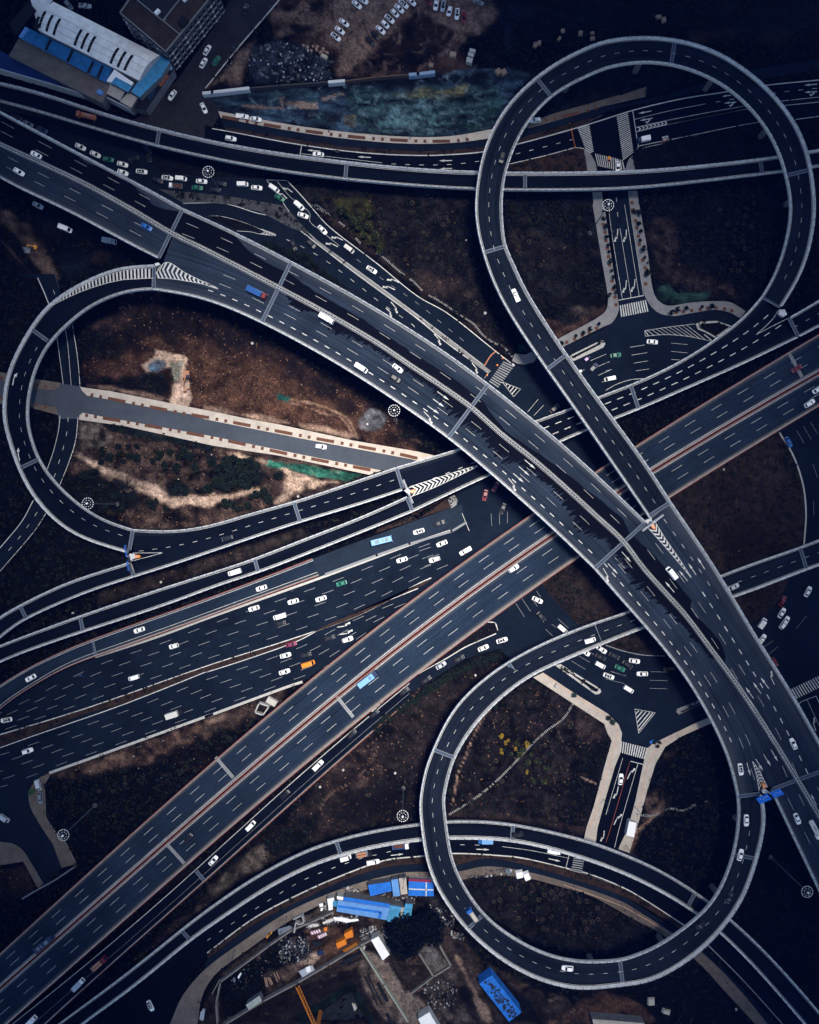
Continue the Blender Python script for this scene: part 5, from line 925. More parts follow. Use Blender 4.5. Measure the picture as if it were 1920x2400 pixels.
pline(g, T2((-60, 1739), ('M', (0, 972), (700, 758), (1725, 400)), ('N', (700, 200), (1260, 0)), ('J', (1725, 1409)), ('K', (175, 1360))), .5, Z0); pline(g, T2((-60, 1772), ('M', (0, 1078), (260, 986), (1000, 728), (1725, 441)), ('N', (0, 470), (740, 220)), ('J', (1000, 1740), (1725, 1446))), .4, Z0)
pline(g, T2(('M', (400, 1282), (870, 1115), (1725, 805)), ('N', (0, 832), (650, 592), (790, 545))), 1.3, Z0, 1); pline(g, T2(('M', (770, 345), (1300, 172)), ('J', (0, 1695), (980, 1345), (1725, 1068)), ('K', (330, 980))), 1.2, Z0, 1)
pline(g, t('K', (425, 838), (450, 900), (483, 980)), .25, Z0)
for p in (((660, 840), (665, 942)), ((728, 828), (728, 930)), ((792, 825), (792, 920)), ((80, 1143), (172, 1112)), ((102, 1206), (193, 1174)), ((120, 1268), (170, 1250)), ((910, 1530), (980, 1632)), ((860, 1568), (930, 1675)), ((1025, 1465), (1060, 1515)), ((1000, 1540), (1035, 1592))): pline(gd, t('K', *p), .18, Z0)
# west cross road
pline(g, t('E', (585, 960), (630, 1250), (648, 1470)), .28, Z0); pline(g, t('E', (525, 990), (545, 1100), (577, 1458)), .2, Z0); pline(g, t('E', (460, 1060), (490, 1280), (512, 1448)), .22, Z0)
pline(g, t('E', (305, 590), (350, 690), (395, 800)), .5, Z0); pdash(g, t('E', (432, 690), (470, 800)), 1.8, 6, .18)
pdash(g, t('I', (553, 62), (540, 190), (512, 310), (485, 400), (440, 540), (300, 830), (235, 930), (160, 1030), (20, 1200)), 1.9, 5.9, .2)
pline(g, t('I', (632, 60), (612, 250), (560, 420), (480, 620)), .28, Z0); pline(g, t('I', (487, 50), (475, 160), (435, 330), (380, 490)), .28, Z0); pline(g, t('I', (372, 840), (280, 980), (0, 1308)), .28, Z0); pline(g, t('I', (270, 735), (180, 900), (0, 1120)), .4, Z0)
# south: arterial below the ramp
pline(g, t('R', (20, 1150), (400, 868), (800, 658), (1100, 528), (1450, 403), (1725, 370)) + t('S', (340, 346), (700, 361), (900, 381), (1250, 461), (1450, 511), (1725, 621)) + t('U', (300, 711), (640, 931)), .6, Z0)
pdash(g, t('R', (20, 1050), (210, 920), (400, 800), (770, 575), (980, 485), (1190, 410), (1300, 375), (1410, 352), (1520, 325)), 1.8, 5.9, .18); pdash(g, t('S', (410, 275), (540, 278), (660, 283)), 1.8, 6, .18)
pline(g, t('S', (750, 290), (1000, 325), (1290, 385)), .18, Z0); pline(g, t('S', (1292, 350), (1265, 460)), .25, Z0); zebra(gd, *t('S', (1330, 375), (1305, 478), (1395, 495), (1415, 385)), 6, Z0, .45); pline(g, t('S', (1300, 475), (1395, 497)), .8, Z0)
for p in ((830, 1090), (1100, 1360), (1430, 1725)), : pline(gd, t('U', *p), .5, Z0)
# south-east junction
tri = t('P', (235, 765), (400, 795), (265, 962)); [pline(g, [tri[i], tri[(i+1) % 3]], .22, Z0) for i in range(3)]
for k in (.2, .38, .56, .75, .9): pline(g, [np.array(tri[0])*(1-k) + np.array(tri[2])*k, np.array(tri[0])*(1-k*.97) + np.array(tri[1])*k*.97 + (0, 2)], .55, Z0)
zebra(g, *t('P', (118, 1025), (345, 1082), (318, 1172), (110, 1115)), 12, Z0, .5); zebra(g, *t('P', (1495, 605), (1740, 490), (1790, 560), (1540, 685)), 13, Z0, .42)
pline(g, t('P', (200, 1187), (303, 1213)), .35, Z0); pline(g, t('P', (262, 1200), (110, 1725)) + t('U', (70, 300)), .22, Z0); pline(g, t('P', (138, 1160), (0, 1620)), .2, Z0)
pline(g, t('P', (1700, 660), (1560, 725), (1580, 780)), .25, Z0); pline(g, t('P', (1700, 660), (1760, 790)), .25, Z0); pline(g, t('P', (1630, 695), (1725, 900)), .18, Z0)
for p in (((365, 463), (500, 466)), ((358, 532), (500, 536)), ((355, 597), (497, 602)), ((40, 462), (165, 498)), ((0, 520), (150, 560)), ((1540, 115), (1625, 10)), ((1320, 320), (1390, 262)), ((1280, 262), (1350, 212))): pline(gd, t('P', *p), .17, Z0)
for p in (((1100, 120), (1160, 175)), ((1150, 80), (1220, 130)), ((1200, 35), (1285, 110)), ((1370, 335), (1457, 387)), ((1308, 375), (1420, 443)), ((1460, 305), (1490, 325)), ((1630, 460), (1725, 490))): pline(gd, t('O', *p), .17, Z0)
for p in (((1600, 135), (1660, 240)), ((1545, 170), (1602, 270)), ((1655, 100), (1717, 205)), ((1675, 440), (1712, 550)), ((1680, 740), (1683, 855))): pline(gd, t('L', *p), .17, Z0)
pline(g, t('L', (1403, 185), (1513, 366), (1593, 598), (1619, 830), (1603, 1092)), .8, Z0 + .03, 1); pline(gd, t('L', (1475, 1370), (1425, 1480), (1325, 1620), (1180, 1720)), .5, Z0); pline(gd, t('K', (1062, 1370), (1128, 1480), (1258, 1620), (1360, 1725)), .6, Z0); pline(gd, t('P', (0, 250), (150, 298), (300, 328), (480, 337)), .4, Z0)
pline(g, t('O', (560, 70), (690, 70), (712, 130)), .6, Z0); pline(g, t('O', (700, 155), (450, 265), (300, 355), (0, 525)) + t('N', (1350, 785)), .5, Z0)
# kerbs of the diagonal side road
pline(g, [(700, -60), (652, 3), (560, 110), (480, 209)], .7, Z0, 1)
tag(g.build('road_marking', [M['white'], M['kerb']]), kind='structure'); tag(gd.build('road_marking', M['white_dim']), kind='structure')
mb = MB(); pline(mb, t('O', (1080, 475), (1330, 650), (1600, 830)) , .35, .17); pline(mb, t('O', (1600, 830), (1660, 900), (1680, 1000), (1665, 1040), (1540, 1480), (1460, 1725)), .35, .17); pline(mb, t('P', (700, 925), (480, 1030), (365, 1160), (270, 1560)), .35, .17)
pline(mb, t('S', (1250, 600), (1725, 775)) + t('U', (250, 835), (550, 1010)), .3, .17); tag(mb.build('pavement_marking', C('tactile', (.5, .30, .2), .9)), kind='structure')
mb = MB(); pline(mb, t('P', (195, 1190), (40, 1725)) + t('U', (0, 260)), .22, .13); tag(mb.build('road_marking', C('red_line', (.25, .07, .05), .9)), kind='structure')
# planting beds let into the pavements
BEDS = MB()
def beds(pts, w, off=0, per=99.5, tree=None, long_=41, seq=((0, 41), (57, 7), (78, 7))):
    p = resample(spline(pts, 6), 200); d = np.r_[0, np.cumsum(np.linalg.norm(np.diff(p, axis=0), axis=1))]; f = lambda s: np.array([np.interp(s, d, p[:, i]) for i in (0, 1)])
    s = off
    while s < d[-1]:
        for a, ln in seq:
            if 0 <= s + a and s + a + ln < d[-1]:
                A, B = f(s + a), f(s + a + ln); v = (B - A)/np.linalg.norm(B - A); n = np.array((-v[1], v[0]))*w/2
                mb = MB(); mb.prism([P(*q)[:2] for q in (A + n, B + n, B - n, A - n)], .1, .19)
                o = mb.build('planting_bed', M['bed']); tag(o, kind='structure')
                if tree: tree(*((A + B)/2))
        s += per
beds(t('B', (140, 945), (600, 1028), (1200, 1108), (1725, 1142)) + t('C', (400, 1138), (660, 1095)), 7.5)
beds(t('E', (730, 1535), (1250, 1640), (1480, 1685)) + t('J', (30, 65), (800, 215), (1550, 355), (1725, 395)), 7.5, 1, seq=((0, 7), (21, 7), (42, 42)))
beds(t('I', (690, 45), (1050, 105), (1725, 228)) + t('J', (700, 365), (1400, 500)), 7.5, 0, seq=((0, 7), (21, 7), (42, 42)))
beds(t('E', (0, 1400), (270, 1452), (440, 1480)), 7, 1, 21, seq=((0, 7),)); beds(t('E', (0, 1560), (240, 1608), (440, 1650)), 7, 1, 21, seq=((0, 7),))
beds(t('C', (1090, 975), (1200, 955), (1600, 852)), 7.5, 1, seq=((0, 7), (21, 7), (42, 42)))
# ---------------------------------------------------------------- vehicles
M['glass'] = mat('car_glass', (.012, .016, .024), .12, spec=.6)
M['tyre'] = mat('tyre', (.012, .012, .013), .9)
M['lamp'] = mat('lamp_lens', (.75, .75, .72), .2)
M['taillamp'] = mat('tail_lens', (.35, .02, .02), .3)
M['grille'] = mat('grille_black', (.02, .02, .022), .6)
PAINT = dict(white=(.93, .93, .93), silver=(.42, .46, .52), black=(.008, .010, .014), green=(.012, .16, .105), red=(.16, .008, .018), maroon=(.20, .025, .065), blue=(.018, .12, .42), navy=(.012, .028, .075), orange=(.75, .22, .015), skyblue=(.17, .36, .66), rust=(.24, .075, .028), purple=(.36, .22, .52), grey=(.16, .19, .23), beige=(.50, .46, .40), brick=(.42, .20, .11), cream=(.62, .60, .56), yellow=(.75, .33, .03))
for k, v in PAINT.items(): M['p_' + k] = mat('paint_' + k, v, .35, spec=.35)
MC = {}
def loft(mb, secs, m=0):
    for a, b in zip(secs, secs[1:]):
        n = len(a)
        for i in range(n): mb.face([a[i], a[(i+1) % n], b[(i+1) % n], b[i]], m)
    mb.face(secs[0][::-1], m); mb.face(secs[-1], m)
def ring(x, w, z0, zb, zt, wt):     # cross-section of a body shell at x
    return [(x, -w*.9, z0), (x, -w, z0 + .15), (x, -w, zb), (x, -wt, zt), (x, wt, zt), (x, w, zb), (x, w, z0 + .15), (x, w*.9, z0)]
def cabin(mb, x0, x1, x2, x3, w, zb, zt, wt):     # glasshouse: rear base, rear roof, front roof, front base
    A = [(x0, -w, zb), (x3, -w, zb), (x3, w, zb), (x0, w, zb)]; B = [(x1, -wt, zt), (x2, -wt, zt), (x2, wt, zt), (x1, wt, zt)]
    xm = (x1 + x2)/2
    mb.face(B); mb.face([A[1], A[2], B[2], B[1]]); mb.face([A[3], A[0], B[0], B[3]])
    mb.face([A[0], A[1], B[1], B[0]]); mb.face([A[2], A[3], B[3], B[2]])
    def pane(q, k=.86, lift=.012):
        q = [Vector(p) for p in q]; c = sum(q, Vector())/4; nn = (q[1] - q[0]).cross(q[2] - q[0]).normalized()
        return [tuple(c + (p - c)*k + nn*lift) for p in q]
    out = {}
    for nm, q in (('windscreen', [A[1], A[2], B[2], B[1]]), ('rear_window', [A[3], A[0], B[0], B[3]]), ('side_window', [A[0], A[1], B[1], B[0]]), ('side_window', [A[2], A[3], B[3], B[2]])):
        g_ = MB(); g_.face(pane(q, .9 if 'side' not in nm else .82)); out.setdefault(nm, []).append(g_)
    return out
def wheels(L, w, r=.33, xs=None):
    res = []
    for x in (xs or (-L*.29, L*.31)):
        for s in (-1, 1):
            b = MB(); b.tube((x, s*(w - .16), r), (x, s*(w + .02), r), r, n=12, m=0); b.tube((x, s*(w + .02), r), (x, s*(w + .03), r), r*.55, n=8, m=1); res.append(b)
    return res
def car_parts(kind, col):
    p = M['p_' + col]; out = []
    add = lambda nm, b, mats: out.append((nm, b.mesh(nm, mats), []))
    def lights(x, w, z, front=True):
        for s in (-1, 1):
            b = MB(); b.box((x, s*w, z), (.14, .34, .14)); add('headlight' if front else 'tail_light', b, M['lamp'] if front else M['taillamp'])
    if kind in ('sedan', 'taxi', 'hatch', 'suv', 'dark_roof'):
        L = {'sedan': 4.6, 'taxi': 4.5, 'hatch': 4.0, 'suv': 4.6, 'dark_roof': 4.7}[kind]; w = .92 if kind != 'suv' else .95; hz = .92 if kind != 'suv' else 1.05
        h = L/2; b = MB()
        loft(b, [ring(-h, w*.74, .35, .55, hz - .22, w*.62), ring(-h + .12, w*.86, .28, .7, hz - .06, w*.74), ring(-h + .55, w*.97, .24, .78, hz, w*.84), ring(-.6, w, .22, .8, hz + .02, w*.88), ring(h - 1.3, w, .22, .78, hz, w*.88),
                 ring(h - .5, w*.95, .24, .7, hz - .1, w*.80), ring(h - .12, w*.80, .28, .62, hz - .24, w*.68), ring(h, w*.58, .35, .52, hz - .36, w*.48)])
        zt = 1.45 if kind != 'suv' else 1.72
        xs = dict(sedan=(-1.78, -1.12, .22, 1.08), taxi=(-1.75, -1.1, .2, 1.05), hatch=(-1.85, -1.45, .25, 1.05), suv=(-2.12, -1.75, .2, .98), dark_roof=(-1.8, -1.1, .25, 1.1))[kind]
        gl = cabin(b, *xs, w*.86, hz - .02, zt, w*.70)
        if kind == 'taxi': b.box((-.45, 0, zt), (.25, .7, .14))
        if kind == 'suv':
            for s in (-1, 1): b.box((-.8, s*w*.62, zt), (1.9, .06, .06))
        for s in (-1, 1): b.box((.78, s*(w + .06), .92), (.18, .2, .14))
        add('body', b, p)
        for nm, gs in gl.items():
            for g_ in gs: add(nm, g_, M['glass'])
        if kind in ('sedan', 'dark_roof') :
            g_ = MB(); x1, x2 = (-.55, .02) if kind == 'sedan' else (-1.0, .15); g_.face([(x1, -.42, zt + .012), (x2, -.42, zt + .012), (x2, .42, zt + .012), (x1, .42, zt + .012)])
            if kind == 'dark_roof' : add('sunroof', g_, M['glass'])
        lights(h - .2, w*.55, .58); lights(-h + .08, w*.6, .62, False)
        for q in wheels(L, w): add('wheel', q, [M['tyre'], M['rail']])
    elif kind in ('van', 'minibus'):
        L, w = (4.5, .88) if kind == 'van' else (5.4, .98); h = L/2; b = MB(); zt = 1.85 if kind == 'van' else 2.3
        loft(b, [ring(-h, w*.95, .3, zt - .5, zt - .08, w*.85), ring(-h + .1, w, .25, zt - .45, zt, w*.9), ring(h - 1.5, w, .25, zt - .45, zt, w*.9), ring(h - 1.15, w, .25, zt - .5, zt - .06, w*.86)])
        loft(b, [ring(h - 1.15, w, .25, .9, 1.05, w*.9), ring(h - .5, w*.98, .25, .8, .95, w*.85), ring(h, w*.8, .3, .6, .72, w*.7)])
        b.face([(h - 1.15, -w*.86, zt - .06), (h - .45, -w*.84, .97), (h - .45, w*.84, .97), (h - 1.15, w*.86, zt - .06)][::1])
        b.face([(h - 1.15, -w*.86, zt - .06), (h - 1.15, -w*.9, 1.04), (h - .45, -w*.84, .97)]); b.face([(h - 1.15, w*.86, zt - .06), (h - .45, w*.84, .97), (h - 1.15, w*.9, 1.04)])
        add('body', b, p)
        g_ = MB(); g_.face([(h - 1.12, -w*.76, zt - .12), (h - .50, -w*.76, 1.06), (h - .50, w*.76, 1.06), (h - 1.12, w*.76, zt - .12)]); 
        g_.v = [(x + .02, y, z + .02) for x, y, z in g_.v]; add('windscreen', g_, M['glass'])
        g_ = MB(); g_.face([(-h - .005, -w*.75, zt - .75), (-h - .005, w*.75, zt - .75), (-h - .005, w*.7, zt - .2), (-h - .005, -w*.7, zt - .2)]); add('rear_window', g_, M['glass'])
        for s in (-1, 1):
            g_ = MB(); g_.face([(-h + .5, s*(w + .012), zt - .85), (h - 1.3, s*(w + .012), zt - .85), (h - 1.3, s*(w + .01), zt - .48), (-h + .5, s*(w + .01), zt - .48)]); add('side_window', g_, M['glass'])
        lights(h - .1, w*.55, .55); 
        for q in wheels(L, w): add('wheel', q, [M['tyre'], M['rail']])
    elif kind == 'bus':
        L, w, zt = 8.6, 1.18, 2.9; h = L/2; b = MB()
        loft(b, [ring(-h, w*.96, .35, zt - .3, zt - .1, w*.88), ring(-h + .15, w, .3, zt - .25, zt, w*.92), ring(h - .25, w, .3, zt - .25, zt, w*.92), ring(h, w*.94, .35, zt - .5, zt - .2, w*.85)])
        for s in (-1, 1): b.box((h + .05, s*(w + .12), zt - .7), (.2, .25, .4))
        add('body', b, p)
        for x, ln in ((-1.8, 1.7), (2.2, 1.2)):
            b = MB(); b.box((x, 0, zt), (ln, 1.3, .22), top=.9); add('roof_unit', b, M['p_grey'])
        b = MB(); b.box((.6, 0, zt), (.7, .7, .08)); add('roof_hatch', b, M['p_grey'])
        g_ = MB(); g_.face([(h + .02, -w*.85, 1.1), (h + .02, w*.85, 1.1), (h - .02, w*.8, zt - .45), (h - .02, -w*.8, zt - .45)]); add('windscreen', g_, M['glass'])
        for s in (-1, 1):
            g_ = MB(); g_.face([(-h + .5, s*(w + .012), 1.35), (h - .4, s*(w + .012), 1.35), (h - .4, s*(w + .012), 2.35), (-h + .5, s*(w + .012), 2.35)]); add('side_window', g_, M['glass'])
        for q in wheels(L, w, .48, (-2.3, 2.6)): add('wheel', q, [M['tyre'], M['rail']])
    elif kind == 'pickup':
        L, w = 5.0, .93; h = L/2; b = MB()
        loft(b, [ring(-.3, w, .3, .85, 1.0, w*.9), ring(h - 1.3, w, .3, .85, 1.0, w*.9), ring(h - .4, w*.96, .3, .8, .95, w*.84), ring(h, w*.75, .35, .6, .75, w*.62)])
        gl = cabin(b, -.32, -.2, .55, 1.15, w*.86, .98, 1.6, w*.72)
        b.box((-h/2 - .35, 0, .3), (h - .1, w*1.9, .35)); b.box((-h/2 - .35, w*.9, .65), (h - .1, .1, .42)); b.box((-h/2 - .35, -w*.9, .65), (h - .1, .1, .42)); b.box((-h + .1, 0, .65), (.1, w*1.8, .42))
        add('body', b, p)
        for nm, gs in gl.items():
            for g_ in gs: add(nm, g_, M['glass'])
        for q in wheels(L, w, .36): add('wheel', q, [M['tyre'], M['rail']])
    elif kind.startswith('truck'):
        # truck:<cab colour>:<load kind>:<length>
        _, cabc, load, L = kind.split(':'); L = float(L); h = L/2; w = 1.1 if L > 6.5 else .95; cl = 1.7 if L > 6.5 else 1.4; cz = 2.4 if L > 6.5 else 2.0
        b = MB(); loft(b, [ring(h - cl, w*.98, .5, cz - .5, cz - .02, w*.9), ring(h - .35, w, .45, cz - .6, cz - .02, w*.88), ring(h, w*.95, .5, 1.1, 1.3, w*.86)])
        add('cab', b, M['p_' + cabc])
        g_ = MB(); g_.face([(h + .0, -w*.76, 1.32), (h + .0, w*.76, 1.32), (h - .33, w*.78, cz - .08), (h - .33, -w*.78, cz - .08)]); g_.v = [(x + .03, y, z + .03) for x, y, z in g_.v]; add('windscreen', g_, M['glass'])
        b = MB(); b.box((-cl/2, 0, .55), (L - cl - .1, w*1.5, .3)); add('chassis', b, M['grille'])
        bl = L - cl - .25; bx = -h + bl/2
        if load in ('box', 'boxmark'):
            b = MB(); b.box((bx, 0, .85), (bl, w*2, cz + .15 if L > 6.5 else 1.5)); add('box', b, p)
            if load == 'boxmark':
                b = MB(); zt = .85 + (cz + .15 if L > 6.5 else 1.5)
                for i in range(3):
                    for j in range(2): b.box((bx + bl*.28 + i*.36 - .3, (j - .5)*.7, zt), (.22, .5, .03))
                add('roof_vent', b, M['grille'])
        elif load == 'drums':
            b = MB(); b.box((bx, 0, .85), (bl, w*2, .12)); add('flatbed', b, M['grille']); b = MB()
            for i in range(int(bl/.62)):
                for j in range(4):
                    c = (-h + .35 + i*.62, -w + .28 + j*.57, .97); b.tube(c, (c[0], c[1], 2.0 + .12*((i + j) % 2)), .27, n=9)
            add('drum_load', b, p)
        elif load in ('bed', 'gravel', 'crates'):
            b = MB(); b.box((bx, 0, .85), (bl, w*2, .12))
            for s in (-1, 1): b.box((bx, s*w*.97, .95), (bl, .08, .6))
            b.box((-h + .05, 0, .95), (.08, w*1.9, .6)); add('cargo_bed', b, p)
            b = MB()
            if load == 'crates':
                for s in (-.5, .5): b.box((bx - .2, s*w, .97), (bl*.75, w*.72, .8))
                add('load', b, M['p_brick'])
            else:
                b.box((bx, 0, .97), (bl*.9, w*1.75, .62), top=.62); add('load', b, M['bed'] if load == 'bed' else M['p_beige'])
        elif load == 'tank':
            b = MB(); N = 14; prof = [(-h, .55), (-h + .25, .95), (h - cl - .6, .95), (h - cl - .35, .55)]
            secs = [[(x, r*math.cos(6.2832*i/N)*1.05, 1.75 + r*.85*math.sin(6.2832*i/N)) for i in range(N)] for x, r in prof]; loft(b, secs); add('tank', b, p)
            b = MB(); b.box((bx, 0, 2.53), (bl*.4, .3, .12)); b.tube((bx, 0, 2.5), (bx, 0, 2.75), .3, n=10); add('hatch', b, M['p_grey'])
        for q in wheels(L, w, .42, (-h + 1.1, h - .9)): add('wheel', q, [M['tyre'], M['rail']])
    elif kind in ('bike', 'trike'):
        b = MB(); b.tube((-.55, 0, .3), (-.55, .1, .3), .3, n=12); b.tube((.6, 0, .3), (.6, .1, .3), .3, n=12); add('wheel', b, M['tyre'])
        b = MB(); b.box((0, .05, .35), (1.0, .22, .3), top=.8); b.tube((.45, .05, .5), (.62, .05, 1.0), .05); b.tube((.58, -.3, 1.0), (.58, .4, 1.0), .03); b.box((-.3, .05, .65), (.7, .3, .12)); add('frame', b, p)
        b = MB(); loft(b, [[(-.25 + .1*z, .05 + r*math.cos(a), .72 + z) for a in np.linspace(0, 5.6, 8)] for z, r in ((0, .17), (.3, .2), (.5, .22), (.62, .1))]); b.tube((-.1, .25, 1.2), (.5, .35, 1.0), .06); b.tube((-.1, -.15, 1.2), (.5, -.25, 1.0), .06)
        b.tube((-.15, .05, 1.3), (-.12, .05, 1.65), .13, .11, n=8); b.tube((-.2, .2, .75), (.2, .25, .4), .09); b.tube((-.2, -.1, .75), (.2, -.15, .4), .09); rider = b
        if kind == 'trike': b = MB(); b.box((-1.1, .05, .4), (1.4, 1.1, .55)); add('cargo_box', b, p)
        out.append(('_rider', rider.mesh('person', M['p_navy']), []))
    return out
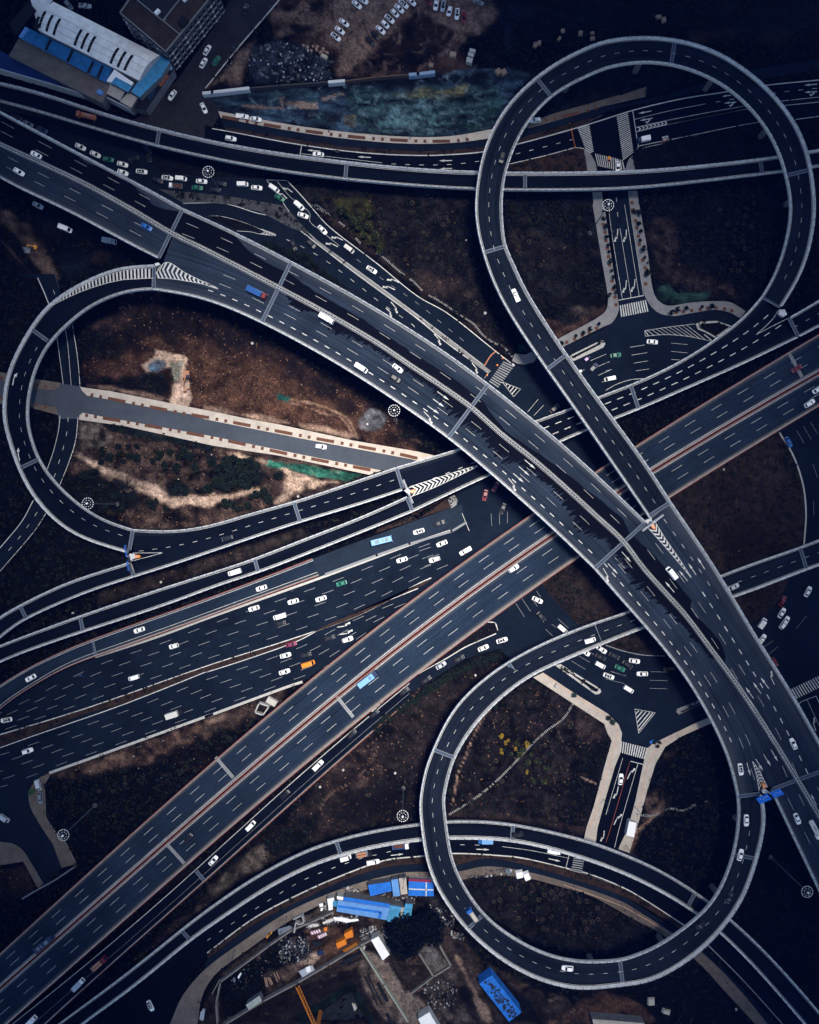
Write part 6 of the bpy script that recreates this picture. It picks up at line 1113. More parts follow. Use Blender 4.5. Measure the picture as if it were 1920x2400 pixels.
# (survey sheet, x, y, heading in image degrees, kind, colour, deck, label)
CARS = [
('A', 555, 40, 50, 'sedan', 'grey', 'g', 'dark grey car half hidden beside the long white factory roof'),
('A', 690, 48, 5, 'pickup', 'silver', 'g', 'silver pickup parked in the dark yard behind the white factory roof'),
('A', 1675, 403, -60, 'sedan', 'white', 'g', 'white sedan parked below the windowed wall of the apartment block'),
('A', 1645, 507, -60, 'sedan', 'white', 'g', 'white sedan just behind another, close to the green taxi on the side road'),
('A', 1393, 768, 125, 'sedan', 'white', 'g', 'white sedan on the side road beside the cluttered rusty annex'),
('A', 1648, 872, 65, 'sedan', 'white', 'g', 'white sedan parked at the tip of the netted field wall'),
('A', 700, 940, 194, 'truck:rust:tank:8.2', 'rust', 'T', 'rusty orange tanker truck on the dark ramp bridge below the factory'),
('A', 340, 1048, 25, 'sedan', 'navy', 'g', 'dim blue sedan in the dark lane above the main viaduct edge'),
('A', 225, 1000, 25, 'sedan', 'grey', 'g', 'dim grey car tucked against the main viaduct parapet'),
('A', 130, 945, 25, 'sedan', 'black', 'g', 'black car at the very head of the dark lane by the main viaduct'),
('A', 650, 1186, 25, 'sedan', 'white', 'g', 'white sedan alone in the dark lane behind a second white one'),
('A', 770, 1246, 25, 'sedan', 'white', 'g', 'white sedan just ahead of a dim green taxi'),
('A', 875, 1288, 10, 'taxi', 'green', 'g', 'dim dark green taxi in the queue beside the main viaduct'),
('A', 990, 1327, 15, 'sedan', 'white', 'g', 'white sedan above another white car that the parapet clips'),
('A', 992, 1393, 20, 'sedan', 'white', 'g', 'white car partly cut off by the main viaduct parapet'),
('A', 1145, 1386, 8, 'dark_roof', 'white', 'g', 'white sedan with dark sunroof turning by the kerbed island'),
('A', 1080, 1285, -20, 'sedan', 'black', 'g', 'black car crossing the dark lane near the kerbed island'),
('A', 1190, 1205, 60, 'sedan', 'navy', 'g', 'blue car nose emerging from under the ramp bridge'),
('A', 1205, 1265, 80, 'sedan', 'black', 'g', 'black car just below the ramp bridge beside the kerbed island'),
('A', 1353, 1437, 8, 'dark_roof', 'white', 'g', 'white sedan next to the small lorry with brown load'),
('A', 1466, 1445, 5, 'van', 'white', 'g', 'small white van between two white sedans under the tall mast'),
('A', 1275, 1460, 15, 'suv', 'black', 'g', 'black off-roader behind the small lorry with brown load'),
('A', 1420, 1502, 185, 'truck:white:bed:5.6', 'grey', 'g', 'small lorry with white cab and brown load in an open bed'),
('A', 1630, 1465, 5, 'sedan', 'white', 'g', 'white sedan beside the green taxi below the tall mast'),
('A', 1595, 1517, 5, 'taxi', 'green', 'g', 'dark green taxi between the small lorry and black cars'),
('A', 290, 1250, 207, 'sedan', 'white', 'M', 'white sedan on the dark carriageway of the main viaduct'),
('A', 152, 1388, 30, 'sedan', 'white', 'M', 'white sedan on the main viaduct nearest its upper end'),
('A', 305, 1660, 27, 'sedan', 'silver', 'g', 'silver sedan on the ground road under the edge of the main viaduct'),
('B', 322, 75, -60, 'sedan', 'black', 'g', 'black sedan at the upper end of the diagonal side road'),
('B', 243, 375, 125, 'sedan', 'black', 'g', 'black car with pale bonnet beside the diagonal kerb wall'),
('B', 92, 490, -55, 'taxi', 'green', 'g', 'dark green taxi on the diagonal side road by two white sedans'),
('B', 1230, 35, 40, 'sedan', 'white', 'g', 'white sedan at the top end of the short row on the dirt lot'),
('B', 1280, 0, 30, 'sedan', 'white', 'g', 'white car cut by the picture edge above the short parked row'),
('B', 1127, 182, 37, 'sedan', 'white', 'g', 'white sedan, uppermost of the trio parked on the dirt lot'),
('B', 1092, 244, 37, 'sedan', 'white', 'g', 'white sedan in the middle of the trio on the dirt lot'),
('B', 1060, 295, 40, 'dark_roof', 'white', 'g', 'white sedan with dark sunroof, lowest of the trio on the dirt lot'),
('B', 1340, 330, 40, 'sedan', 'black', 'g', 'plain black sedan closing the long parked row on the dirt lot'),
('B', 1380, 282, 48, 'sedan', 'black', 'g', 'black sedan second from the lower end of the long parked row'),
('B', 1422, 240, 42, 'sedan', 'white', 'g', 'white sedan next to the two black cars in the long parked row'),
('B', 1458, 195, 45, 'hatch', 'white', 'g', 'small white hatchback second from the black cars in the long row'),
('B', 1495, 150, 42, 'dark_roof', 'white', 'g', 'white sedan with sunroof midway in the long parked row'),
('B', 1537, 105, 45, 'hatch', 'white', 'g', 'small white hatchback fourth from the black cars in the long row'),
('B', 1573, 67, 42, 'sedan', 'white', 'g', 'white sedan fifth from the black cars in the long parked row'),
('B', 1608, 30, 40, 'dark_roof', 'white', 'g', 'white sedan with sunroof sixth from the black cars in the long row'),
('B', 1660, 0, 40, 'sedan', 'white', 'g', 'white car cut by the picture edge at the end of the long row'),
('B', 305, 940, 8, 'pickup', 'white', 'p', 'white pickup parked on the paving beside the netted field'),
('B', 413, 962, 10, 'sedan', 'white', 'p', 'white sedan parked on the paving beside a white pickup'),
('B', 210, 1120, 8, 'suv', 'white', 'g', 'white off-roader on the arterial near the diagonal side road'),
('B', 918, 1246, 187, 'sedan', 'white', 'g', 'white sedan stopped behind the line beside a painted arrow'),
('B', 1050, 1220, 187, 'trike', 'black', 'g', 'black tricycle on the arterial behind the stopped white sedan'),
('B', 130, 1485, 5, 'sedan', 'black', 'g', 'black car with bright window in the queue below the tall mast'),
('B', 85, 1535, 5, 'sedan', 'black', 'g', 'black sedan lowest in the queue below the tall mast'),
('B', 307, 1490, 0, 'van', 'white', 'g', 'white van in the queue ahead of the black cars'),
('B', 420, 1517, 5, 'sedan', 'white', 'g', 'white sedan in front of the white van in the queue'),
('B', 562, 1525, 35, 'van', 'white', 'g', 'white van crossing the stop line above the green taxi'),
('B', 607, 1600, 28, 'taxi', 'green', 'g', 'dark green taxi over the painted arrow at the road fork'),
('B', 767, 1662, 45, 'sedan', 'white', 'g', 'white sedan first past the fork on the slanting road'),
('C', 15, 8, 45, 'sedan', 'white', 'g', 'white car at the picture edge beyond the dark red one'),
('C', 145, 2, 45, 'sedan', 'red', 'g', 'dark red car just touching the upper picture edge'),
('C', 215, 35, 100, 'sedan', 'white', 'g', 'white sedan, first of the fan of cars on brown dirt'),
('C', 272, 45, 100, 'dark_roof', 'silver', 'g', 'pale car with large dark roof in the fan on brown dirt'),
('C', 323, 88, 105, 'hatch', 'white', 'g', 'small white hatchback with blue bonnet in the fan on dirt'),
('C', 385, 110, 95, 'dark_roof', 'white', 'g', 'white car with long black roof beside the red car'),
('C', 440, 138, 95, 'sedan', 'red', 'g', 'dark red car last in the fan on brown dirt'),
('C', 555, 15, 20, 'sedan', 'grey', 'g', 'dark blue-grey car standing apart on the brown dirt'),
('C', 1018, 972, 175, 'suv', 'white', 'p', 'white off-roader at the kerb just inside the ring ramp'),
('C', 747, 1278, 105, 'suv', 'black', 'L1', 'black off-roader on the ring ramp above the crossing bridge'),
('C', 1685, 1348, 86, 'sedan', 'white', 'g', 'white sedan on the zebra crossing next to the ramp bridge'),
('C', 1610, 1300, 100, 'trike', 'orange', 'g', 'orange tricycle riding over the zebra crossing'),
('D', 305, 1128, 168, 'truck:navy:box:5.4', 'white', 'g', 'small lorry with white box and dark cab at the stop line'),
('E', 530, 192, 22, 'minibus', 'white', 'g', 'white minibus on the ground road west of the main viaduct'),
('E', 885, 292, 10, 'truck:silver:box:5.6', 'silver', 'g', 'silver lorry half hidden under the edge of the main viaduct'),
('E', 1184, 178, 27, 'sedan', 'blue', 'M', 'bright blue car on the main viaduct'),
('F', 795, 85, 20, 'sedan', 'white', 'g', 'white sedan beside the rubble wedge on the slanting road'),
('F', 762, 8, 42, 'van', 'white', 'g', 'white van second past the fork on the slanting road'),
('F', 952, 202, 45, 'sedan', 'white', 'g', 'white sedan just before the pair of bent arrows'),
('F', 718, 325, 68, 'sedan', 'black', 'g', 'black car beside the dark hedge next to the main viaduct'),
('F', 862, 320, 40, 'suv', 'black', 'g', 'black off-roader against the paved divider strip'),
('F', 1168, 358, 36, 'van', 'cream', 'g', 'cream van just past the pair of bent arrows'),
('F', 1350, 525, 32, 'dark_roof', 'white', 'g', 'white sedan with dark sunroof farthest along the slanting road'),
('F', 420, 710, 26, 'truck:red:drums:8.6', 'blue', 'M', 'lorry with red cab carrying bright blue drums'),
('F', 985, 920, 30, 'truck:white:box:6.3', 'white', 'M', 'white box lorry hugging the median of the main viaduct'),
('F', 1265, 1320, 32, 'minibus', 'white', 'M', 'white minibus alongside the wide dashes of the main viaduct'),
('F', 1560, 1322, 38, 'sedan', 'white', 'M', 'white sedan beside a black off-roader on the main viaduct'),
('F', 1545, 1407, 32, 'suv', 'black', 'M', 'black off-roader on the main viaduct beside a white sedan'),
('G', 858, 728, 246, 'pickup', 'white', 'L1', 'white pickup climbing the ring ramp past the planted rings'),
('G', 1450, 1237, -35, 'trike', 'purple', 'g', 'purple cargo tricycle leaving the north-east crossing'),
('G', 1668, 1217, -8, 'taxi', 'green', 'g', 'bright green taxi on the fan of lanes by the kerbed island'),
('G', 1490, 1315, -45, 'suv', 'navy', 'g', 'blue off-roader with pale roof behind the purple tricycle'),
('G', 1400, 1340, -20, 'trike', 'cream', 'g', 'cream cargo tricycle half under the ring ramp'),
('G', 1620, 1407, 168, 'van', 'white', 'g', 'white van with dark cab on the fan of lanes'),
('G', 1172, 1648, -40, 'sedan', 'black', 'g', 'black car with bright bonnet under the dashed ramp bridge'),
('G', 1645, 217, 95, 'bike', 'black', 'g', 'black motorcycle at the kerb of the tree-lined road'),
('H', 378, 1108, 5, 'sedan', 'white', 'g', 'white sedan beneath the long hatched triangle'),
('H', 1545, 1325, -30, 'sedan', 'red', 'E', 'dark red sedan crossing the pale joint of the expressway'),
('H', 1650, 1605, -33, 'suv', 'white', 'E', 'white off-roader on the lower deck of the expressway'),
('H', 1716, 1493, -33, 'sedan', 'white', 'E', 'white car cut by the picture edge on the expressway'),
('J', 940, 300, 7, 'suv', 'white', 'g', 'white off-roader alone on the pale paved road'),
('J', 183, 1040, 165, 'sedan', 'black', 'R', 'black sedan alone on the dark loop exit bridge'),
('J', 242, 1315, 163, 'minibus', 'white', 'R', 'white minibus on the narrow lower ramp bridge'),
('J', 458, 1444, 162, 'sedan', 'white', 'S', 'white sedan on the slip ramp nearest its joint'),
('J', 1430, 1060, -14, 'bus', 'skyblue', 'g', 'pale blue and white coach in the outer lane'),
('K', 75, 985, 163, 'dark_roof', 'white', 'g', 'white sedan following a black car past the coach'),
('J', 397, 1608, 163, 'sedan', 'white', 'g', 'white sedan rearmost of the upper carriageway group'),
('J', 715, 1552, 164, 'sedan', 'white', 'g', 'white sedan ahead of the white van on the ground expressway'),
('J', 940, 1530, 162, 'sedan', 'white', 'g', 'white sedan below the green taxi on the ground expressway'),
('J', 1595, 1215, 163, 'sedan', 'white', 'g', 'white sedan below the coach on the ground expressway'),
('J', 1107, 1405, 163, 'taxi', 'green', 'g', 'bright green taxi alone on the ground expressway'),
('J', 607, 1672, 163, 'minibus', 'white', 'g', 'white minibus beside a black sedan on the ground expressway'),
('J', 705, 1468, 163, 'bike', 'navy', 'g', 'dark blue motorcycle beside the divider wall'),
('K', 243, 918, -18, 'sedan', 'black', 'g', 'black sedan near the end of the divider wall'),
('K', 262, 1083, 158, 'sedan', 'white', 'g', 'white sedan just below the tip of the divider wall'),
('K', 202, 1213, 163, 'suv', 'white', 'g', 'white off-roader beside a white pickup near the expressway'),
('K', 450, 1145, 150, 'pickup', 'white', 'g', 'white pickup cut by the rusty expressway rail'),
('K', 612, 692, 102, 'sedan', 'red', 'g', 'dark red sedan in the gloom below the main viaduct'),
('K', 698, 620, 118, 'sedan', 'maroon', 'g', 'dim maroon car almost under the main viaduct'),
('K', 755, 800, 110, 'sedan', 'black', 'g', 'black car in the gloom between viaduct and expressway'),
('K', 842, 1285, -32, 'suv', 'white', 'E', 'white off-roader alone near the main viaduct crossing'),
('K', 1035, 1540, 25, 'sedan', 'white', 'g', 'white sedan on the lanes below the expressway'),
('K', 1065, 1675, 50, 'sedan', 'black', 'g', 'black sedan behind the white one below the expressway'),
('L', 532, 1322, 232, 'minibus', 'white', 'M', 'white minibus beside the arrows on the main viaduct'),
('L', 1480, 262, 65, 'sedan', 'blue', 'g', 'blue car at the kerb of the big curve'),
('L', 1035, 1435, -25, 'sedan', 'silver', 'L3', 'silver sedan on the loop ramp beside the main viaduct'),
('L', 1637, 1472, -62, 'sedan', 'white', 'g', 'white sedan leading the line on the curve east of the viaduct'),
('L', 1430, 1550, -62, 'sedan', 'red', 'g', 'dark red car leading a pair on the curve east of the viaduct'),
('L', 1425, 1645, -58, 'sedan', 'white', 'g', 'white sedan right behind the dark red car'),
('L', 1455, 1712, -55, 'sedan', 'white', 'g', 'white sedan second behind the dark red car'),
('L', 1270, 1730, -55, 'van', 'white', 'g', 'white van beside the second sedan behind the dark red car'),
('M', 1125, 127, 162, 'sedan', 'white', 'S', 'white sedan midway up the slip ramp'),
('M', 247, 515, 152, 'sedan', 'white', 'S', 'white sedan on the bend of the slip ramp'),
('M', 1405, 257, 165, 'hatch', 'white', 'g', 'small white hatchback in the inner upper lanes of the expressway'),
('M', 1082, 512, 163, 'van', 'white', 'g', 'white van beside the planted expressway median'),
('M', 50, 855, 170, 'dark_roof', 'white', 'g', 'white sedan at the picture edge above the planted median'),
('M', 632, 497, 163, 'trike', 'navy', 'g', 'dim blue cargo tricycle by the slip ramp wall'),
('M', 222, 1105, -17, 'suv', 'white', 'g', 'white off-roader alone below the planted median'),
('M', 1415, 803, -18, 'truck:black:box:7.0', 'cream', 'g', 'lorry with pale pink roof and black cab'),
('M', 310, 1380, 75, 'van', 'silver', 'p', 'silver van parked on the curved paving by a round green bush'),
('M', 327, 1487, 88, 'suv', 'grey', 'p', 'grey off-roader parked on the curved paving'),
('M', 35, 1650, 35, 'van', 'silver', 'g', 'silver van by the picture edge on the dark side street'),
('N', 612, 72, -12, 'sedan', 'black', 'g', 'black sedan beside the white minibus above the planted median'),
('N', 700, 242, -15, 'sedan', 'maroon', 'g', 'maroon sedan just below the planted median'),
('N', 653, 332, -15, 'sedan', 'white', 'g', 'white sedan under the maroon one in the lower carriageway'),
('N', 818, 328, -15, 'sedan', 'black', 'g', 'black sedan above the orange minibus'),
('N', 838, 400, -17, 'minibus', 'orange', 'g', 'bright orange minibus next to the rusty expressway'),
('N', 645, 465, -17, 'sedan', 'white', 'g', 'white sedan behind the orange minibus in the outer lane'),
('N', 1010, 190, -17, 'sedan', 'black', 'g', 'black sedan behind the white off-roader at the bent arrows'),
('N', 1155, 203, -18, 'suv', 'white', 'g', 'white off-roader at the bent arrows, clipped by the expressway'),
('N', 1320, 520, -37, 'truck:navy:boxmark:9.2', 'skyblue', 'E', 'pale blue box lorry with dark cab on the expressway'),
('N', 1615, 622, -38, 'sedan', 'black', 'EL', 'black sedan rearmost on the lane beside the dark hedge'),
('N', 1372, 805, -40, 'sedan', 'black', 'EL', 'black sedan at the start of the descending slip lane'),
('N', 1192, 968, -42, 'suv', 'black', 'EL', 'black off-roader on the slip lane with a bright rear window'),
('N', 918, 1220, -45, 'pickup', 'white', 'EL', 'white pickup on the slip lane between two black cars'),
('N', 650, 1460, -45, 'sedan', 'black', 'EL', 'black car on the slip lane opposite the planted slope'),
('N', 372, 1708, -45, 'van', 'white', 'EL', 'white van on the slip lane'),
('R', 68, 405, -48, 'sedan', 'white', 'EL', 'white sedan on the slip lane by the rubble slope'),
('O', 748, 210, -17, 'dark_roof', 'white', 'g', 'white car with dark sunroof at the tip of the wedge island'),
('O', 597, 272, -22, 'sedan', 'white', 'g', 'white sedan second along the wedge island'),
('O', 402, 358, -28, 'sedan', 'black', 'g', 'black sedan between a silver and a white one on the hedge lane'),
('O', 255, 413, -32, 'sedan', 'silver', 'g', 'silver sedan on the hedge lane'),
('O', 137, 530, -35, 'sedan', 'black', 'g', 'black sedan behind the silver one on the hedge lane'),
('O', 1237, 118, 40, 'van', 'white', 'g', 'white van half hidden by the oval loop ramp'),
('O', 1460, 210, -15, 'van', 'white', 'L3', 'white van on the oval loop ramp at its joint'),
('O', 1555, 285, 33, 'sedan', 'white', 'g', 'white sedan coming out from under the oval loop ramp'),
('O', 1420, 305, 33, 'sedan', 'white', 'g', 'white car mostly hidden by the oval loop ramp'),
('O', 1545, 345, 25, 'sedan', 'black', 'g', 'black car between two white ones in the south-east crossing'),
('O', 1655, 335, 25, 'sedan', 'black', 'g', 'black car nearest the curved kerb in the south-east crossing'),
('O', 1543, 410, 28, 'van', 'white', 'g', 'white van in the south-east crossing above a long divider'),
('P', 115, 435, 25, 'taxi', 'green', 'g', 'green taxi in the middle of the south-east crossing'),
('P', 25, 500, 20, 'dark_roof', 'white', 'g', 'white sedan with sunroof below the green taxi in the crossing'),
('P', 175, 405, 35, 'sedan', 'black', 'g', 'black car with white bonnet above the green taxi'),
('P', 233, 377, 8, 'sedan', 'white', 'g', 'white sedan ahead of the black car with the white bonnet'),
('P', 297, 481, 180, 'sedan', 'white', 'g', 'white sedan coming toward the green taxi'),
('P', 185, 605, 32, 'van', 'white', 'g', 'white van above the striped triangle'),
('P', 510, 440, 180, 'truck:black:bed:5.4', 'black', 'g', 'dim black lorry with open bed under the viaduct edge'),
('P', 1265, 70, -55, 'van', 'white', 'g', 'white van nearest the viaduct parapet on the east road'),
('P', 1440, 80, -50, 'suv', 'white', 'g', 'white off-roader on the east road beside the white van'),
('P', 1262, 205, -55, 'pickup', 'white', 'g', 'white pickup nosing out from under the viaduct'),
('P', 1365, 385, 60, 'hatch', 'red', 'g', 'red car half hidden by the viaduct parapet'),
('P', 385, 1018, -40, 'trike', 'blue', 'g', 'bright blue tricycle at the corner of the zebra crossing'),
('P', 122, 1335, -82, 'sedan', 'white', 'g', 'white sedan on the street below the zebra crossing'),
('P', 1092, 1255, 82, 'dark_roof', 'white', 'M', 'white sedan with sunroof entering the oval loop ramp'),
('P', 1138, 1668, 90, 'sedan', 'white', 'L3', 'white sedan first down the oval loop ramp'),
('P', 1520, 1048, 245, 'sedan', 'white', 'M', 'white sedan alone on the upper lanes past the arrows'),
('P', 1550, 1655, 68, 'sedan', 'white', 'M', 'white sedan on the main viaduct beside the grey tanker'),
('U', 1690, 150, 62, 'truck:white:tank:8.0', 'cream', 'M', 'pale grey tanker at the picture edge on the main viaduct'),
('U', 1090, 360, -75, 'sedan', 'white', 'L3', 'white sedan second down the oval loop ramp by a joint'),
('U', 1000, 705, 115, 'sedan', 'black', 'L3', 'black sedan on the dark lower bend of the oval loop ramp'),
('U', 770, 925, 140, 'suv', 'black', 'L3', 'black off-roader above the crossing on the oval loop ramp'),
('Q', 1525, 222, -50, 'hatch', 'black', 'E', 'small black car with bright roof on the expressway'),
('Q', 362, 1068, 140, 'bus', 'navy', 'E', 'dark blue coach on the expressway'),
('Q', 800, 1240, -42, 'truck:red:crates:8.0', 'black', 'EL', 'lorry with dark red cab and two stacks of bricks'),
('Q', 635, 1405, -45, 'truck:white:box:5.6', 'silver', 'EL', 'white lorry with long silver box on the slip lane'),
('Q', 250, 1705, -45, 'truck:white:box:5.4', 'white', 'EL', 'white lorry at the lower picture edge on the slip lane'),
('Q', 1215, 1580, 65, 'dark_roof', 'white', 'g', 'white sedan alone on the dusty forecourt'),
('R', 1140, 383, -15, 'van', 'white', 'g', 'white van under the ramp bridge parapet on the lower arterial'),
('R', 1290, 350, -10, 'truck:black:crates:7.0', 'grey', 'g', 'flatbed lorry with tan crates on the lower arterial'),
('R', 1365, 417, -10, 'pickup', 'white', 'g', 'white pickup with red trim at the arterial kerb'),
('R', 1585, 287, -6, 'truck:white:bed:7.0', 'blue', 'g', 'lorry with blue bed partly hidden by the ramp bridge'),
('S', 875, 195, -3, 'suv', 'black', 'B', 'black off-roader right after the joint of the arching ramp'),
('S', 612, 245, 180, 'truck:blue:box:6.2', 'skyblue', 'g', 'blue lorry half hidden beneath the arching ramp'),
('S', 1170, 325, 12, 'truck:white:box:5.6', 'white', 'g', 'white lorry half hidden beneath the arching ramp near the zebra'),
('S', 510, 848, 235, 'truck:blue:gravel:6.8', 'navy', 'L3', 'blue tipper lorry loaded with gravel'),
('S', 1278, 1275, 184, 'suv', 'white', 'L3', 'white off-roader at the foot of the oval loop ramp'),
]
CATS = {'sedan': 'car', 'dark_roof': 'car', 'hatch': 'car', 'suv': 'car', 'taxi': 'taxi', 'van': 'van', 'minibus': 'minibus', 'bus': 'bus', 'pickup': 'pickup', 'bike': 'motorcycle', 'trike': 'tricycle'}
NAMES = {'sedan': 'sedan_car', 'dark_roof': 'sedan_car', 'hatch': 'hatchback_car', 'suv': 'suv_car', 'taxi': 'taxi', 'van': 'van', 'minibus': 'minibus', 'bus': 'coach_bus', 'pickup': 'pickup_truck', 'bike': 'motorcycle', 'trike': 'cargo_tricycle'}
PROTO = {}
def place_vehicle(px, py, ang, kind, colr, deck, label):
    z = {'p': .19}.get(deck) or deckz(deck, px, py)
    key = (kind, colr)
    if key not in PROTO: PROTO[key] = car_parts(kind, colr)
    truck = kind.startswith('truck')
    loc = P(px, py, z + (.8 if not truck else 1.2)); root = empty('lorry' if truck else NAMES[kind], (loc[0], loc[1], z), R(-ang), label, 'lorry' if truck else CATS[kind], 'vehicles on the roads and lots')
    for nm, me, _ in PROTO[key]:
        if nm == '_rider':
            o = link('person', me); o.location = (loc[0], loc[1], z); o.rotation_euler = (0, 0, R(-ang)); tag(o, 'rider in dark clothes sitting on the ' + ' '.join(label.split()[:-1] if 0 else label.split()), 'person', 'riders')
            o['label'] = ' '.join(('rider in dark clothes on the ' + label).split()[:15])
        else: link(nm, me, root)
    return root
for tl, x, y, a, k, c, d, lb in CARS: place_vehicle(*t(tl, (x, y))[0], a, k, c, d, lb)
# ---------------------------------------------------------------- lamps, gantries, small street things
def lamp_parts():
    pole = MB(); pole.tube((0, 0, 0), (0, 0, 15), .27, .20, 10); pole.tube((0, 0, 15), (0, 0, 30.4), .20, .12, 10); pole.tube((0, 0, 30.4), (0, 0, 31.1), .34, .2, 10)
    base = MB(); base.tube((0, 0, -.1), (0, 0, .5), .95, .8, 12)
    ringm = MB(); N = 8; pt = lambda r, i, z: (r*math.cos(6.2832*(i + .5)/N), r*math.sin(6.2832*(i + .5)/N), z)
    for r, z in ((2.15, 30.2), (1.2, 30.35)):
        for i in range(N): ringm.tube(pt(r, i, z), pt(r, i + 1, z), .05, n=5, cap=False)
    for i in range(N): ringm.tube((0, 0, 30.4), pt(2.15, i, 30.2), .02, n=4, cap=False)
    lamps = []
    for i in range(N):
        for f in (.25, .75):
            a, b = Vector(pt(2.2, i, 30.1)), Vector(pt(2.2, i + 1, 30.1)); c = a.lerp(b, f); l = MB(); l.box(tuple(c), (.22, .42, .2), math.atan2(c.y, c.x)); lamps.append(l)
    for i in range(0, N):
        c = Vector(pt(1.25, i, 30.3)); l = MB(); l.box(tuple(c), (.17, .28, .18), math.atan2(c.y, c.x)); lamps.append(l)
    hub = MB(); hub.tube((0, 0, 30.9), (0, 0, 31.4), .42, .3, 12)
    return [('pole', pole, mat('mast_grey', (.055, .07, .085), .6)), ('base', base, mat('mast_base', (.09, .09, .095), .9)), ('ring_frame', ringm, M['post']), ('hub', hub, C('lampwhite', (.8, .8, .8), .5))] + [('luminaire', l, C('lampwhite', (.8, .8, .8), .5)) for l in lamps]
proto = None
for (x, y), lb in zip([(488, 402), (1426, 480), (924, 962), (205, 1180), (944, 1913), (148, 1958), (1893, 2091)], ['tall mast lamp with octagonal ring over the queue of cars at the kerbed island', 'tall mast lamp with octagonal ring beside the tree-lined road', 'tall mast lamp with octagonal ring by the grey gravel mound', 'tall mast lamp with octagonal ring and pale leaning pole among dark bushes', 'tall mast lamp with octagonal ring above the arching ramp', 'tall mast lamp with octagonal ring over the dark side street', 'dim mast lamp with octagonal ring in the black corner field']):
    loc = P(x, y, 30.5); loc = (loc[0], loc[1], 0)
    if proto is None:
        proto = empty('high_mast_lamp', loc, 0, lb, 'mast lamp', 'high mast lamps')
        for nm, b, mm in lamp_parts(): b.build(nm, mm, proto)
    else: o = copy_tree(proto); o.location = loc; o['label'] = lb
proto = None
SL = [('B', 745, 1005, 100), ('B', 1205, 1080, 100), ('B', 1665, 1125, 95), ('C', 10, 1115, 90), ('C', 460, 1115, 80), ('P', 235, 1550, 10), ('O', 1568, 1490, -80), ('U', 120, 745, 55), ('U', 230, 805, 55), ('U', 930, 1310, 45), ('S', 1325, 600, 70), ('R', 665, 850, -60), ('R', 250, 1120, -60), ('R', 1610, 500, -80), ('U', 160, 275, 20)]
for tl, x, y, a in SL:
    p = t(tl, (x, y))[0]; loc = P(*p, 0)
    if proto is None:
        proto = empty('street_lamp', (loc[0], loc[1], .16), R(-a), 'dark two-armed street lamp standing on a pavement', 'street lamp', 'street lamps on the pavements')
        b = MB(); b.tube((0, 0, 0), (0, 0, 9), .11, .07, 8); b.build('pole', M['post'], proto)
        for s in (-1, 1):
            b = MB(); b.tube((0, 0, 8.8), (s*1.5, 0, 9.4), .06, .05, 6); b.build('arm', M['post'], proto)
            b = MB(); b.box((s*1.8, 0, 9.35), (.8, .3, .12)); b.build('lamp_head', M['grille'], proto)
    else: o = copy_tree(proto); o.location = (loc[0], loc[1], .16); o.rotation_euler = (0, 0, R(-a))
# gantry signs: a T post at each gore, panels face the traffic
def gantry(cx, cy, z, a0, a1, panels, label, panelcol):
    A, B = np.array(P(*a0, z + 6.5)), np.array(P(*a1, z + 6.5)); c = (A + B)/2; v = (B - A)/np.linalg.norm(B - A); ang = math.atan2(v[1], v[0]); n = np.array((-v[1], v[0], 0))
    base = np.array(P(cx, cy, z)); root = empty('sign_gantry', tuple(base), ang, label, 'sign')
    L = np.linalg.norm(B - A)/2; off = float(np.dot(c - base, v)); nb = float(np.dot(c - base, n))
    b = MB(); b.tube((0, 0, 0), (off*.0, nb, 6.2), .28, .22, 10); b.build('post', M['rail'], root)
    b = MB(); 
    for h, y in (((6.2, -.3), (6.2, .3), (7.0, 0)) if not panels else ((6.1, .5), (7.0, .5))): b.tube((off - L, nb + y, h), (off + L, nb + y, h), .07, n=6)
    k = int(L*2/1.0)
    for i in range(k + 1 if not panels else 0):
        x = off - L + 2*L*i/k; b.tube((x, nb - .3, 6.2), (x, nb + .3, 6.2), .05, n=4); b.tube((x, nb - .3, 6.2), (x, nb, 7.0), .05, n=4); b.tube((x, nb + .3, 6.2), (x, nb, 7.0), .05, n=4)
    b.build('beam', M['rail'] if not panels else M['post'], root)
    for s0, s1 in panels:
        b = MB(); x0, x1 = off - L + 2*L*s0, off - L + 2*L*s1; f = lambda x, zz, o=0: (x, nb - .9 + (zz - 5)*.52 - o*.9, zz + .3 + o*.4)
        q = [f(x0, 5), f(x1, 5), f(x1, 7.5), f(x0, 7.5)]; r = [f(x0, 5, -.1), f(x1, 5, -.1), f(x1, 7.5, -.1), f(x0, 7.5, -.1)]; b.face(q); b.face(r[::-1]); [b.face([q[k], q[(k+1) % 4], r[(k+1) % 4], r[k]]) for k in range(4)]
        pn = b.build('sign_panel', C('sign_blue', (.018, .15, .68), .5), root)
        b = MB(); rr = random.Random(int(x0*100) & 255); w = x1 - x0
        for i in range(4):
            xa = x0 + w*(.12 + .2*i); za = 5.5 + rr.random()*1.0
            b.face([f(xa, za, .03), f(xa + w*.06, za, .03), f(xa + w*.06, za + .35, .03), f(xa, za + .35, .03)])
        b.build('lettering', M['white'], pn)
gantry(303, 1303, 8, t('I', (1012, 1095))[0], t('I', (1043, 1303))[0], [(0, .45), (.62, 1)], 'blue sign gantry at the nose where the loop meets the lower ramp', 'blue')
gantry(1795, 1852, 15, t('P', (1428, 1435))[0], t('P', (1232, 1515))[0], [(0, .42), (.52, 1)], 'blue sign gantry at the nose of the oval loop ramp', 'blue')
gantry(955, 1158, 8, t('J', (1605, 568))[0], t('J', (1682, 757))[0], [], 'bare white gantry at the striped nose of the lower ramps', 'blue')
gantry(1522, 1222, 15, t('L', (298, 980))[0], t('L', (466, 852))[0], [], 'bare white gantry where the ring ramp meets the main viaduct', 'blue')
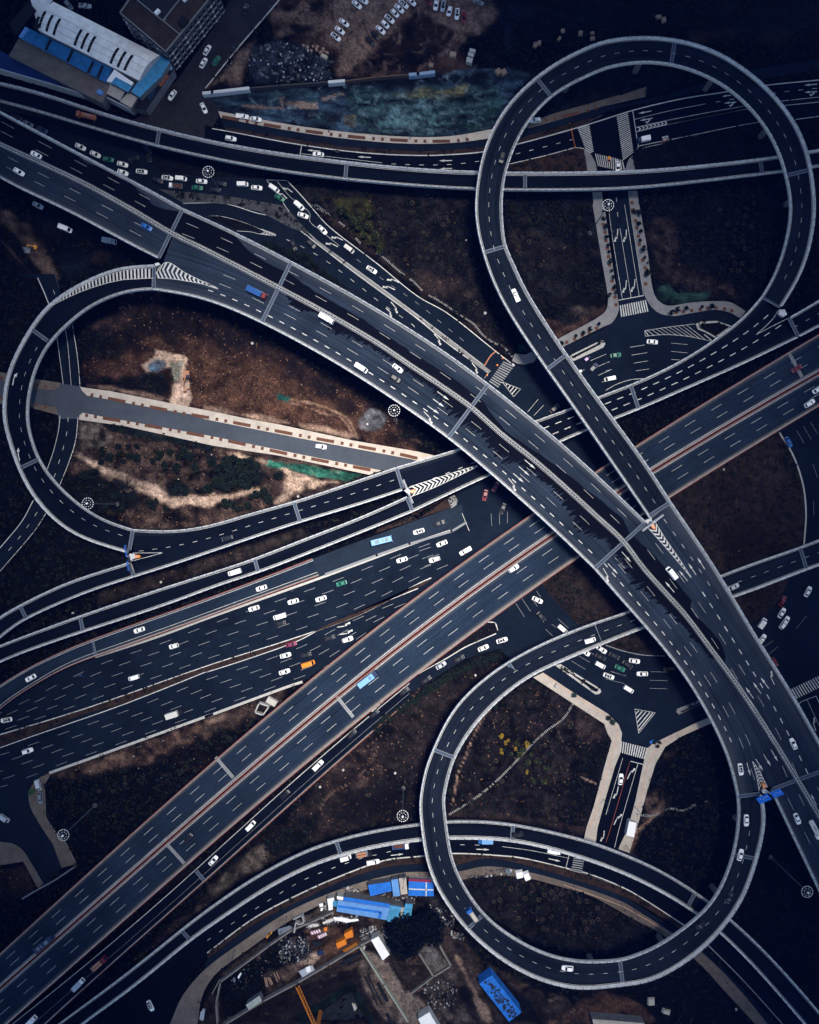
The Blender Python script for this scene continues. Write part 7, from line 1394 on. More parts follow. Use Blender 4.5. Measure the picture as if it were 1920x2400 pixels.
# crash cushions
for (x, y), a, z, lb in ((t('I', (1118, 1187))[0], 0, 8, 'orange crash cushion under the blue sign at the loop exit'), (t('J', (1685, 660))[0], -20, 8, 'orange crash barrel cluster at the striped ramp nose'), (t('L', (378, 945))[0], 60, 15, 'orange crash cushion below the white gantry on the main viaduct'), (t('P', (1272, 1380))[0], 245, 15, 'orange crash cushion at the oval loop exit nose')):
    root = empty('crash_cushion', P(x, y, z + .03), R(-a), lb, 'barrier', 'orange crash cushions'); b = MB()
    b.prism([(1.3, 0), (.7, .55), (-.9, .75), (-.9, -.75), (.7, -.55)], 0, 1.0); b.build('shell', M['p_orange'], root)
    b = MB(); b.box((-.4, 0, 1.0), (.25, 1.3, .03)); b.box((.35, 0, 1.0), (.2, 1.0, .03)); b.build('stripe', M['white'], root)
# rounded noses
for pts, z in ((t('L', (305, 905), (335, 925), (372, 905), (365, 870)), 15), (t('J', (1610, 655), (1655, 690), (1670, 655), (1640, 640)), 8), (t('I', (1050, 1165), (1090, 1165), (1105, 1195), (1060, 1220)), 8), (t('H', (1400, 850), (1440, 850), (1460, 890), (1430, 910), (1395, 890)), 8), (t('P', (1262, 1415), (1280, 1405), (1315, 1430), (1290, 1445), (1265, 1440)), 15), (t('E', (1255, 480), (1285, 470), (1300, 485), (1265, 500)), 15)):
    b = MB(); b.prism([P(x, y, z)[:2] for x, y in pts], z - 1.2, z + .7); o = b.build('nose_wall', M['concrete']); tag(o, kind='structure')
# traffic cones, balls, barriers
rg = random.Random(3)
cone = None
def cones(pts, n, z=.12):
    global cone
    for x, y in resample(pts, n):
        if cone is None:
            b = MB(); b.box((0, 0, 0), (.42, .42, .05)); b.tube((0, 0, .05), (0, 0, .72), .19, .04, 8); cone = b.build('traffic_cone', M['p_orange']); tag(cone, 'small orange cone in a curving line across the lanes', 'cone', 'orange cones'); o = cone
        else: o = cone.copy(); COL.objects.link(o)
        o.location = (*P(x, y)[:2], z)
cones(t('G', (700, 1185), (660, 1215), (630, 1260), (605, 1305)), 15); cones(t('C', (1298, 1000), (1315, 1080), (1330, 1150), (1342, 1200)), 15); cones(t('P', (1340, 420)), 1) if 0 else None
for (x, y), lb in ((t('G', (753, 1243))[0], 'orange water-filled barrel by the pavement end of the zebra'), (t('G', (708, 1300))[0], 'orange water-filled barrel in the middle of the zebra approach'), (t('G', (625, 1380))[0], 'orange water-filled barrel at the divider tip'), (t('D', (467, 1148))[0], 'orange barrier box beside the lower lane of the arterial')):
    b = MB(); b.tube((0, 0, 0), (0, 0, .9), .42, .36, 12); b.tube((0, 0, .9), (0, 0, 1.0), .36, .15, 12); o = b.build('water_barrel', M['p_orange']); o.location = (*P(x, y)[:2], .12); tag(o, lb, 'barrel', 'orange barrels')
# stepping-stone paths
def stones(pts, wd, step, label):
    p = np.array([P(x, y) for x, y in resample(spline(pts, 6), 400)]); d = np.r_[0, np.cumsum(np.linalg.norm(np.diff(p, axis=0), axis=1))]; b = MB(); s = 0
    while s < d[-1] - step:
        a, c = (np.array([np.interp(u, d, p[:, i]) for i in (0, 1)]) for u in (s, s + .3))
        if fbm(np.array([a[0]]), np.array([a[1]]), 9, 6, 2)[0] > .33: b.box((*a, -.1), (step*.5, wd*rg.uniform(.8, 1.1), .22), math.atan2(*(c - a)[[1, 0]]) + rg.uniform(-.08, .08))
        s += step
    o = b.build('path', C('slab', (.26, .26, .25), .9, noise=[(2, .3, 0)])); tag(o, kind='structure')
stones(t('F', (900, 0), (1000, 75), (1150, 190), (1270, 320), (1450, 430), (1570, 535), (1700, 632)) + t('G', (80, 670), (150, 730), (230, 770), (420, 900), (520, 965), (590, 1050), (680, 1115), (760, 1150), (840, 1240)), .8, .8, '')
stones(t('O', (1320, 728), (1240, 845), (1110, 940), (970, 1070), (830, 1220), (700, 1350), (580, 1450), (440, 1545), (300, 1630)), .9, .75, '')
stones(t('U', (275, 35), (380, 40), (470, 5)) + t('P', (520, 1570), (640, 1585), (720, 1540), (850, 1510)), .9, .75, '')
stones(t('B', (840, 1650), (990, 1725)), 1.0, .85, '')
# ---------------------------------------------------------------- buildings
def roof_poly(tl, pts, z): return [P(*p, z) for p in t(tl, *pts)]
def block(name, tl, pts, z, roofmat, wallmat, label, cat='building', z0=0, parapet=0, ribs=None, group=None, cent=None, root=None, overhang=0):
    w_ = [P(*p, z)[:2] for p in t(tl, *pts)]
    c = np.mean(w_, axis=0); r = root or empty(name, (c[0], c[1], z0), 0, label, cat, group)
    oz = r.location; loc = [(x - oz.x, y - oz.y) for x, y in w_]
    b = MB(); b.prism([( x*(1 - overhang), y*(1 - overhang)) for x, y in loc], z0 - oz.z, z - .25 - oz.z); b.build('wall', wallmat, r)
    b = MB(); b.prism(loc, z - .25 - oz.z, z - oz.z); rf = b.build('roof', roofmat, r)
    if parapet:
        b = MB(); n = len(loc)
        a = sum(loc[i][0]*loc[(i+1) % n][1] - loc[(i+1) % n][0]*loc[i][1] for i in range(n)); sg = 1 if a > 0 else -1
        for i in range(n):
            p, q = np.array(loc[i]), np.array(loc[(i+1) % n]); d = (q - p); L = np.linalg.norm(d); m_ = (p + q)/2 + np.array((-d[1], d[0]))/L*.16*sg
            b.box((m_[0], m_[1], z - oz.z - .02), (L, .28, parapet), math.atan2(d[1], d[0]))
        b.build('roof_parapet', C('parapet_grey', (.22, .22, .22), .9), r)
    if ribs is not None:     # standing seams across the roof: direction from pts[0] to pts[1]
        p0, p1, p3 = np.array(loc[0]), np.array(loc[1]), np.array(loc[-1]); L = np.linalg.norm(p1 - p0); k = max(2, int(L/ribs)); b = MB(); p2 = np.array(loc[2])
        for i in range(1, k):
            a, c2 = p0 + (p1 - p0)*i/k, p3 + (p2 - p3)*i/k; d = c2 - a; mm = (a + c2)/2
            b.box((mm[0], mm[1], z - oz.z), (np.linalg.norm(d), .09, .07), math.atan2(d[1], d[0]))
        b.build('roof_seam', roofmat, r)
    return r, rf, loc
roofwhite = mat('roof_white_tin', (.82, .82, .80), .6, [(.35, .2, 0), (2, .12, 0)]); roofblue = mat('roof_blue_tin', (.018, .12, .30), .5, [(.4, .35, 0), (2, .15, 0)]); roofbrown = mat('roof_brown', (.15, .13, .115), .8, [(.3, .3, 0), (2, .25, 0)])
roofnavy = mat('roof_navy', (.008, .025, .11), .6, [(.3, .2, 0)]); roofdark = mat('roof_dark', (.012, .013, .017), .8, [(.5, .3, 0)]); roofpale = mat('roof_paleblue', (.12, .28, .58), .55, [(.5, .18, 0), (2.5, .1, 0)])
rooflight = mat('roof_bright_white', (.88, .88, .88), .5, [(.5, .08, 0)]); roofbright = mat('roof_bright_blue', (.022, .15, .55), .5, [(.5, .25, 0)]); roofteal = mat('roof_teal', (.06, .26, .46), .55, [(.5, .3, 0)]); roofbeige = mat('roof_beige', (.42, .38, .33), .7, [(.6, .2, 0)])
roofrust = mat('roof_dark_brown', (.040, .030, .026), .9, [(.25, .45, 0), (2, .3, 0)]); wallgrey = mat('wall_grey', (.13, .135, .15), .9, [(.4, .25, 0)]); wallpale = mat('wall_pale', (.4, .4, .4), .9, [(.5, .2, 0)])
# factory: curved white roof with dark rooflights, built as its own arch
r = empty('factory_hall', P(215, 90, 0), 0, 'long factory hall with curved white roof and nine dark rooflight strips', 'building'); oz = np.array(r.location)
def fq(s, f):          # s along the hall 0..1, f across 0 (north-east) .. 1 (south-west)
    a = np.array(t('A', (425, 2))[0]) + (np.array(t('A', (1285, 435))[0]) - np.array(t('A', (425, 2))[0]))*s; b = np.array(t('A', (290, 225))[0]) + (np.array(t('A', (1120, 640))[0]) - np.array(t('A', (290, 225))[0]))*s
    p = a + (b - a)*f; return p
def fw(s, f, dz=0): z = 9 + 2.2*math.sin(math.pi*min(max(f, 0), 1)) + dz; return np.array(P(*fq(s, f), 10.0))*(1, 1, 0) + (0, 0, z) - oz
b = MB()
for i in range(14):
    for j in range(10): b.face([fw(i/14 - .0, (j+1)/10), fw((i+1)/14, (j+1)/10), fw((i+1)/14, j/10), fw(i/14, j/10)])
rf = b.build('roof', roofwhite, r)
b = MB()
for s0, s1 in ((0, 1),):
    for f in (0, 1): b.face([fw(0, f) * (1, 1, 0), fw(1, f) * (1, 1, 0), fw(1, f), fw(0, f)])
    for s in (0, 1): b.face([fw(s, 0) * (1, 1, 0)] + [fw(s, j/10) for j in range(11)] + [fw(s, 1) * (1, 1, 0)])
b.build('wall', wallpale, r)
for s in (.005, .075, .145, .35, .415, .48, .70, .77, .835):
    b = MB(); n = 6
    for j in range(n): f0, f1 = .44 + .5*j/n, .44 + .5*(j+1)/n; b.face([fw(s, f1, .05), fw(s + .024, f1, .05), fw(s + .024, f0, .05), fw(s, f0, .05)])
    b.build('rooflight', roofdark, r)
b = MB()
for f in (.40, .62, .80):
    a, c = fw(.0, f, .04), fw(1, f, .04); b.tube(tuple(a), tuple(c), .06, n=4)
b.build('roof_seam', C('seam', (.3, .3, .3)), r)
r, rf, _ = block('factory_annex', 'A', ((205, 215), (905, 555), (860, 668), (150, 300)), 8, roofblue, wallgrey, 'lean-to with bright blue roof split by dark gutters beside the white factory roof', ribs=None)
b = MB()
for x0, y0, x1, y1 in ((413, 320, 370, 405), (590, 405, 545, 500), (755, 500, 712, 590), (832, 530, 790, 628)):
    A, B = np.array(P(*t('A', (x0, y0))[0], 8)), np.array(P(*t('A', (x1, y1))[0], 8)); q = lambda p: tuple(p - np.array(r.location)); d = B - A; b.box(tuple((A + B)/2 - np.array(r.location)), (np.linalg.norm(d), 1.1, .12), math.atan2(d[1], d[0]))
b.build('gutter', roofdark, r)
b = MB(); A = roof_poly('A', ((205, 215), (235, 235), (185, 305), (150, 298)), 8.03); b.face([tuple(np.array(p) - np.array(r.location)) for p in A][::-1]); b.build('roof_sheet', roofpale, r)
r, _, _ = block('factory_annex', 'A', ((150, 315), (862, 672), (885, 700), (850, 780), (830, 835), (72, 450)), 6.5, roofbrown, wallgrey, 'long low hall with grey-brown ribbed roof along the ramp bridge', ribs=None); o = r.location
b = MB()
for i in range(46):
    f = i/46; a = np.array(t('A', (150, 320))[0])*(1-f) + np.array(t('A', (862, 676))[0])*f; c = np.array(t('A', (78, 450))[0])*(1-f) + np.array(t('A', (800, 815))[0])*f
    A, B = np.array(P(*a, 6.5)), np.array(P(*c, 6.5)); d = B - A; b.box(tuple((A + B)/2 - np.array(o)), (np.linalg.norm(d), .12, .09), math.atan2(d[1], d[0]))
b.build('roof_seam', roofbrown, r)
b = MB(); b.box(tuple(np.array(P(*t('A', (815, 755))[0], 6.5)) - np.array(o)), (2.0, 1.7, 1.3), R(-25)); b.build('roof_unit', roofpale, r)
b = MB()
A = [np.array(P(*p, 6.6)) - np.array(o) for p in t('A', (0, 560), (450, 690), (835, 832), (850, 780), (1050, 880))]
block('shed', 'A', ((-150, 350), (20, 420), (70, 445), (75, 460), (470, 665), (468, 695), (0, 558), (-200, 500)), 5, roofnavy, roofnavy, 'shed with deep navy roof squeezed between factory and ramp bridge')
r = empty('wall', (0, 0, 0), 0, 'pale-topped boundary wall between factory and ramp bridge', 'wall')
b = MB()
for p, q in zip(t('A', (-60, 540), (0, 558), (450, 690), (730, 775), (835, 832), (850, 780)), t('A', (0, 558), (450, 690), (730, 775), (835, 832), (850, 780), (1055, 882))):
    A, B = np.array(P(*p, 5)), np.array(P(*q, 5)); d = B - A; b.box(((A + B)/2)[:2].tolist() + [0], (np.linalg.norm(d) + .3, .35, 5.2), math.atan2(d[1], d[0]))
b.build('coping', C('coping', (.42, .47, .52), .8), r)
block('shed', 'A', ((230, 10), (285, 75), (270, 100), (130, 285), (75, 195)), 8, roofdark, roofdark, 'black tilted shed roof at the blind end of the factory')
block('shed', 'A', ((305, 130), (345, 145), (300, 235), (265, 215)), 10, roofdark, roofdark, 'small black rooftop hut beside the first dark rooflight')
block('shed', 'A', ((240, -30), (425, 0), (380, 60), (330, 130), (290, 150)), 7, roofwhite, wallpale, 'grey-white shed roof joining the end of the curved factory roof')
block('shed', 'A', ((1275, 430), (1375, 500), (1300, 620), (1130, 785), (1060, 740), (1200, 540)), 8, roofteal, wallgrey, 'blue tin roof with torn dark patches at the factory corner')
block('shed', 'A', ((925, 560), (1080, 668), (1065, 690), (935, 620), (900, 665), (862, 655)), 8.6, rooflight, wallpale, 'pale L-shaped parapet roof around a teal canopy')
block('shed', 'A', ((922, 600), (1075, 685), (1035, 742), (890, 665)), 8.2, roofteal, wallgrey, 'small teal canopy roof inside a pale frame')
block('shed', 'A', ((890, 680), (1010, 740), (972, 812), (855, 752)), 6.4, roofbeige, wallgrey, 'small square grey roof beside the teal canopy')
block('shed', 'A', ((1040, 745), (1112, 788), (1060, 872), (970, 820)), 6.2, roofbeige, wallgrey, 'square grey roof with a cream strip at the factory corner')
block('shed', 'A', ((1380, 525), (1402, 565), (1180, 890), (1090, 870), (1130, 790), (1300, 630)), 5, roofdark, wallgrey, 'cluttered dark annex with rusty sheets by the side road')
for pts, c, lb, z in ((((1345, 600), (1370, 610), (1305, 700), (1285, 690)), 'rust', 'rusty orange sheet lying on the dark annex roof', 5.15), (((1235, 720), (1265, 735), (1215, 810), (1190, 795)), 'navy', 'blue tarpaulin lying on the dark annex roof', 5.15), (((1240, 660), (1260, 670), (1245, 700), (1232, 690)), 'silver', 'grey tin sheet on the dark annex roof', 5.15), (((1330, 570), (1352, 580), (1330, 605), (1318, 595)), 'silver', 'pale tin sheet at the top of the dark annex roof', 5.15), (((1385, 530), (1395, 555), (1380, 570), (1368, 540)), 'skyblue', 'pale blue sheet at the corner of the dark annex', 5.4), (((1195, 868), (1210, 880), (1195, 895), (1185, 885)), 'white', 'white box at the foot of the dark annex', 3.0)):
    b = MB(); b.prism([P(*p, z)[:2] for p in t('A', *pts)], z - .12, z); tag(b.build('tin_sheet', M['p_' + c]), lb, 'sheet')
# apartment block: two wings round a well, windows on the two long walls
zA = 13.5
r, rf, loc = block('apartment_block', 'A', ((970, 108), (1345, 425), (1760, -80), (1450, -300), (1050, -10)), zA, roofrust, mat('wall_flats', (.055, .06, .07), .9, [(.5, .2, 0)]), 'apartment block with dark brown roof and rows of windows on its long wall', parapet=.7)
oz = np.array(r.location)
b = MB(); b.prism([tuple((np.array(P(*p, zA)) - oz)[:2]) for p in t('A', (1110, 0), (1325, 168), (1480, -20), (1300, -150))], zA - .6, zA + .06); b.build('roof_terrace', C('terrace', (.022, .024, .03), .9), r)
b = MB()
for p, q in zip(t('A', (1095, -10), (1320, 172), (1345, 150), (1325, 175)), t('A', (1320, 172), (1480, -30), (1330, 175), (1455, 280))):
    A, B = np.array(P(*p, zA)) - oz, np.array(P(*q, zA)) - oz; d = B - A; b.box((*((A + B)/2)[:2], zA + .02), (np.linalg.norm(d), .3, .6), math.atan2(d[1], d[0]))
b.build('roof_wall', C('parapet_grey', (.22, .22, .22)), r)
def facade(p, q, nx, rows, winm, fr=None):
    A, B = np.array(P(*t('A', p)[0], zA)) - oz, np.array(P(*t('A', q)[0], zA)) - oz; d = (B - A)/np.linalg.norm(B - A); n = np.array((d[1], -d[0], 0)); L = np.linalg.norm(B - A)
    if n.dot(np.array([-A[0], -A[1], 0])) > 0: n = -n
    for i in range(nx):
        for k in range(rows):
            c = A + d*(L*(i + .5)/nx); z = zA - 2.3 - 3.1*k; wb = MB(); ang = math.atan2(d[1], d[0]); cc = c + n*.02
            wb.box((cc[0], cc[1], z - .75), (1.5, .1, 1.6), ang); wo = wb.build('window', M['glass'], r)
            sb = MB(); cs = c + n*.2; sb.box((cs[0], cs[1], z - .9), (1.9, .35, .12), ang); sb.build('sill', C('sill', (.3, .3, .3), .9), wo)
            if (i*7 + k*3) % 3 == 0: ab = MB(); ca = c + n*.35 + d*1.05; ab.box((ca[0], ca[1], z - 1.2), (.75, .35, .6), ang); ab.build('air_conditioner', C('acwhite', (.6, .6, .58), .6), r)
facade((1345, 425), (1760, -80), 12, 4, None); facade((970, 108), (1345, 425), 9, 4, None)
b = MB()
for p, sz in (((1278, 105), (2.2, 1.3, 1.1)), ((1500, 0), (2, 1.2, 1.0))): b.box(tuple(np.array(P(*t('A', p)[0], zA)) - oz), sz, R(45))
b.build('roof_unit', M['p_white'], r)
b = MB(); b.box(tuple(np.array(P(*t('A', (1490, 190))[0], zA)) - oz), (3.4, 3.4, 1.8), R(50)); b.build('stair_hut', roofdark, r)
# sheds by the construction yard
r, rf, loc = block('workers_cabin', 'R', ((1078, 728), (1495, 792), (1472, 885), (1065, 815)), 5.6, roofpale, wallpale, 'longest shed with pale blue ribbed roof and a blue ridge strip', ribs=1.1)
oz = np.array(r.location); b = MB()
for p, q, w in (((1078, 772), (1425, 822), .9), ((1425, 820), (1412, 872), 1.1)):
    A, B = np.array(P(*t('R', p)[0], 5.6)) - oz, np.array(P(*t('R', q)[0], 5.6)) - oz; d = B - A; b.box(tuple((A + B)/2 + (0, 0, .02)), (np.linalg.norm(d), w, .1), math.atan2(d[1], d[0]))
b.build('ridge', roofbright, r)
block('shed', 'R', ((1125, 698), (1497, 755), (1493, 790), (1120, 733)), 5.0, roofbright, wallgrey, 'bright blue strip roof along the longest shed')
block('shed', 'R', ((1068, 692), (1122, 700), (1118, 722), (1070, 715)), 4.6, rooflight, wallpale, 'small white roof at the head of the bright blue strip')
block('shed', 'R', ((990, 715), (1042, 703), (1050, 730), (1035, 740), (1035, 800), (1003, 808)), 4, rooflight, wallpale, 'ragged white canopy at the end of the longest shed')
block('shed', 'R', ((1040, 728), (1075, 732), (1068, 778), (1036, 772)), 4.4, roofteal, wallgrey, 'small blue square roof between canopy and longest shed')
block('shed', 'R', ((1498, 765), (1592, 780), (1560, 912), (1475, 895)), 5.2, roofteal, wallgrey, 'blue patchwork roof at the far end of the longest shed', ribs=1.6)
block('shed', 'R', ((1590, 782), (1612, 786), (1582, 885), (1562, 890)), 5, roofbeige, wallgrey, 'narrow grey strip roof next to the patchwork blue roof')
block('shed', 'R', ((1613, 785), (1625, 752), (1682, 757), (1668, 872), (1590, 885)), 5, roofteal, wallgrey, 'blue corner roof holding white boxes beside the great dark tree')
block('shed', 'R', ((1320, 602), (1502, 575), (1512, 650), (1340, 692)), 4.5, roofbright, wallgrey, 'bright blue shed roof with a torn edge', ribs=1.4)
block('shed', 'R', ((1508, 560), (1562, 552), (1580, 688), (1525, 695)), 4.2, roofpale, wallgrey, 'pale blue lean-to roof next to the torn blue shed', ribs=1.2)
block('shed', 'R', ((1570, 548), (1627, 542), (1640, 672), (1587, 680)), 4.2, roofbeige, wallgrey, 'beige ribbed roof between pale blue and red-edged roofs', ribs=1.0)
r, rf, loc = block('workers_cabin', 'R', ((1650, 572), (1850, 582), (1852, 692), (1647, 688)), 5, roofbright, wallpale, 'blue cabin roof with white crossing ridges and a red edge', ribs=1.3); oz = np.array(r.location)
b = MB()
for p, q in (((1650, 632), (1850, 640)), ((1792, 578), (1790, 690))):
    A, B = np.array(P(*t('R', p)[0], 5)) - oz, np.array(P(*t('R', q)[0], 5)) - oz; d = B - A; b.box(tuple((A + B)/2 + (0, 0, .08)), (np.linalg.norm(d), .45, .1), math.atan2(d[1], d[0]))
b.build('ridge', M['white'], r); b = MB()
A, B = np.array(P(*t('R', (1650, 562))[0], 5)) - oz, np.array(P(*t('R', (1835, 570))[0], 5)) - oz; d = B - A; b.box(tuple((A + B)/2 - (0, 0, .2)), (np.linalg.norm(d), 1.1, .15), math.atan2(d[1], d[0])); b.build('awning', M['p_maroon'], r)
block('shed', 'R', ((1345, 1047), (1405, 1017), (1495, 1165), (1440, 1212)), 5, rooflight, wallpale, 'plain white rectangular roof beside the great dark tree')
r, rf, loc = block('shed', 'S', ((565, 1400), (665, 1330), (905, 1632), (805, 1708)), 6, roofbright, roofbright, 'long blue container-like shed with rust stains on its roof'); oz = np.array(r.location)
b = MB(); rg = random.Random(11)
for k in range(70):
    f, g_ = rg.betavariate(1.2, 1.2), rg.uniform(.15, .85); a = np.array(t('S', (615, 1365))[0])*(1-f) + np.array(t('S', (855, 1670))[0])*f; a = a + (np.array(t('S', (0, 0))[0]) - np.array(t('S', (50, -38))[0]))*(g_ - .5)*1.5
    c = np.array(P(*a, 6)) - oz; s = rg.uniform(.2, .8); b.prism([(c[0] + s*rg.uniform(.6, 1.2)*math.cos(w), c[1] + s*rg.uniform(.6, 1.2)*math.sin(w)) for w in np.linspace(0, 5.4, 7)], c[2], c[2] + .006 + .0004*k)
b.build('rust_stain', mat('rust_stain', (.022, .03, .05), .9, [(1.5, .4, 0)]), r)
block('shed', 'S', ((70, 1685), (160, 1630), (215, 1725), (260, 1800), (130, 1810)), 5, rooflight, wallpale, 'white roof cut by the lower picture edge')
block('shed', 'R', ((332, 1572), (442, 1497), (462, 1540), (357, 1612)), 3.6, mat('roof_tin_green', (.40, .44, .40), .6, [(.6, .2, 0)]), wallgrey, 'small corrugated pale green roof by the yard wall', ribs=.8)
block('shed', 'S', ((1478, 1688), (1560, 1693), (1900, 1720), (1900, 1800), (1510, 1800)), 5, roofbeige, wallgrey, 'grey corrugated roof cut by the lower picture edge', ribs=.9)
block('shed', 'U', ((190, 85), (250, 100), (228, 215), (165, 200)), 3.2, rooflight, wallpale, 'white slatted awning on the pavement by the street', ribs=1.4)
block('shed', 'C', ((488, 388), (537, 400), (530, 427), (483, 415)), 2.2, wallpale, wallpale, 'pale barrel-topped tank, uppermost of three in a stack'); block('shed', 'C', ((476, 420), (523, 432), (516, 460), (472, 448)), 2.2, wallpale, wallpale, 'pale barrel-topped tank, middle one of three'); block('shed', 'C', ((464, 458), (512, 472), (504, 508), (458, 496)), 2.2, wallpale, wallpale, 'pale barrel-topped tank, lowest of three')
# orange roofs in the yard
for pts, lb in ((((1125, 1000), (1190, 962), (1202, 1020), (1140, 1040)), 'upper orange container in the scrap yard'), (((1060, 1075), (1135, 1038), (1147, 1080), (1075, 1117)), 'lower orange container in the scrap yard')):
    r, _, _ = block('container', 'R', pts, 2.8, M['p_orange'], M['p_orange'], lb, 'container', ribs=.7)
b = MB()
for i in range(9):
    f = i/8; a = np.array(t('R', (1145, 1130))[0])*(1-f) + np.array(t('R', (1240, 1075))[0])*f; b.box((*P(*a)[:2], 0), (.5, 3.0, 1.1), R(60))
tag(b.build('timber_stack', mat('timber_orange', (.32, .13, .02), .8, [(2, .4, 0)])), 'low stack of dull orange formwork beside the yard wall', 'stack')
# loose goods in the scrap yard
for pts, cn, lb, z in ((((760, 1300), (870, 1250), (890, 1290), (790, 1350)), 'silver', 'grey-white machine bed by the straight yard wall', 1.4), (((815, 1270), (850, 1255), (860, 1300), (825, 1310)), 'white', 'white cab on the grey machine by the yard wall', 2.0), (((905, 1140), (955, 1125), (965, 1160), (915, 1175)), 'navy', 'dark tarpaulin on the pale trampled ground', .7), (((870, 1060), (930, 1050), (940, 1090), (890, 1110)), 'black', 'black skip between dark scrap and orange roofs', 1.3),
        (((965, 945), (990, 945), (988, 975), (962, 972)), 'orange', 'small orange crate near the pink barriers', .8), (((950, 905), (1000, 880), (1040, 870), (1045, 890), (1000, 905), (960, 920)), 'cream', 'long white plastic heap below the longest shed', .5), (((1040, 860), (1120, 865), (1180, 880), (1240, 875), (1245, 890), (1150, 905), (1050, 885)), 'white', 'wide white plastic heap beside the longest shed wall', .5), (((830, 930), (880, 915), (920, 915), (920, 935), (860, 945)), 'cream', 'torn white sheet by the curved yard wall', .4),
        (((925, 755), (955, 748), (960, 775), (930, 778)), 'white', 'white tank by the ragged canopy', 1.2), (((940, 785), (958, 790), (950, 812), (935, 808)), 'white', 'small white barrel pile below the white tank', .9), (((265, 1345), (290, 1310), (298, 1320), (275, 1362)), 'white', 'white sheet in the dark corner of the scrap yard', .5), (((228, 1355), (245, 1352), (248, 1385), (232, 1388)), 'grey', 'grey box in the dark corner of the scrap yard', .8), (((590, 960), (690, 930), (712, 955), (600, 1010)), 'grey', 'long dark roof sheet in the ditch by the lane', 1.2), (((495, 1025), (540, 980), (545, 988), (503, 1035)), 'yellow', 'yellow-green plank at the lane side ditch', .4), (((1190, 1560), (1215, 1565), (1232, 1600), (1210, 1620)), 'beige', 'tan timber pallet in the excavation', -1.6)):
    b = MB(); b.prism([P(*p, z)[:2] for p in t('R', *pts)], z - .45 if z > 0 else z - 1, z); tag(b.build('yard_load', M['p_' + cn]), lb, 'goods')
for x0, y0, x1, y1, lb in ((862, 985, 930, 965, 'upper row of pink and white barriers in the scrap yard'), (920, 1018, 980, 990, 'lower row of pink and white barriers in the scrap yard')):
    b = MB()
    for i in range(8): b.box((*P(*t('R', (x0 + (x1 - x0)*i/7, y0 + (y1 - y0)*i/7))[0])[:2], 0), (.32, 1.3, .9), R(30), i % 2)
    tag(b.build('barrier', [C('pink', (.6, .28, .42), .7), M['p_white']]), lb, 'barrier')
# walls
def wall(tl, pts, h, wd, m, label, name='boundary_wall'):
    b = MB()
    for p, q in zip(pts, pts[1:]):
        A, B = np.array(P(*t(tl, p)[0], h)), np.array(P(*t(tl, q)[0], h)); d = B - A; mm = (A + B)/2; b.box((mm[0], mm[1], -.3), (np.linalg.norm(d) + wd*.9, wd, h + .3), math.atan2(d[1], d[0]))
    tag(b.build(name, m), label, 'wall')
grey = mat('wall_concrete', (.20, .185, .17), .9, [(.5, .3, 0)])
wall('R', [(100, 1725), (90, 1560), (125, 1390), (520, 1095), (710, 965), (860, 905), (1035, 825)], 2.4, .55, grey, 'grey wall curving round the scrap yard along the service lane')
wall('R', [(150, 1740), (470, 1545), (750, 1395), (1000, 1250), (1255, 1095), (1440, 1000)], 2.4, .6, grey, 'straight grey wall between scrap yard and excavation')
wall('R', [(1258, 1112), (1450, 1410), (1640, 1705)], 2.2, .6, mat('wall_pale_green', (.30, .32, .27), .9, [(1.5, .4, 0)]), 'pale green-grey wall running away from the white roof')
wall('R', [(720, 880), (785, 848), (805, 905), (765, 925), (735, 905), (725, 985)], 2.5, .4, wallpale, 'square white roofless enclosure at the bend of the lane')
wall('N', [(405, 795), (440, 718), (520, 745), (470, 815), (405, 795)], 2.5, .5, wallpale, 'white rectangular roofless enclosure against the expressway')
wall('S', [(60, 1130), (195, 1345), (335, 1258), (240, 1090)], 1.6, .5, grey, 'low wall round the grey concrete yard')
wall('S', [(20, 1475), (195, 1345)], 1.6, .5, grey, 'low wall below the striped brown yard')
wall('B', [(-8, 752), (60, 745), (350, 712)], 2.6, 1.2, C('wall_white', (.55, .57, .6), .8), 'thick white wall at the tip of the netted field')
wall('B', [(350, 712), (600, 690), (1008, 660)], 2.4, .5, C('wall_dark', (.06, .055, .055), .9), 'dark wall between rubble heap and netted field')
wall('B', [(1008, 662), (1122, 652)], 2.6, 1.2, C('wall_white', (.55, .57, .6), .8), 'short white wall segment below the dirt lot')
wall('B', [(1122, 655), (1400, 620), (1600, 605), (1725, 600)], 2.2, .5, C('wall_brown', (.10, .07, .055), .9), 'brownish wall at the foot of the dirt lot')
wall('K', [(455, 915), (340, 985), (0, 1085), (-265, 1178), (-675, 1330)], .9, .9, mat('divider', (.20, .21, .23), .9), 'low concrete divider wall ending in a point beside the coach lane')
wall('B', [(1662, 602), (1725, 597), (1850, 582)], 2.4, 1.3, C('wall_bluewhite', (.22, .32, .45), .8), 'pale blue barrier panels beside the netted field')
wall('Q', [(180, 715), (290, 650), (420, 580), (600, 460)], 1.5, .4, C('hoarding', (.16, .18, .22), .8), 'hoarding with orange markers closing the side street')
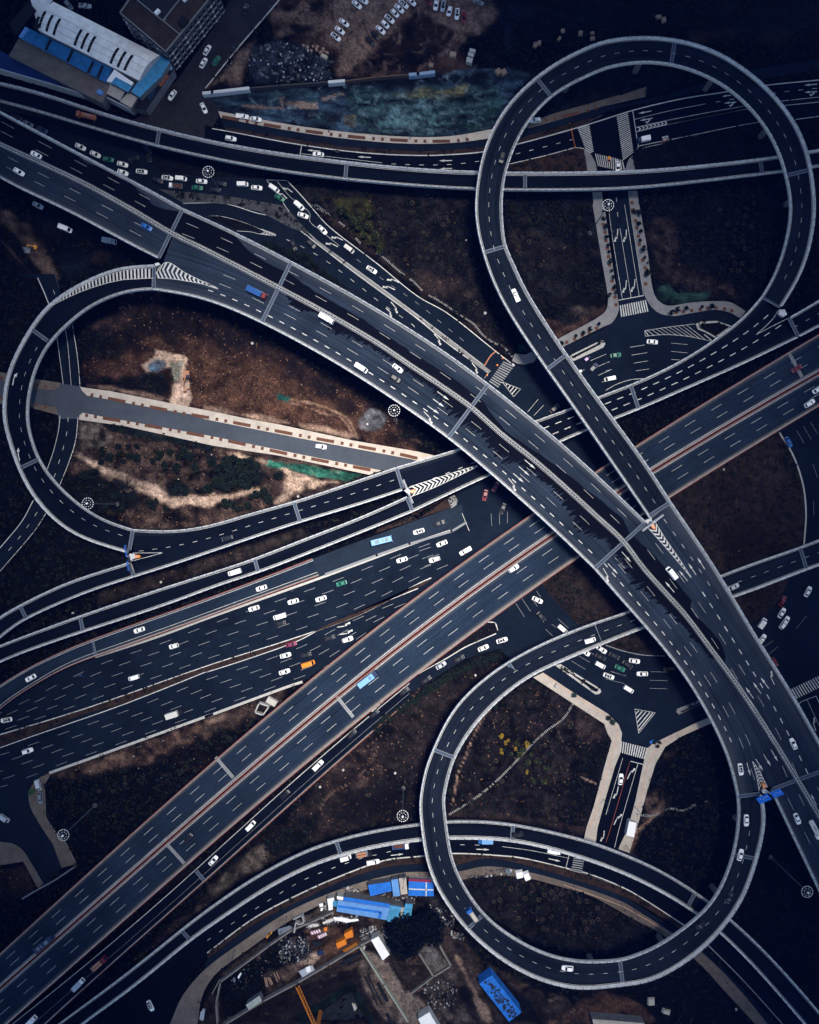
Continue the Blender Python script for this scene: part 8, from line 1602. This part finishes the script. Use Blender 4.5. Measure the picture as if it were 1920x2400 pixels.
# tower crane jib over the pit
r = empty('crane_jib', P(*t('R', (815, 1570))[0], 0), 0, 'orange lattice crane jib reaching into the excavation', 'crane'); oz = np.array(r.location)
A, B = np.array(P(*t('R', (748, 1418))[0], 12)) - oz, np.array(P(*t('R', (900, 1760))[0], 12)) - oz; v = (B - A)/np.linalg.norm(B - A); n = np.array((-v[1], v[0], 0)); b = MB()
ch = [A + n*.7, A - n*.7, A + (0, 0, 1.2)]
for c in ch: b.tube(tuple(c), tuple(c + (B - A)), .12, n=5)
k = int(np.linalg.norm(B - A)/1.3)
for i in range(k):
    s0, s1 = (B - A)*i/k, (B - A)*(i + 1)/k; b.tube(tuple(ch[0] + s0), tuple(ch[1] + s1), .07, n=4); b.tube(tuple(ch[1] + s0), tuple(ch[2] + s1), .06, n=4); b.tube(tuple(ch[0] + s0), tuple(ch[2] + s1), .06, n=4)
b.build('lattice', mat('crane_orange', (.52, .17, .02), .6), r)
mst = MB(); mst.box((B[0] + v[0]*1, B[1] + v[1]*1, -3), (1.4, 1.4, 15.5)); mst.build('mast', mat('crane_mast', (.35, .12, .02), .6), r)
# pit cells
b = MB(); rg = random.Random(8)
for i in range(10):
    for j in range(5):
        p = t('R', (900 + i*44 + j*26, 1690 - i*26 + j*30))[0]
        if rg.random() < .8: b.box((*P(*p)[:2], -3.2), (3.4, 3.4, rg.uniform(.6, 1.2)), R(31))
tag(b.build('foundation_slab', mat('pit_concrete', (.016, .019, .026), .9, [(.5, .4, 0)])), kind='structure')
# excavators
def excavator(tl, x, y, a, boomc, label, fold=1):
    r = empty('excavator', P(*t(tl, (x, y))[0], 0), R(-a), label, 'excavator')
    for s in (-1, 1): b = MB(); b.box((0, s*1.2, 0), (3.6, .6, .8)); b.build('track', M['tyre'], r)
    b = MB(); b.box((-.4, 0, .8), (2.8, 2.5, 1.0)); b.box((-1.4, 0, 1.2), (.9, 2.5, .9)); b.build('body', M['p_' + boomc], r)
    b = MB(); b.box((.5, .7, 1.6), (1.3, 1.1, 1.3), top=.85); b.build('cab', M['p_navy'], r)
    b = MB(); b.tube((.6, -.3, 1.6), (3.2, -.3, 4.0), .3, .25, 6); b.tube((3.2, -.3, 4.0), (5.6*fold, -.3, 2.0), .25, .18, 6); b.build('boom', M['p_' + boomc], r)
    b = MB(); b.box((5.6*fold + .3, -.3, .9), (.9, 1.1, 1.1), top=1.2); b.build('bucket', M['p_' + boomc], r); return r
excavator('E', 1515, 1385, 92, 'brick', 'excavator with dark cab and tan boom on the pale dug track')
excavator('E', 285, 348, 190, 'yellow', 'yellow excavator on the dirt path by the west edge', .7).scale = (.6, .6, .6)
# pale manholes and rubble
rg = random.Random(21)
for tl, x, y, rr, lb in (('F', 385, 1120, .55, 'pale round manhole lid at the edge of the brown field'), ('J', 1315, 118, .5, 'pale round manhole lid on the grey gravel mound'), ('J', 755, 702, .5, 'pale round manhole ring beside the loop exit bridge'), ('N', 1120, 1258, .5, 'pale manhole lid in the scrub below the slip lane'), ('N', 1540, 1283, .5, 'pale manhole lid above the tall mast lamp'), ('N', 933, 1395, .5, 'pale manhole lid where two footpaths meet'), ('G', 612, 876, .6, 'white slab alone in the dark scrub beside the ring ramp'), ('G', 458, 287, .35, 'small white stone in the planted scrub'), ('L', 955, 484, .5, 'pale manhole ring inside the curved island'), ('I', 1302, 1395, .5, 'dark manhole ring between the lower ramps'), ('I', 590, 1645, .5, 'pale manhole ring between the lower ramps near their joint'), ('O', 533, 492, .5, 'white stone on the scrub beside the oval loop ramp'), ('U', 1057, 1607, .6, 'pale ring in the black field by the lower picture edge')):
    b = MB(); p = P(*t(tl, (x, y))[0]); b.tube((p[0], p[1], -.2), (p[0], p[1], .22), rr, rr*.96, 14); b.tube((p[0], p[1], .22), (p[0], p[1], .26), rr*.55, rr*.5, 12, 1); tag(b.build('manhole', [wallpale, M['kerb']]), lb, 'manhole', 'manholes')
def stone_blocks(tl, spots, name, m, lb, cat, sz=(1.3, 1.1, .7)):
    for x, y in spots:
        b = MB(); b.box((*P(*t(tl, (x, y))[0])[:2], -.1), tuple(s*rg.uniform(.75, 1.25) for s in sz), rg.uniform(0, 3), top=rg.uniform(.7, .95)); o = b.build(name, m); tag(o, lb, cat, lb)
stone_blocks('B', [(800, 372), (832, 385), (878, 378), (862, 412), (910, 380), (905, 405), (958, 398), (960, 415), (990, 430), (938, 428)], 'stone_block', C('stone_tan', (.30, .20, .15), .9), 'tan stone block in the heap below the dirt lot', 'stone'); stone_blocks('B', [(965, 462)], 'stone_block', C('stone_pale', (.42, .38, .30), .9), 'squarish cream block beside the rubble heap', 'stone', (2.6, 2, .9))
stone_blocks('C', [(350, 447)], 'crate', C('crate_tan', (.30, .24, .19), .9), 'tan crate on bare soil beside the barrel-topped tanks', 'crate', (3, 2.4, 1.2)); stone_blocks('C', [(172, 537), (717, 587), (760, 587)], 'crate', C('crate_tan2', (.24, .17, .13), .9), 'brown crate lying along the upper edge of the netted field', 'crate', (2.6, 2.4, 1.2))
stone_blocks('C', [(1210, 315), (1030, 360), (1015, 372), (1050, 352), (1240, 253), (1480, 315), (1478, 270), (1382, 272)], 'stone_block', C('stone_pale2', (.26, .19, .15), .9), 'pale stone block in the dark scrub above the ring ramp', 'stone', (1.8, 1.4, .8)); stone_blocks('D', [(427, 140), (467, 165)], 'stone_block', C('stone_pale2', (.26, .19, .15), .9), 'tan stone high above the ring ramp', 'stone', (2, 1.6, .8))
stone_blocks('U', [(365, 1540), (487, 1620)], 'crate', C('crate_pale', (.40, .38, .33), .9), 'pale crate in the black field below the oval ramp', 'crate', (3, 2.6, 1.2)); stone_blocks('S', [(885, 508), (945, 522)], 'crate', M['p_white'], 'white box on the paving inside the oval loop', 'box', (3.0, 3.0, 1.6)); stone_blocks('S', [(800, 490)], 'pallet', C('slate', (.12, .15, .18), .8), 'slatted grey pallet on the paving inside the oval loop', 'pallet', (3.0, 3.0, .5))
stone_blocks('O', [(1185, 570)], 'cabinet', wallpale, 'pale equipment cabinet on the pink pavement', 'cabinet', (1.6, 1.6, 1.5)); stone_blocks('R', [(1285, 1110)], 'crate', wallpale, 'small pale crate beside the wall junction', 'crate', (2.6, 1.4, .9)); stone_blocks('N', [(545, 700)], 'generator', C('gen', (.45, .43, .40), .8), 'pale machine beside the roofless white enclosure', 'machine', (4.5, 3.4, 1.6))
# rubble and scrap: nobody could count it
def scatter(name, polys, n, cols, smin, smax, flat=.5):
    b = MB(); k = 0
    for poly, nn in zip(polys, n):
        p = np.array(poly); lo, hi = p.min(0), p.max(0); q = rng.uniform(lo, hi, (nn*3, 2)); q = q[sdf(poly, q[:, 0], q[:, 1]) > 0][:nn]
        for x, y in q:
            s = smin + (smax - smin)*rg.random()**2; b.box((*P(x, y)[:2], -.15), (s, s*rg.uniform(.4, 1), s*flat + .1), rg.uniform(0, 3.14), rg.randrange(len(cols)), top=rg.uniform(.5, .95))
    tag(b.build(name, cols), kind='stuff')
scatter('rubble', [t('B', (590, 340), (800, 380), (1010, 500), (1010, 640), (580, 660), (620, 480)), t('B', (360, 360), (640, 330), (620, 560), (400, 600)), t('B', (590, 615), (1020, 615), (1020, 655), (580, 665))], [420, 150, 120], [C('rub1', (.11, .13, .15), .9), C('rub2', (.03, .042, .056), .9), C('rub3', (.018, .026, .038), .9), C('rub4', (.05, .045, .04), .9), C('rub6', (.02, .03, .045), .9), C('rub7', (.035, .045, .055), .9), C('rub8', (.02, .028, .04), .9), C('rub9', (.06, .06, .06), .9), C('rub5', (.42, .44, .47), .9)], .2, .9)
scatter('debris', [t('R', (940, 860), (1250, 850), (1240, 900), (960, 925)), t('R', (820, 920), (930, 900), (930, 940), (830, 960)), t('R', (1260, 950), (1390, 930), (1380, 1020), (1250, 1060)), t('R', (1420, 930), (1520, 950), (1490, 1030), (1430, 1000)), t('R', (600, 1020), (860, 1020), (840, 1220), (600, 1240)), t('R', (920, 740), (1000, 730), (1000, 810), (930, 810)), t('R', (1110, 610), (1250, 620), (1240, 670), (1130, 660)), t('S', (470, 490), (840, 460), (830, 530), (480, 540)), t('S', (330, 970), (440, 1000), (440, 1050), (340, 1020)), t('S', (110, 1410), (380, 1350), (380, 1600), (140, 1600)), t('S', (160, 760), (360, 820), (360, 940), (240, 920)), t('R', (1290, 640), (1725, 690), (1700, 760), (1500, 740))],
        [330, 120, 260, 100, 320, 60, 90, 120, 80, 220, 160, 110], [C('deb1', (.42, .44, .46), .9), C('deb2', (.17, .16, .16), .9), C('deb3', (.03, .04, .055), .9), C('deb4', (.09, .06, .045), .9), C('deb5', (.02, .026, .035), .9)], .2, 1.0)
scatter('litter', [t('B', (180, 440), (360, 380), (370, 560), (180, 600)), t('M', (500, 1250), (1700, 900), (1500, 1400)), t('I', (640, 100), (1725, 330), (1725, 760), (800, 740)), t('L', (600, 500), (1500, 300), (1580, 900), (900, 1100)), t('R', (200, 1300), (800, 1050), (800, 1300), (250, 1500))], [60, 40, 60, 40, 60], [C('lit1', (.4, .4, .42), .9), C('lit2', (.1, .18, .2), .9), C('lit3', (.2, .16, .13), .9)], .15, .55)
def logs(tl, spots, m, name, lb, cat):
    for x0, y0, x1, y1, r_ in spots:
        b = MB(); A, B = P(*t(tl, (x0, y0))[0]), P(*t(tl, (x1, y1))[0]); b.tube((A[0], A[1], r_), (B[0], B[1], r_), r_, n=7); o = b.build(name, m); tag(o, lb, cat, lb)
logs('R', [(485, 1345, 500, 1420, .25), (497, 1350, 512, 1422, .25), (510, 1345, 540, 1405, .25), (525, 1345, 550, 1400, .25), (560, 1310, 590, 1380, .2), (580, 1300, 605, 1360, .2)], C('plank', (.32, .21, .15), .9), 'timber_beam', 'tan timber beam lying in the scrap yard', 'timber')
logs('R', [(1295, 1335, 1375, 1495, .4), (1320, 1320, 1378, 1450, .3), (1395, 1395, 1470, 1540, .4), (1410, 1390, 1485, 1535, .4), (1385, 1465, 1430, 1560, .35), (1370, 1510, 1400, 1570, .35), (1480, 1635, 1520, 1725, .35), (1470, 1640, 1505, 1725, .35)], C('pipe', (.014, .016, .022), .8), 'steel_pipe', 'long dark steel pipe lying on the sandy yard', 'pipe')
logs('R', [(1110, 1240, 1255, 1155, .5), (1120, 1215, 1240, 1150, .5), (1165, 1245, 1265, 1190, .4)], C('pipe', (.014, .016, .022), .8), 'steel_pipe', 'dark steel pipe heaped beside the straight yard wall', 'pipe')
logs('Q', [(1630, 1690, 1645, 1600, .3), (1642, 1690, 1657, 1600, .3), (1620, 1680, 1632, 1620, .3)], M['rail'], 'steel_pipe', 'silver pipe in a small stack on the paving', 'pipe')
logs('R', [(715, 985, 738, 918, .12), (60, 1480, 125, 1360, .12), (1035, 845, 1042, 800, .12)], C('polepale', (.42, .44, .36), .9), 'utility_pole', 'pale pole leaning against the yard wall', 'pole')
# ---------------------------------------------------------------- plants
def crown_mesh(seed, rad, hgt, n, leaf, mats, lobes=7, zlift=.3):
    rr = random.Random(seed); b = MB(); L = [(rr.uniform(-.55, .55)*rad, rr.uniform(-.55, .55)*rad, hgt*(zlift + rr.uniform(0, .5)), rad*rr.uniform(.35, .62)) for _ in range(lobes)]
    for k in range(n):
        cx, cy, cz, cr = L[rr.randrange(lobes)]; th, ph = rr.uniform(0, 6.283), math.acos(rr.uniform(-.3, 1)); q = cr*rr.uniform(.55, 1.05)
        c = Vector((cx + q*math.sin(ph)*math.cos(th), cy + q*math.sin(ph)*math.sin(th), cz + q*math.cos(ph)*.8)); d = Vector((rr.gauss(0, 1), rr.gauss(0, 1), rr.gauss(.9, .6))).normalized(); x = d.orthogonal().normalized(); y = d.cross(x); s = leaf*rr.uniform(.6, 1.3)
        b.face([c - x*s - y*s*.6, c + x*s - y*s*.6, c + x*s*.7 + y*s*.7, c - x*s*.5 + y*s], rr.randrange(len(mats)))
    return b
def make_plant(name, seed, rad, hgt, n, leaf, mats, trunk=.1, lobes=7):
    b = MB(); rr = random.Random(seed); b.tube((0, 0, -.2), (0, 0, hgt*.55), trunk, trunk*.6, 7)
    for i in range(4): a = rr.uniform(0, 6.28); b.tube((0, 0, hgt*.35), (rad*.5*math.cos(a), rad*.5*math.sin(a), hgt*.7), trunk*.5, trunk*.2, 5)
    return [('crown', crown_mesh(seed, rad, hgt, n, leaf, mats, lobes).mesh('crown', mats)), ('trunk', b.mesh('trunk', M['bark']))]
def plants(name, spots, protos, label, cat, group, smin=.8, smax=1.2, z=0):
    rr = random.Random(len(spots)*7 + len(name))
    for x, y in spots:
        r = empty(name, (*P(x, y)[:2], z), rr.uniform(0, 6.28), label, cat, group); s = rr.uniform(smin, smax); r.scale = (s, s, s*rr.uniform(.85, 1.15))
        for nm, me in rr.choice(protos): link(nm, me, r)
SAP = [make_plant('tree', 40 + i, 1.05, 2.6, 150, .2, [M['foliage_dark'], M['foliage']], .06, 5) for i in range(3)]
BUSH = [make_plant('bush', 60 + i, 2.0, 2.2, 330, .28, [M['foliage_dark'], M['foliage'], C('leaf_light', (.010, .016, .011), .9)], .08, 8) for i in range(3)]
YEL = [make_plant('tree', 80 + i, 1.45, 2.8, 220, .25, [M['foliage_yellow'], M['foliage_yellow'], M['foliage_olive']], .07, 6) for i in range(3)]
OLI = [make_plant('tree', 90 + i, 1.5, 2.6, 220, .25, [M['foliage_olive'], M['foliage'], M['foliage']], .07, 6) for i in range(2)]
plants('young_tree', t('G', (1570, 115), (1585, 190), (1590, 265), (1605, 335), (1612, 385), (1615, 460), (1632, 540), (1640, 590), (1662, 665), (1668, 718), (1525, 965), (1460, 1008), (1405, 1040), (1345, 1062), (1228, 1125), (1610, 735)), SAP, 'small dark street tree beside a soil pit on the pavement toward the ring ramp', 'tree', 'street trees on the pavement toward the ring ramp', .75, 1.15, .16)
plants('young_tree', t('H', (230, 60), (270, 80), (262, 158), (280, 225), (275, 295), (295, 360), (310, 435), (325, 550), (340, 545), (325, 575), (340, 350), (580, 852), (648, 842), (775, 828), (850, 830), (525, 875)), SAP, 'small dark street tree beside a soil pit along the green-netted corner', 'tree', 'street trees along the green-netted corner', .75, 1.4, .16)
for pts in ((('G', [(1565, 160), (1580, 225), (1587, 292), (1598, 352), (1608, 420), (1618, 488), (1638, 618), (1645, 685), (1662, 748), (1668, 810), (1512, 998), (1452, 1030), (1395, 1055), (1335, 1085), (1270, 1112)])), ('H', [(240, 130), (250, 190), (262, 255), (270, 322), (298, 450), (318, 510), (322, 640), (565, 872), (625, 865), (692, 855), (762, 848), (822, 838), (890, 835), (958, 842), (1018, 858)]), ('D', [(210, 1640), (215, 1700)])):
    for x, y in pts[1]:
        b = MB(); b.box((*P(*t(pts[0], (x, y))[0])[:2], .12), (1.35, 1.35, .075), R(12 if pts[0] == 'G' else 10)); tag(b.build('planting_bed', M['bed']), kind='structure')
plants('bush', t('I', (835, 340), (890, 385), (965, 300), (970, 360), (1045, 300), (1050, 375), (1000, 415), (1115, 300), (1115, 385), (820, 425), (1240, 420), (1340, 455), (1440, 470), (1590, 475), (1300, 370), (1380, 350), (1450, 380), (1500, 350), (1545, 385), (1725, 420), (1690, 640), (1215, 750), (1270, 740), (1240, 790), (1350, 800), (1450, 620), (1500, 660), (1420, 660), (1000, 780), (1080, 700), (950, 700), (870, 780), (700, 540), (760, 500)), BUSH, 'round dark bush on the sandy plot inside the west loop', 'bush', 'dark bushes on the sandy plot', .65, 1.25)
plants('bush', t('J', (120, 470), (180, 420), (240, 400), (300, 430), (360, 420), (420, 460), (140, 560), (210, 530), (270, 500), (330, 510), (390, 530), (430, 560), (170, 620), (240, 600), (300, 590), (360, 600), (100, 600), (200, 470), (60, 420), (410, 690), (350, 780), (280, 800), (200, 760), (480, 670), (520, 720), (600, 530)), BUSH, 'dark bush in the dense clump below the paved road', 'bush', 'dense clump of dark bushes', .9, 1.5)
plants('bush', t('F', (500, 320), (540, 335), (590, 350), (640, 370), (690, 390), (740, 400), (790, 420), (830, 430), (760, 440), (700, 430), (850, 480), (900, 500), (960, 550), (1010, 590), (1060, 620)), BUSH, 'dark bush in the strip beside the main viaduct', 'bush', 'bushes beside the main viaduct', .6, 1.15, .1)
plants('bush', t('O', (520, 400), (480, 420), (440, 440), (400, 460), (360, 480), (320, 500), (280, 525), (240, 550), (200, 570), (160, 595), (120, 620), (80, 650), (40, 690), (10, 710), (560, 390), (620, 370), (680, 350)) + t('N', (1680, 690), (1640, 720), (1600, 750), (1560, 775), (1520, 800), (1480, 830), (1440, 865), (1410, 890), (1390, 920)), BUSH, 'dark bush in the hedge row beside the slip lane', 'bush', 'hedge bushes beside the slip lane', .7, 1.15)
plants('yellow_tree', t('O', (740, 980), (790, 1010), (770, 1030), (945, 1045), (858, 1078), (742, 1098), (945, 1265)), YEL, 'small bright yellow tree in the scrub inside the oval loop', 'tree', 'yellow trees inside the oval loop', .55, .95)
plants('olive_tree', t('O', (810, 1115), (870, 1040), (915, 1075), (870, 1125), (985, 1120), (1035, 1185), (1100, 1230), (1000, 1340), (1078, 1345), (940, 1175), (900, 1130)), OLI, 'small olive green tree near the yellow ones inside the oval loop', 'tree', 'olive trees inside the oval loop', .7, 1.15)
plants('olive_tree', t('F', (1110, 60), (1160, 90), (1220, 70), (1290, 110), (1340, 90), (1190, 150), (1260, 190), (1320, 210), (1370, 260), (1400, 320), (1290, 260), (1340, 320), (1240, 130), (1430, 380)), OLI, 'olive green shrub in the planted scrub beside the stepping stones', 'shrub', 'olive shrubs beside the stepping stones', .8, 1.5)
plants('bush', [t('M', (265, 1430))[0]], [make_plant('bush', 5, 1.3, 1.6, 300, .2, [M['foliage_pale']], .06, 7)], 'round bright green bush on the curved paving', 'bush', None)
plants('potted_tree', t('O', (1610, 830), (1632, 868), (1333, 650)), [make_plant('tree', 8, 1.2, 2.2, 220, .2, [C('leaf_blue', (.05, .09, .085)), M['foliage']], .06, 6)], 'grey-green potted tree on the pink pavement', 'tree', 'potted trees on the pink pavement', .8, 1.2, .16)
plants('potted_tree', t('P', (385, 1030), (430, 1030), (412, 1062), (20, 830)), SAP, 'dark potted tree at the zebra corner', 'tree', 'potted trees at the zebra corner', .8, 1.2, .16)
BIG = [make_plant('tree', 120 + i, 9.5, 13, 5200, .5, [M['foliage_dark'], C('leaf_black', (.002, .0035, .006), .9)], .5, 16) for i in range(2)]
for (x, y), pr, sc, lb in ((t('R', (1640, 1010))[0], BIG[0], .92, 'great black-crowned tree overhanging the plain white roof'), (t('S', (130, 960))[0], BIG[1], .85, 'great dark tree between the blue sheds and the oval loop ramp')):
    r = empty('large_tree', (*P(x, y, 7)[:2], 0), .4, lb, 'tree'); r.scale = (sc, sc, sc)
    for nm, me in pr: link(nm, me, r)
# planting rings: low earth rims round saplings
RINGS = [('S', [(872, 600), (865, 633), (915, 580), (985, 600), (1000, 615), (1040, 590), (1100, 600), (1150, 660), (1090, 680), (1185, 695), (1190, 630), (1235, 640), (1260, 665), (1130, 722), (1045, 720), (970, 665), (935, 710), (875, 760), (730, 725), (1235, 735), (1300, 660), (1320, 690), (1365, 740), (1435, 735), (1520, 790), (1570, 765), (1460, 830), (1565, 825), (1605, 858), (1670, 828), (1415, 900), (1525, 880), (1265, 815), (1325, 840), (1150, 858), (1075, 880), (935, 828), (1180, 980), (1115, 965), (1235, 1000), (1285, 1010), (1400, 1010), (1430, 960), (1330, 985), (1080, 950), (1040, 790), (680, 735), (640, 660), (880, 870), (1000, 640), (1225, 675), (1480, 900), (1590, 930), (700, 620), (760, 600), (820, 630)]),
         ('G', [(205, 45), (245, 105), (310, 130), (65, 185), (150, 240), (250, 375), (225, 435), (150, 432), (80, 420), (185, 375), (270, 375), (175, 320), (330, 540), (530, 685), (540, 795), (105, 235), (295, 100), (270, 160), (400, 380), (450, 410), (535, 515), (970, 125), (870, 200), (905, 260), (965, 300), (880, 340), (905, 395), (830, 295), (1055, 240), (1130, 230), (1140, 310), (990, 480), (1060, 490), (935, 530), (1300, 215), (1375, 110), (1385, 245), (1215, 120), (30, 60), (315, 240)]),
         ('F', [(1415, 95), (1410, 150), (1590, 190), (1645, 145), (1510, 300), (1420, 30), (1660, 60), (1620, 440), (1530, 230), (1440, 250), (1690, 540), (1520, 460)]),
         ('B', [(955, 1610), (1040, 1605), (975, 1665), (1415, 1690), (1680, 1640), (1065, 1690)]),
         ('H', [(1075, 65), (1130, 90), (1060, 150), (1115, 150), (1175, 175), (990, 155), (905, 215), (1045, 200), (1115, 240), (1040, 265), (1105, 295), (1125, 350), (1200, 320), (1050, 475), (1105, 475), (1015, 530), (1075, 530), (1025, 415), (1130, 20), (405, 137), (1190, 530)]),
         ('O', [(590, 1025), (640, 1020), (690, 860), (890, 865), (700, 1185), (675, 1250), (1040, 1170), (1300, 905), (1430, 955), (1455, 1025), (1180, 1270), (750, 1350), (485, 1340), (1310, 880), (1100, 1060), (630, 1075), (1180, 1660)]),
         ('N', [(1320, 1280), (1330, 1460), (1310, 1460), (900, 1385), (1300, 1345), (1370, 1390), (215, 895), (1420, 1240)]), ('M', [(1010, 1375), (915, 1432), (800, 1430), (1010, 1315), (920, 1625), (1480, 1265)]),
         ('D', [(1190, 1590), (1200, 1640), (1060, 1710), (1150, 1690), (920, 1690)])]
def ring_mesh(seed):
    rr = random.Random(seed); b = MB(); N = 18; prof = [(1.0, -.1), (.82, .3), (.66, .3), (.5, 0)]; rad = [rr.uniform(.85, 1.1) for _ in range(N)]
    for i in range(N):
        j = (i + 1) % N; q = lambda k, f: (rad[k]*prof[f][0]*math.cos(6.2832*k/N), rad[k]*prof[f][0]*math.sin(6.2832*k/N), prof[f][1])
        if rr.random() < .9:
            for f in range(3): b.face([q(i, f), q(j, f), q(j, f + 1), q(i, f + 1)])
    for k in range(26): a, r_, h = rr.uniform(0, 6.28), rr.uniform(0, .4), rr.uniform(.1, 1.0); s = .13; c = Vector((r_*math.cos(a), r_*math.sin(a), h)); b.face([c + Vector((-s, -s, 0)), c + Vector((s, -s, .08)), c + Vector((s, s, 0)), c + Vector((-s, s, .05))], 1)
    return b.mesh('planting_ring', [M['ringearth'], M['foliage']])
RM = [ring_mesh(i) for i in range(4)]
for tl, pts in RINGS:
    for x, y in pts:
        o = link('planting_ring', rg.choice(RM)); o.location = P(*t(tl, (x, y))[0], 0); s = rg.uniform(.55, 1.1); o.scale = (s, s, 1); o.rotation_euler = (0, 0, rg.uniform(0, 6)); tag(o, 'small pale earth ring round a sapling in the dark scrub', 'planting ring', 'planting rings in the scrub')
# scrub and dry grass cover the open ground
def cover(name, dens, n, mats, size, hgt, lo):
    xs_, ys_ = rng.uniform(-60, 1980, n), rng.uniform(-60, 2460, n); i = np.clip(np.searchsorted(xs, xs_), 1, len(xs) - 1); j = np.clip(np.searchsorted(ys, ys_), 1, len(ys) - 1)
    keep = (dens[j, i] > rng.random(n)*(1 - lo) + lo) & ~OCC[j, i] & (vnoise(xs_, ys_, 77, 9) > .36)
    xs_, ys_ = xs_[keep], ys_[keep]; m = len(xs_); k = 5
    cx, cy = (xs_ - 960)*K, (1200 - ys_)*K
    C_ = np.stack([np.repeat(cx, k) + rng.normal(0, size*.9, m*k), np.repeat(cy, k) + rng.normal(0, size*.9, m*k), rng.uniform(.05, hgt, m*k)], 1)
    d = rng.normal(0, 1, (m*k, 3)); d[:, 2] = np.abs(d[:, 2]) + .5; d /= np.linalg.norm(d, axis=1)[:, None]; x = np.cross(d, (.3, .9, .1)); x /= np.linalg.norm(x, axis=1)[:, None]; y = np.cross(d, x); s = (size*rng.uniform(.35, .95, m*k))[:, None]
    V = np.stack([C_ - x*s - y*s*.6, C_ + x*s - y*s*.7, C_ + x*s*.8 + y*s*.6, C_ - x*s*.6 + y*s], 1).reshape(-1, 3); nf = m*k
    me = bpy.data.meshes.new(name); me.vertices.add(len(V)); me.vertices.foreach_set('co', V.ravel()); me.loops.add(nf*4); me.loops.foreach_set('vertex_index', np.arange(nf*4)); me.polygons.add(nf); me.polygons.foreach_set('loop_start', np.arange(nf)*4); me.polygons.foreach_set('loop_total', np.full(nf, 4)); me.update(calc_edges=True)
    for mm in mats: me.materials.append(mm)
    me.polygons.foreach_set('material_index', rng.integers(0, len(mats), nf)); tag(link(name, me), kind='stuff')
cover('undergrowth', GS, 90000, [M['scrubleaf'], M['foliage_dark'], M['scrubleaf'], M['foliage'], mat('scrub_brown', (.022, .014, .011), .95, [(.1, .5, 0)])], .5, .9, .45)
cover('dry_grass', GD, 90000, [M['drygrass'], mat('dry_grass_dark', (.03, .018, .015), .95, [(.1, .5, 0)]), mat('dry_grass_pale', (.26, .155, .10), .95, [(.1, .5, 0)]), M['scrubleaf']], .26, .45, .12)
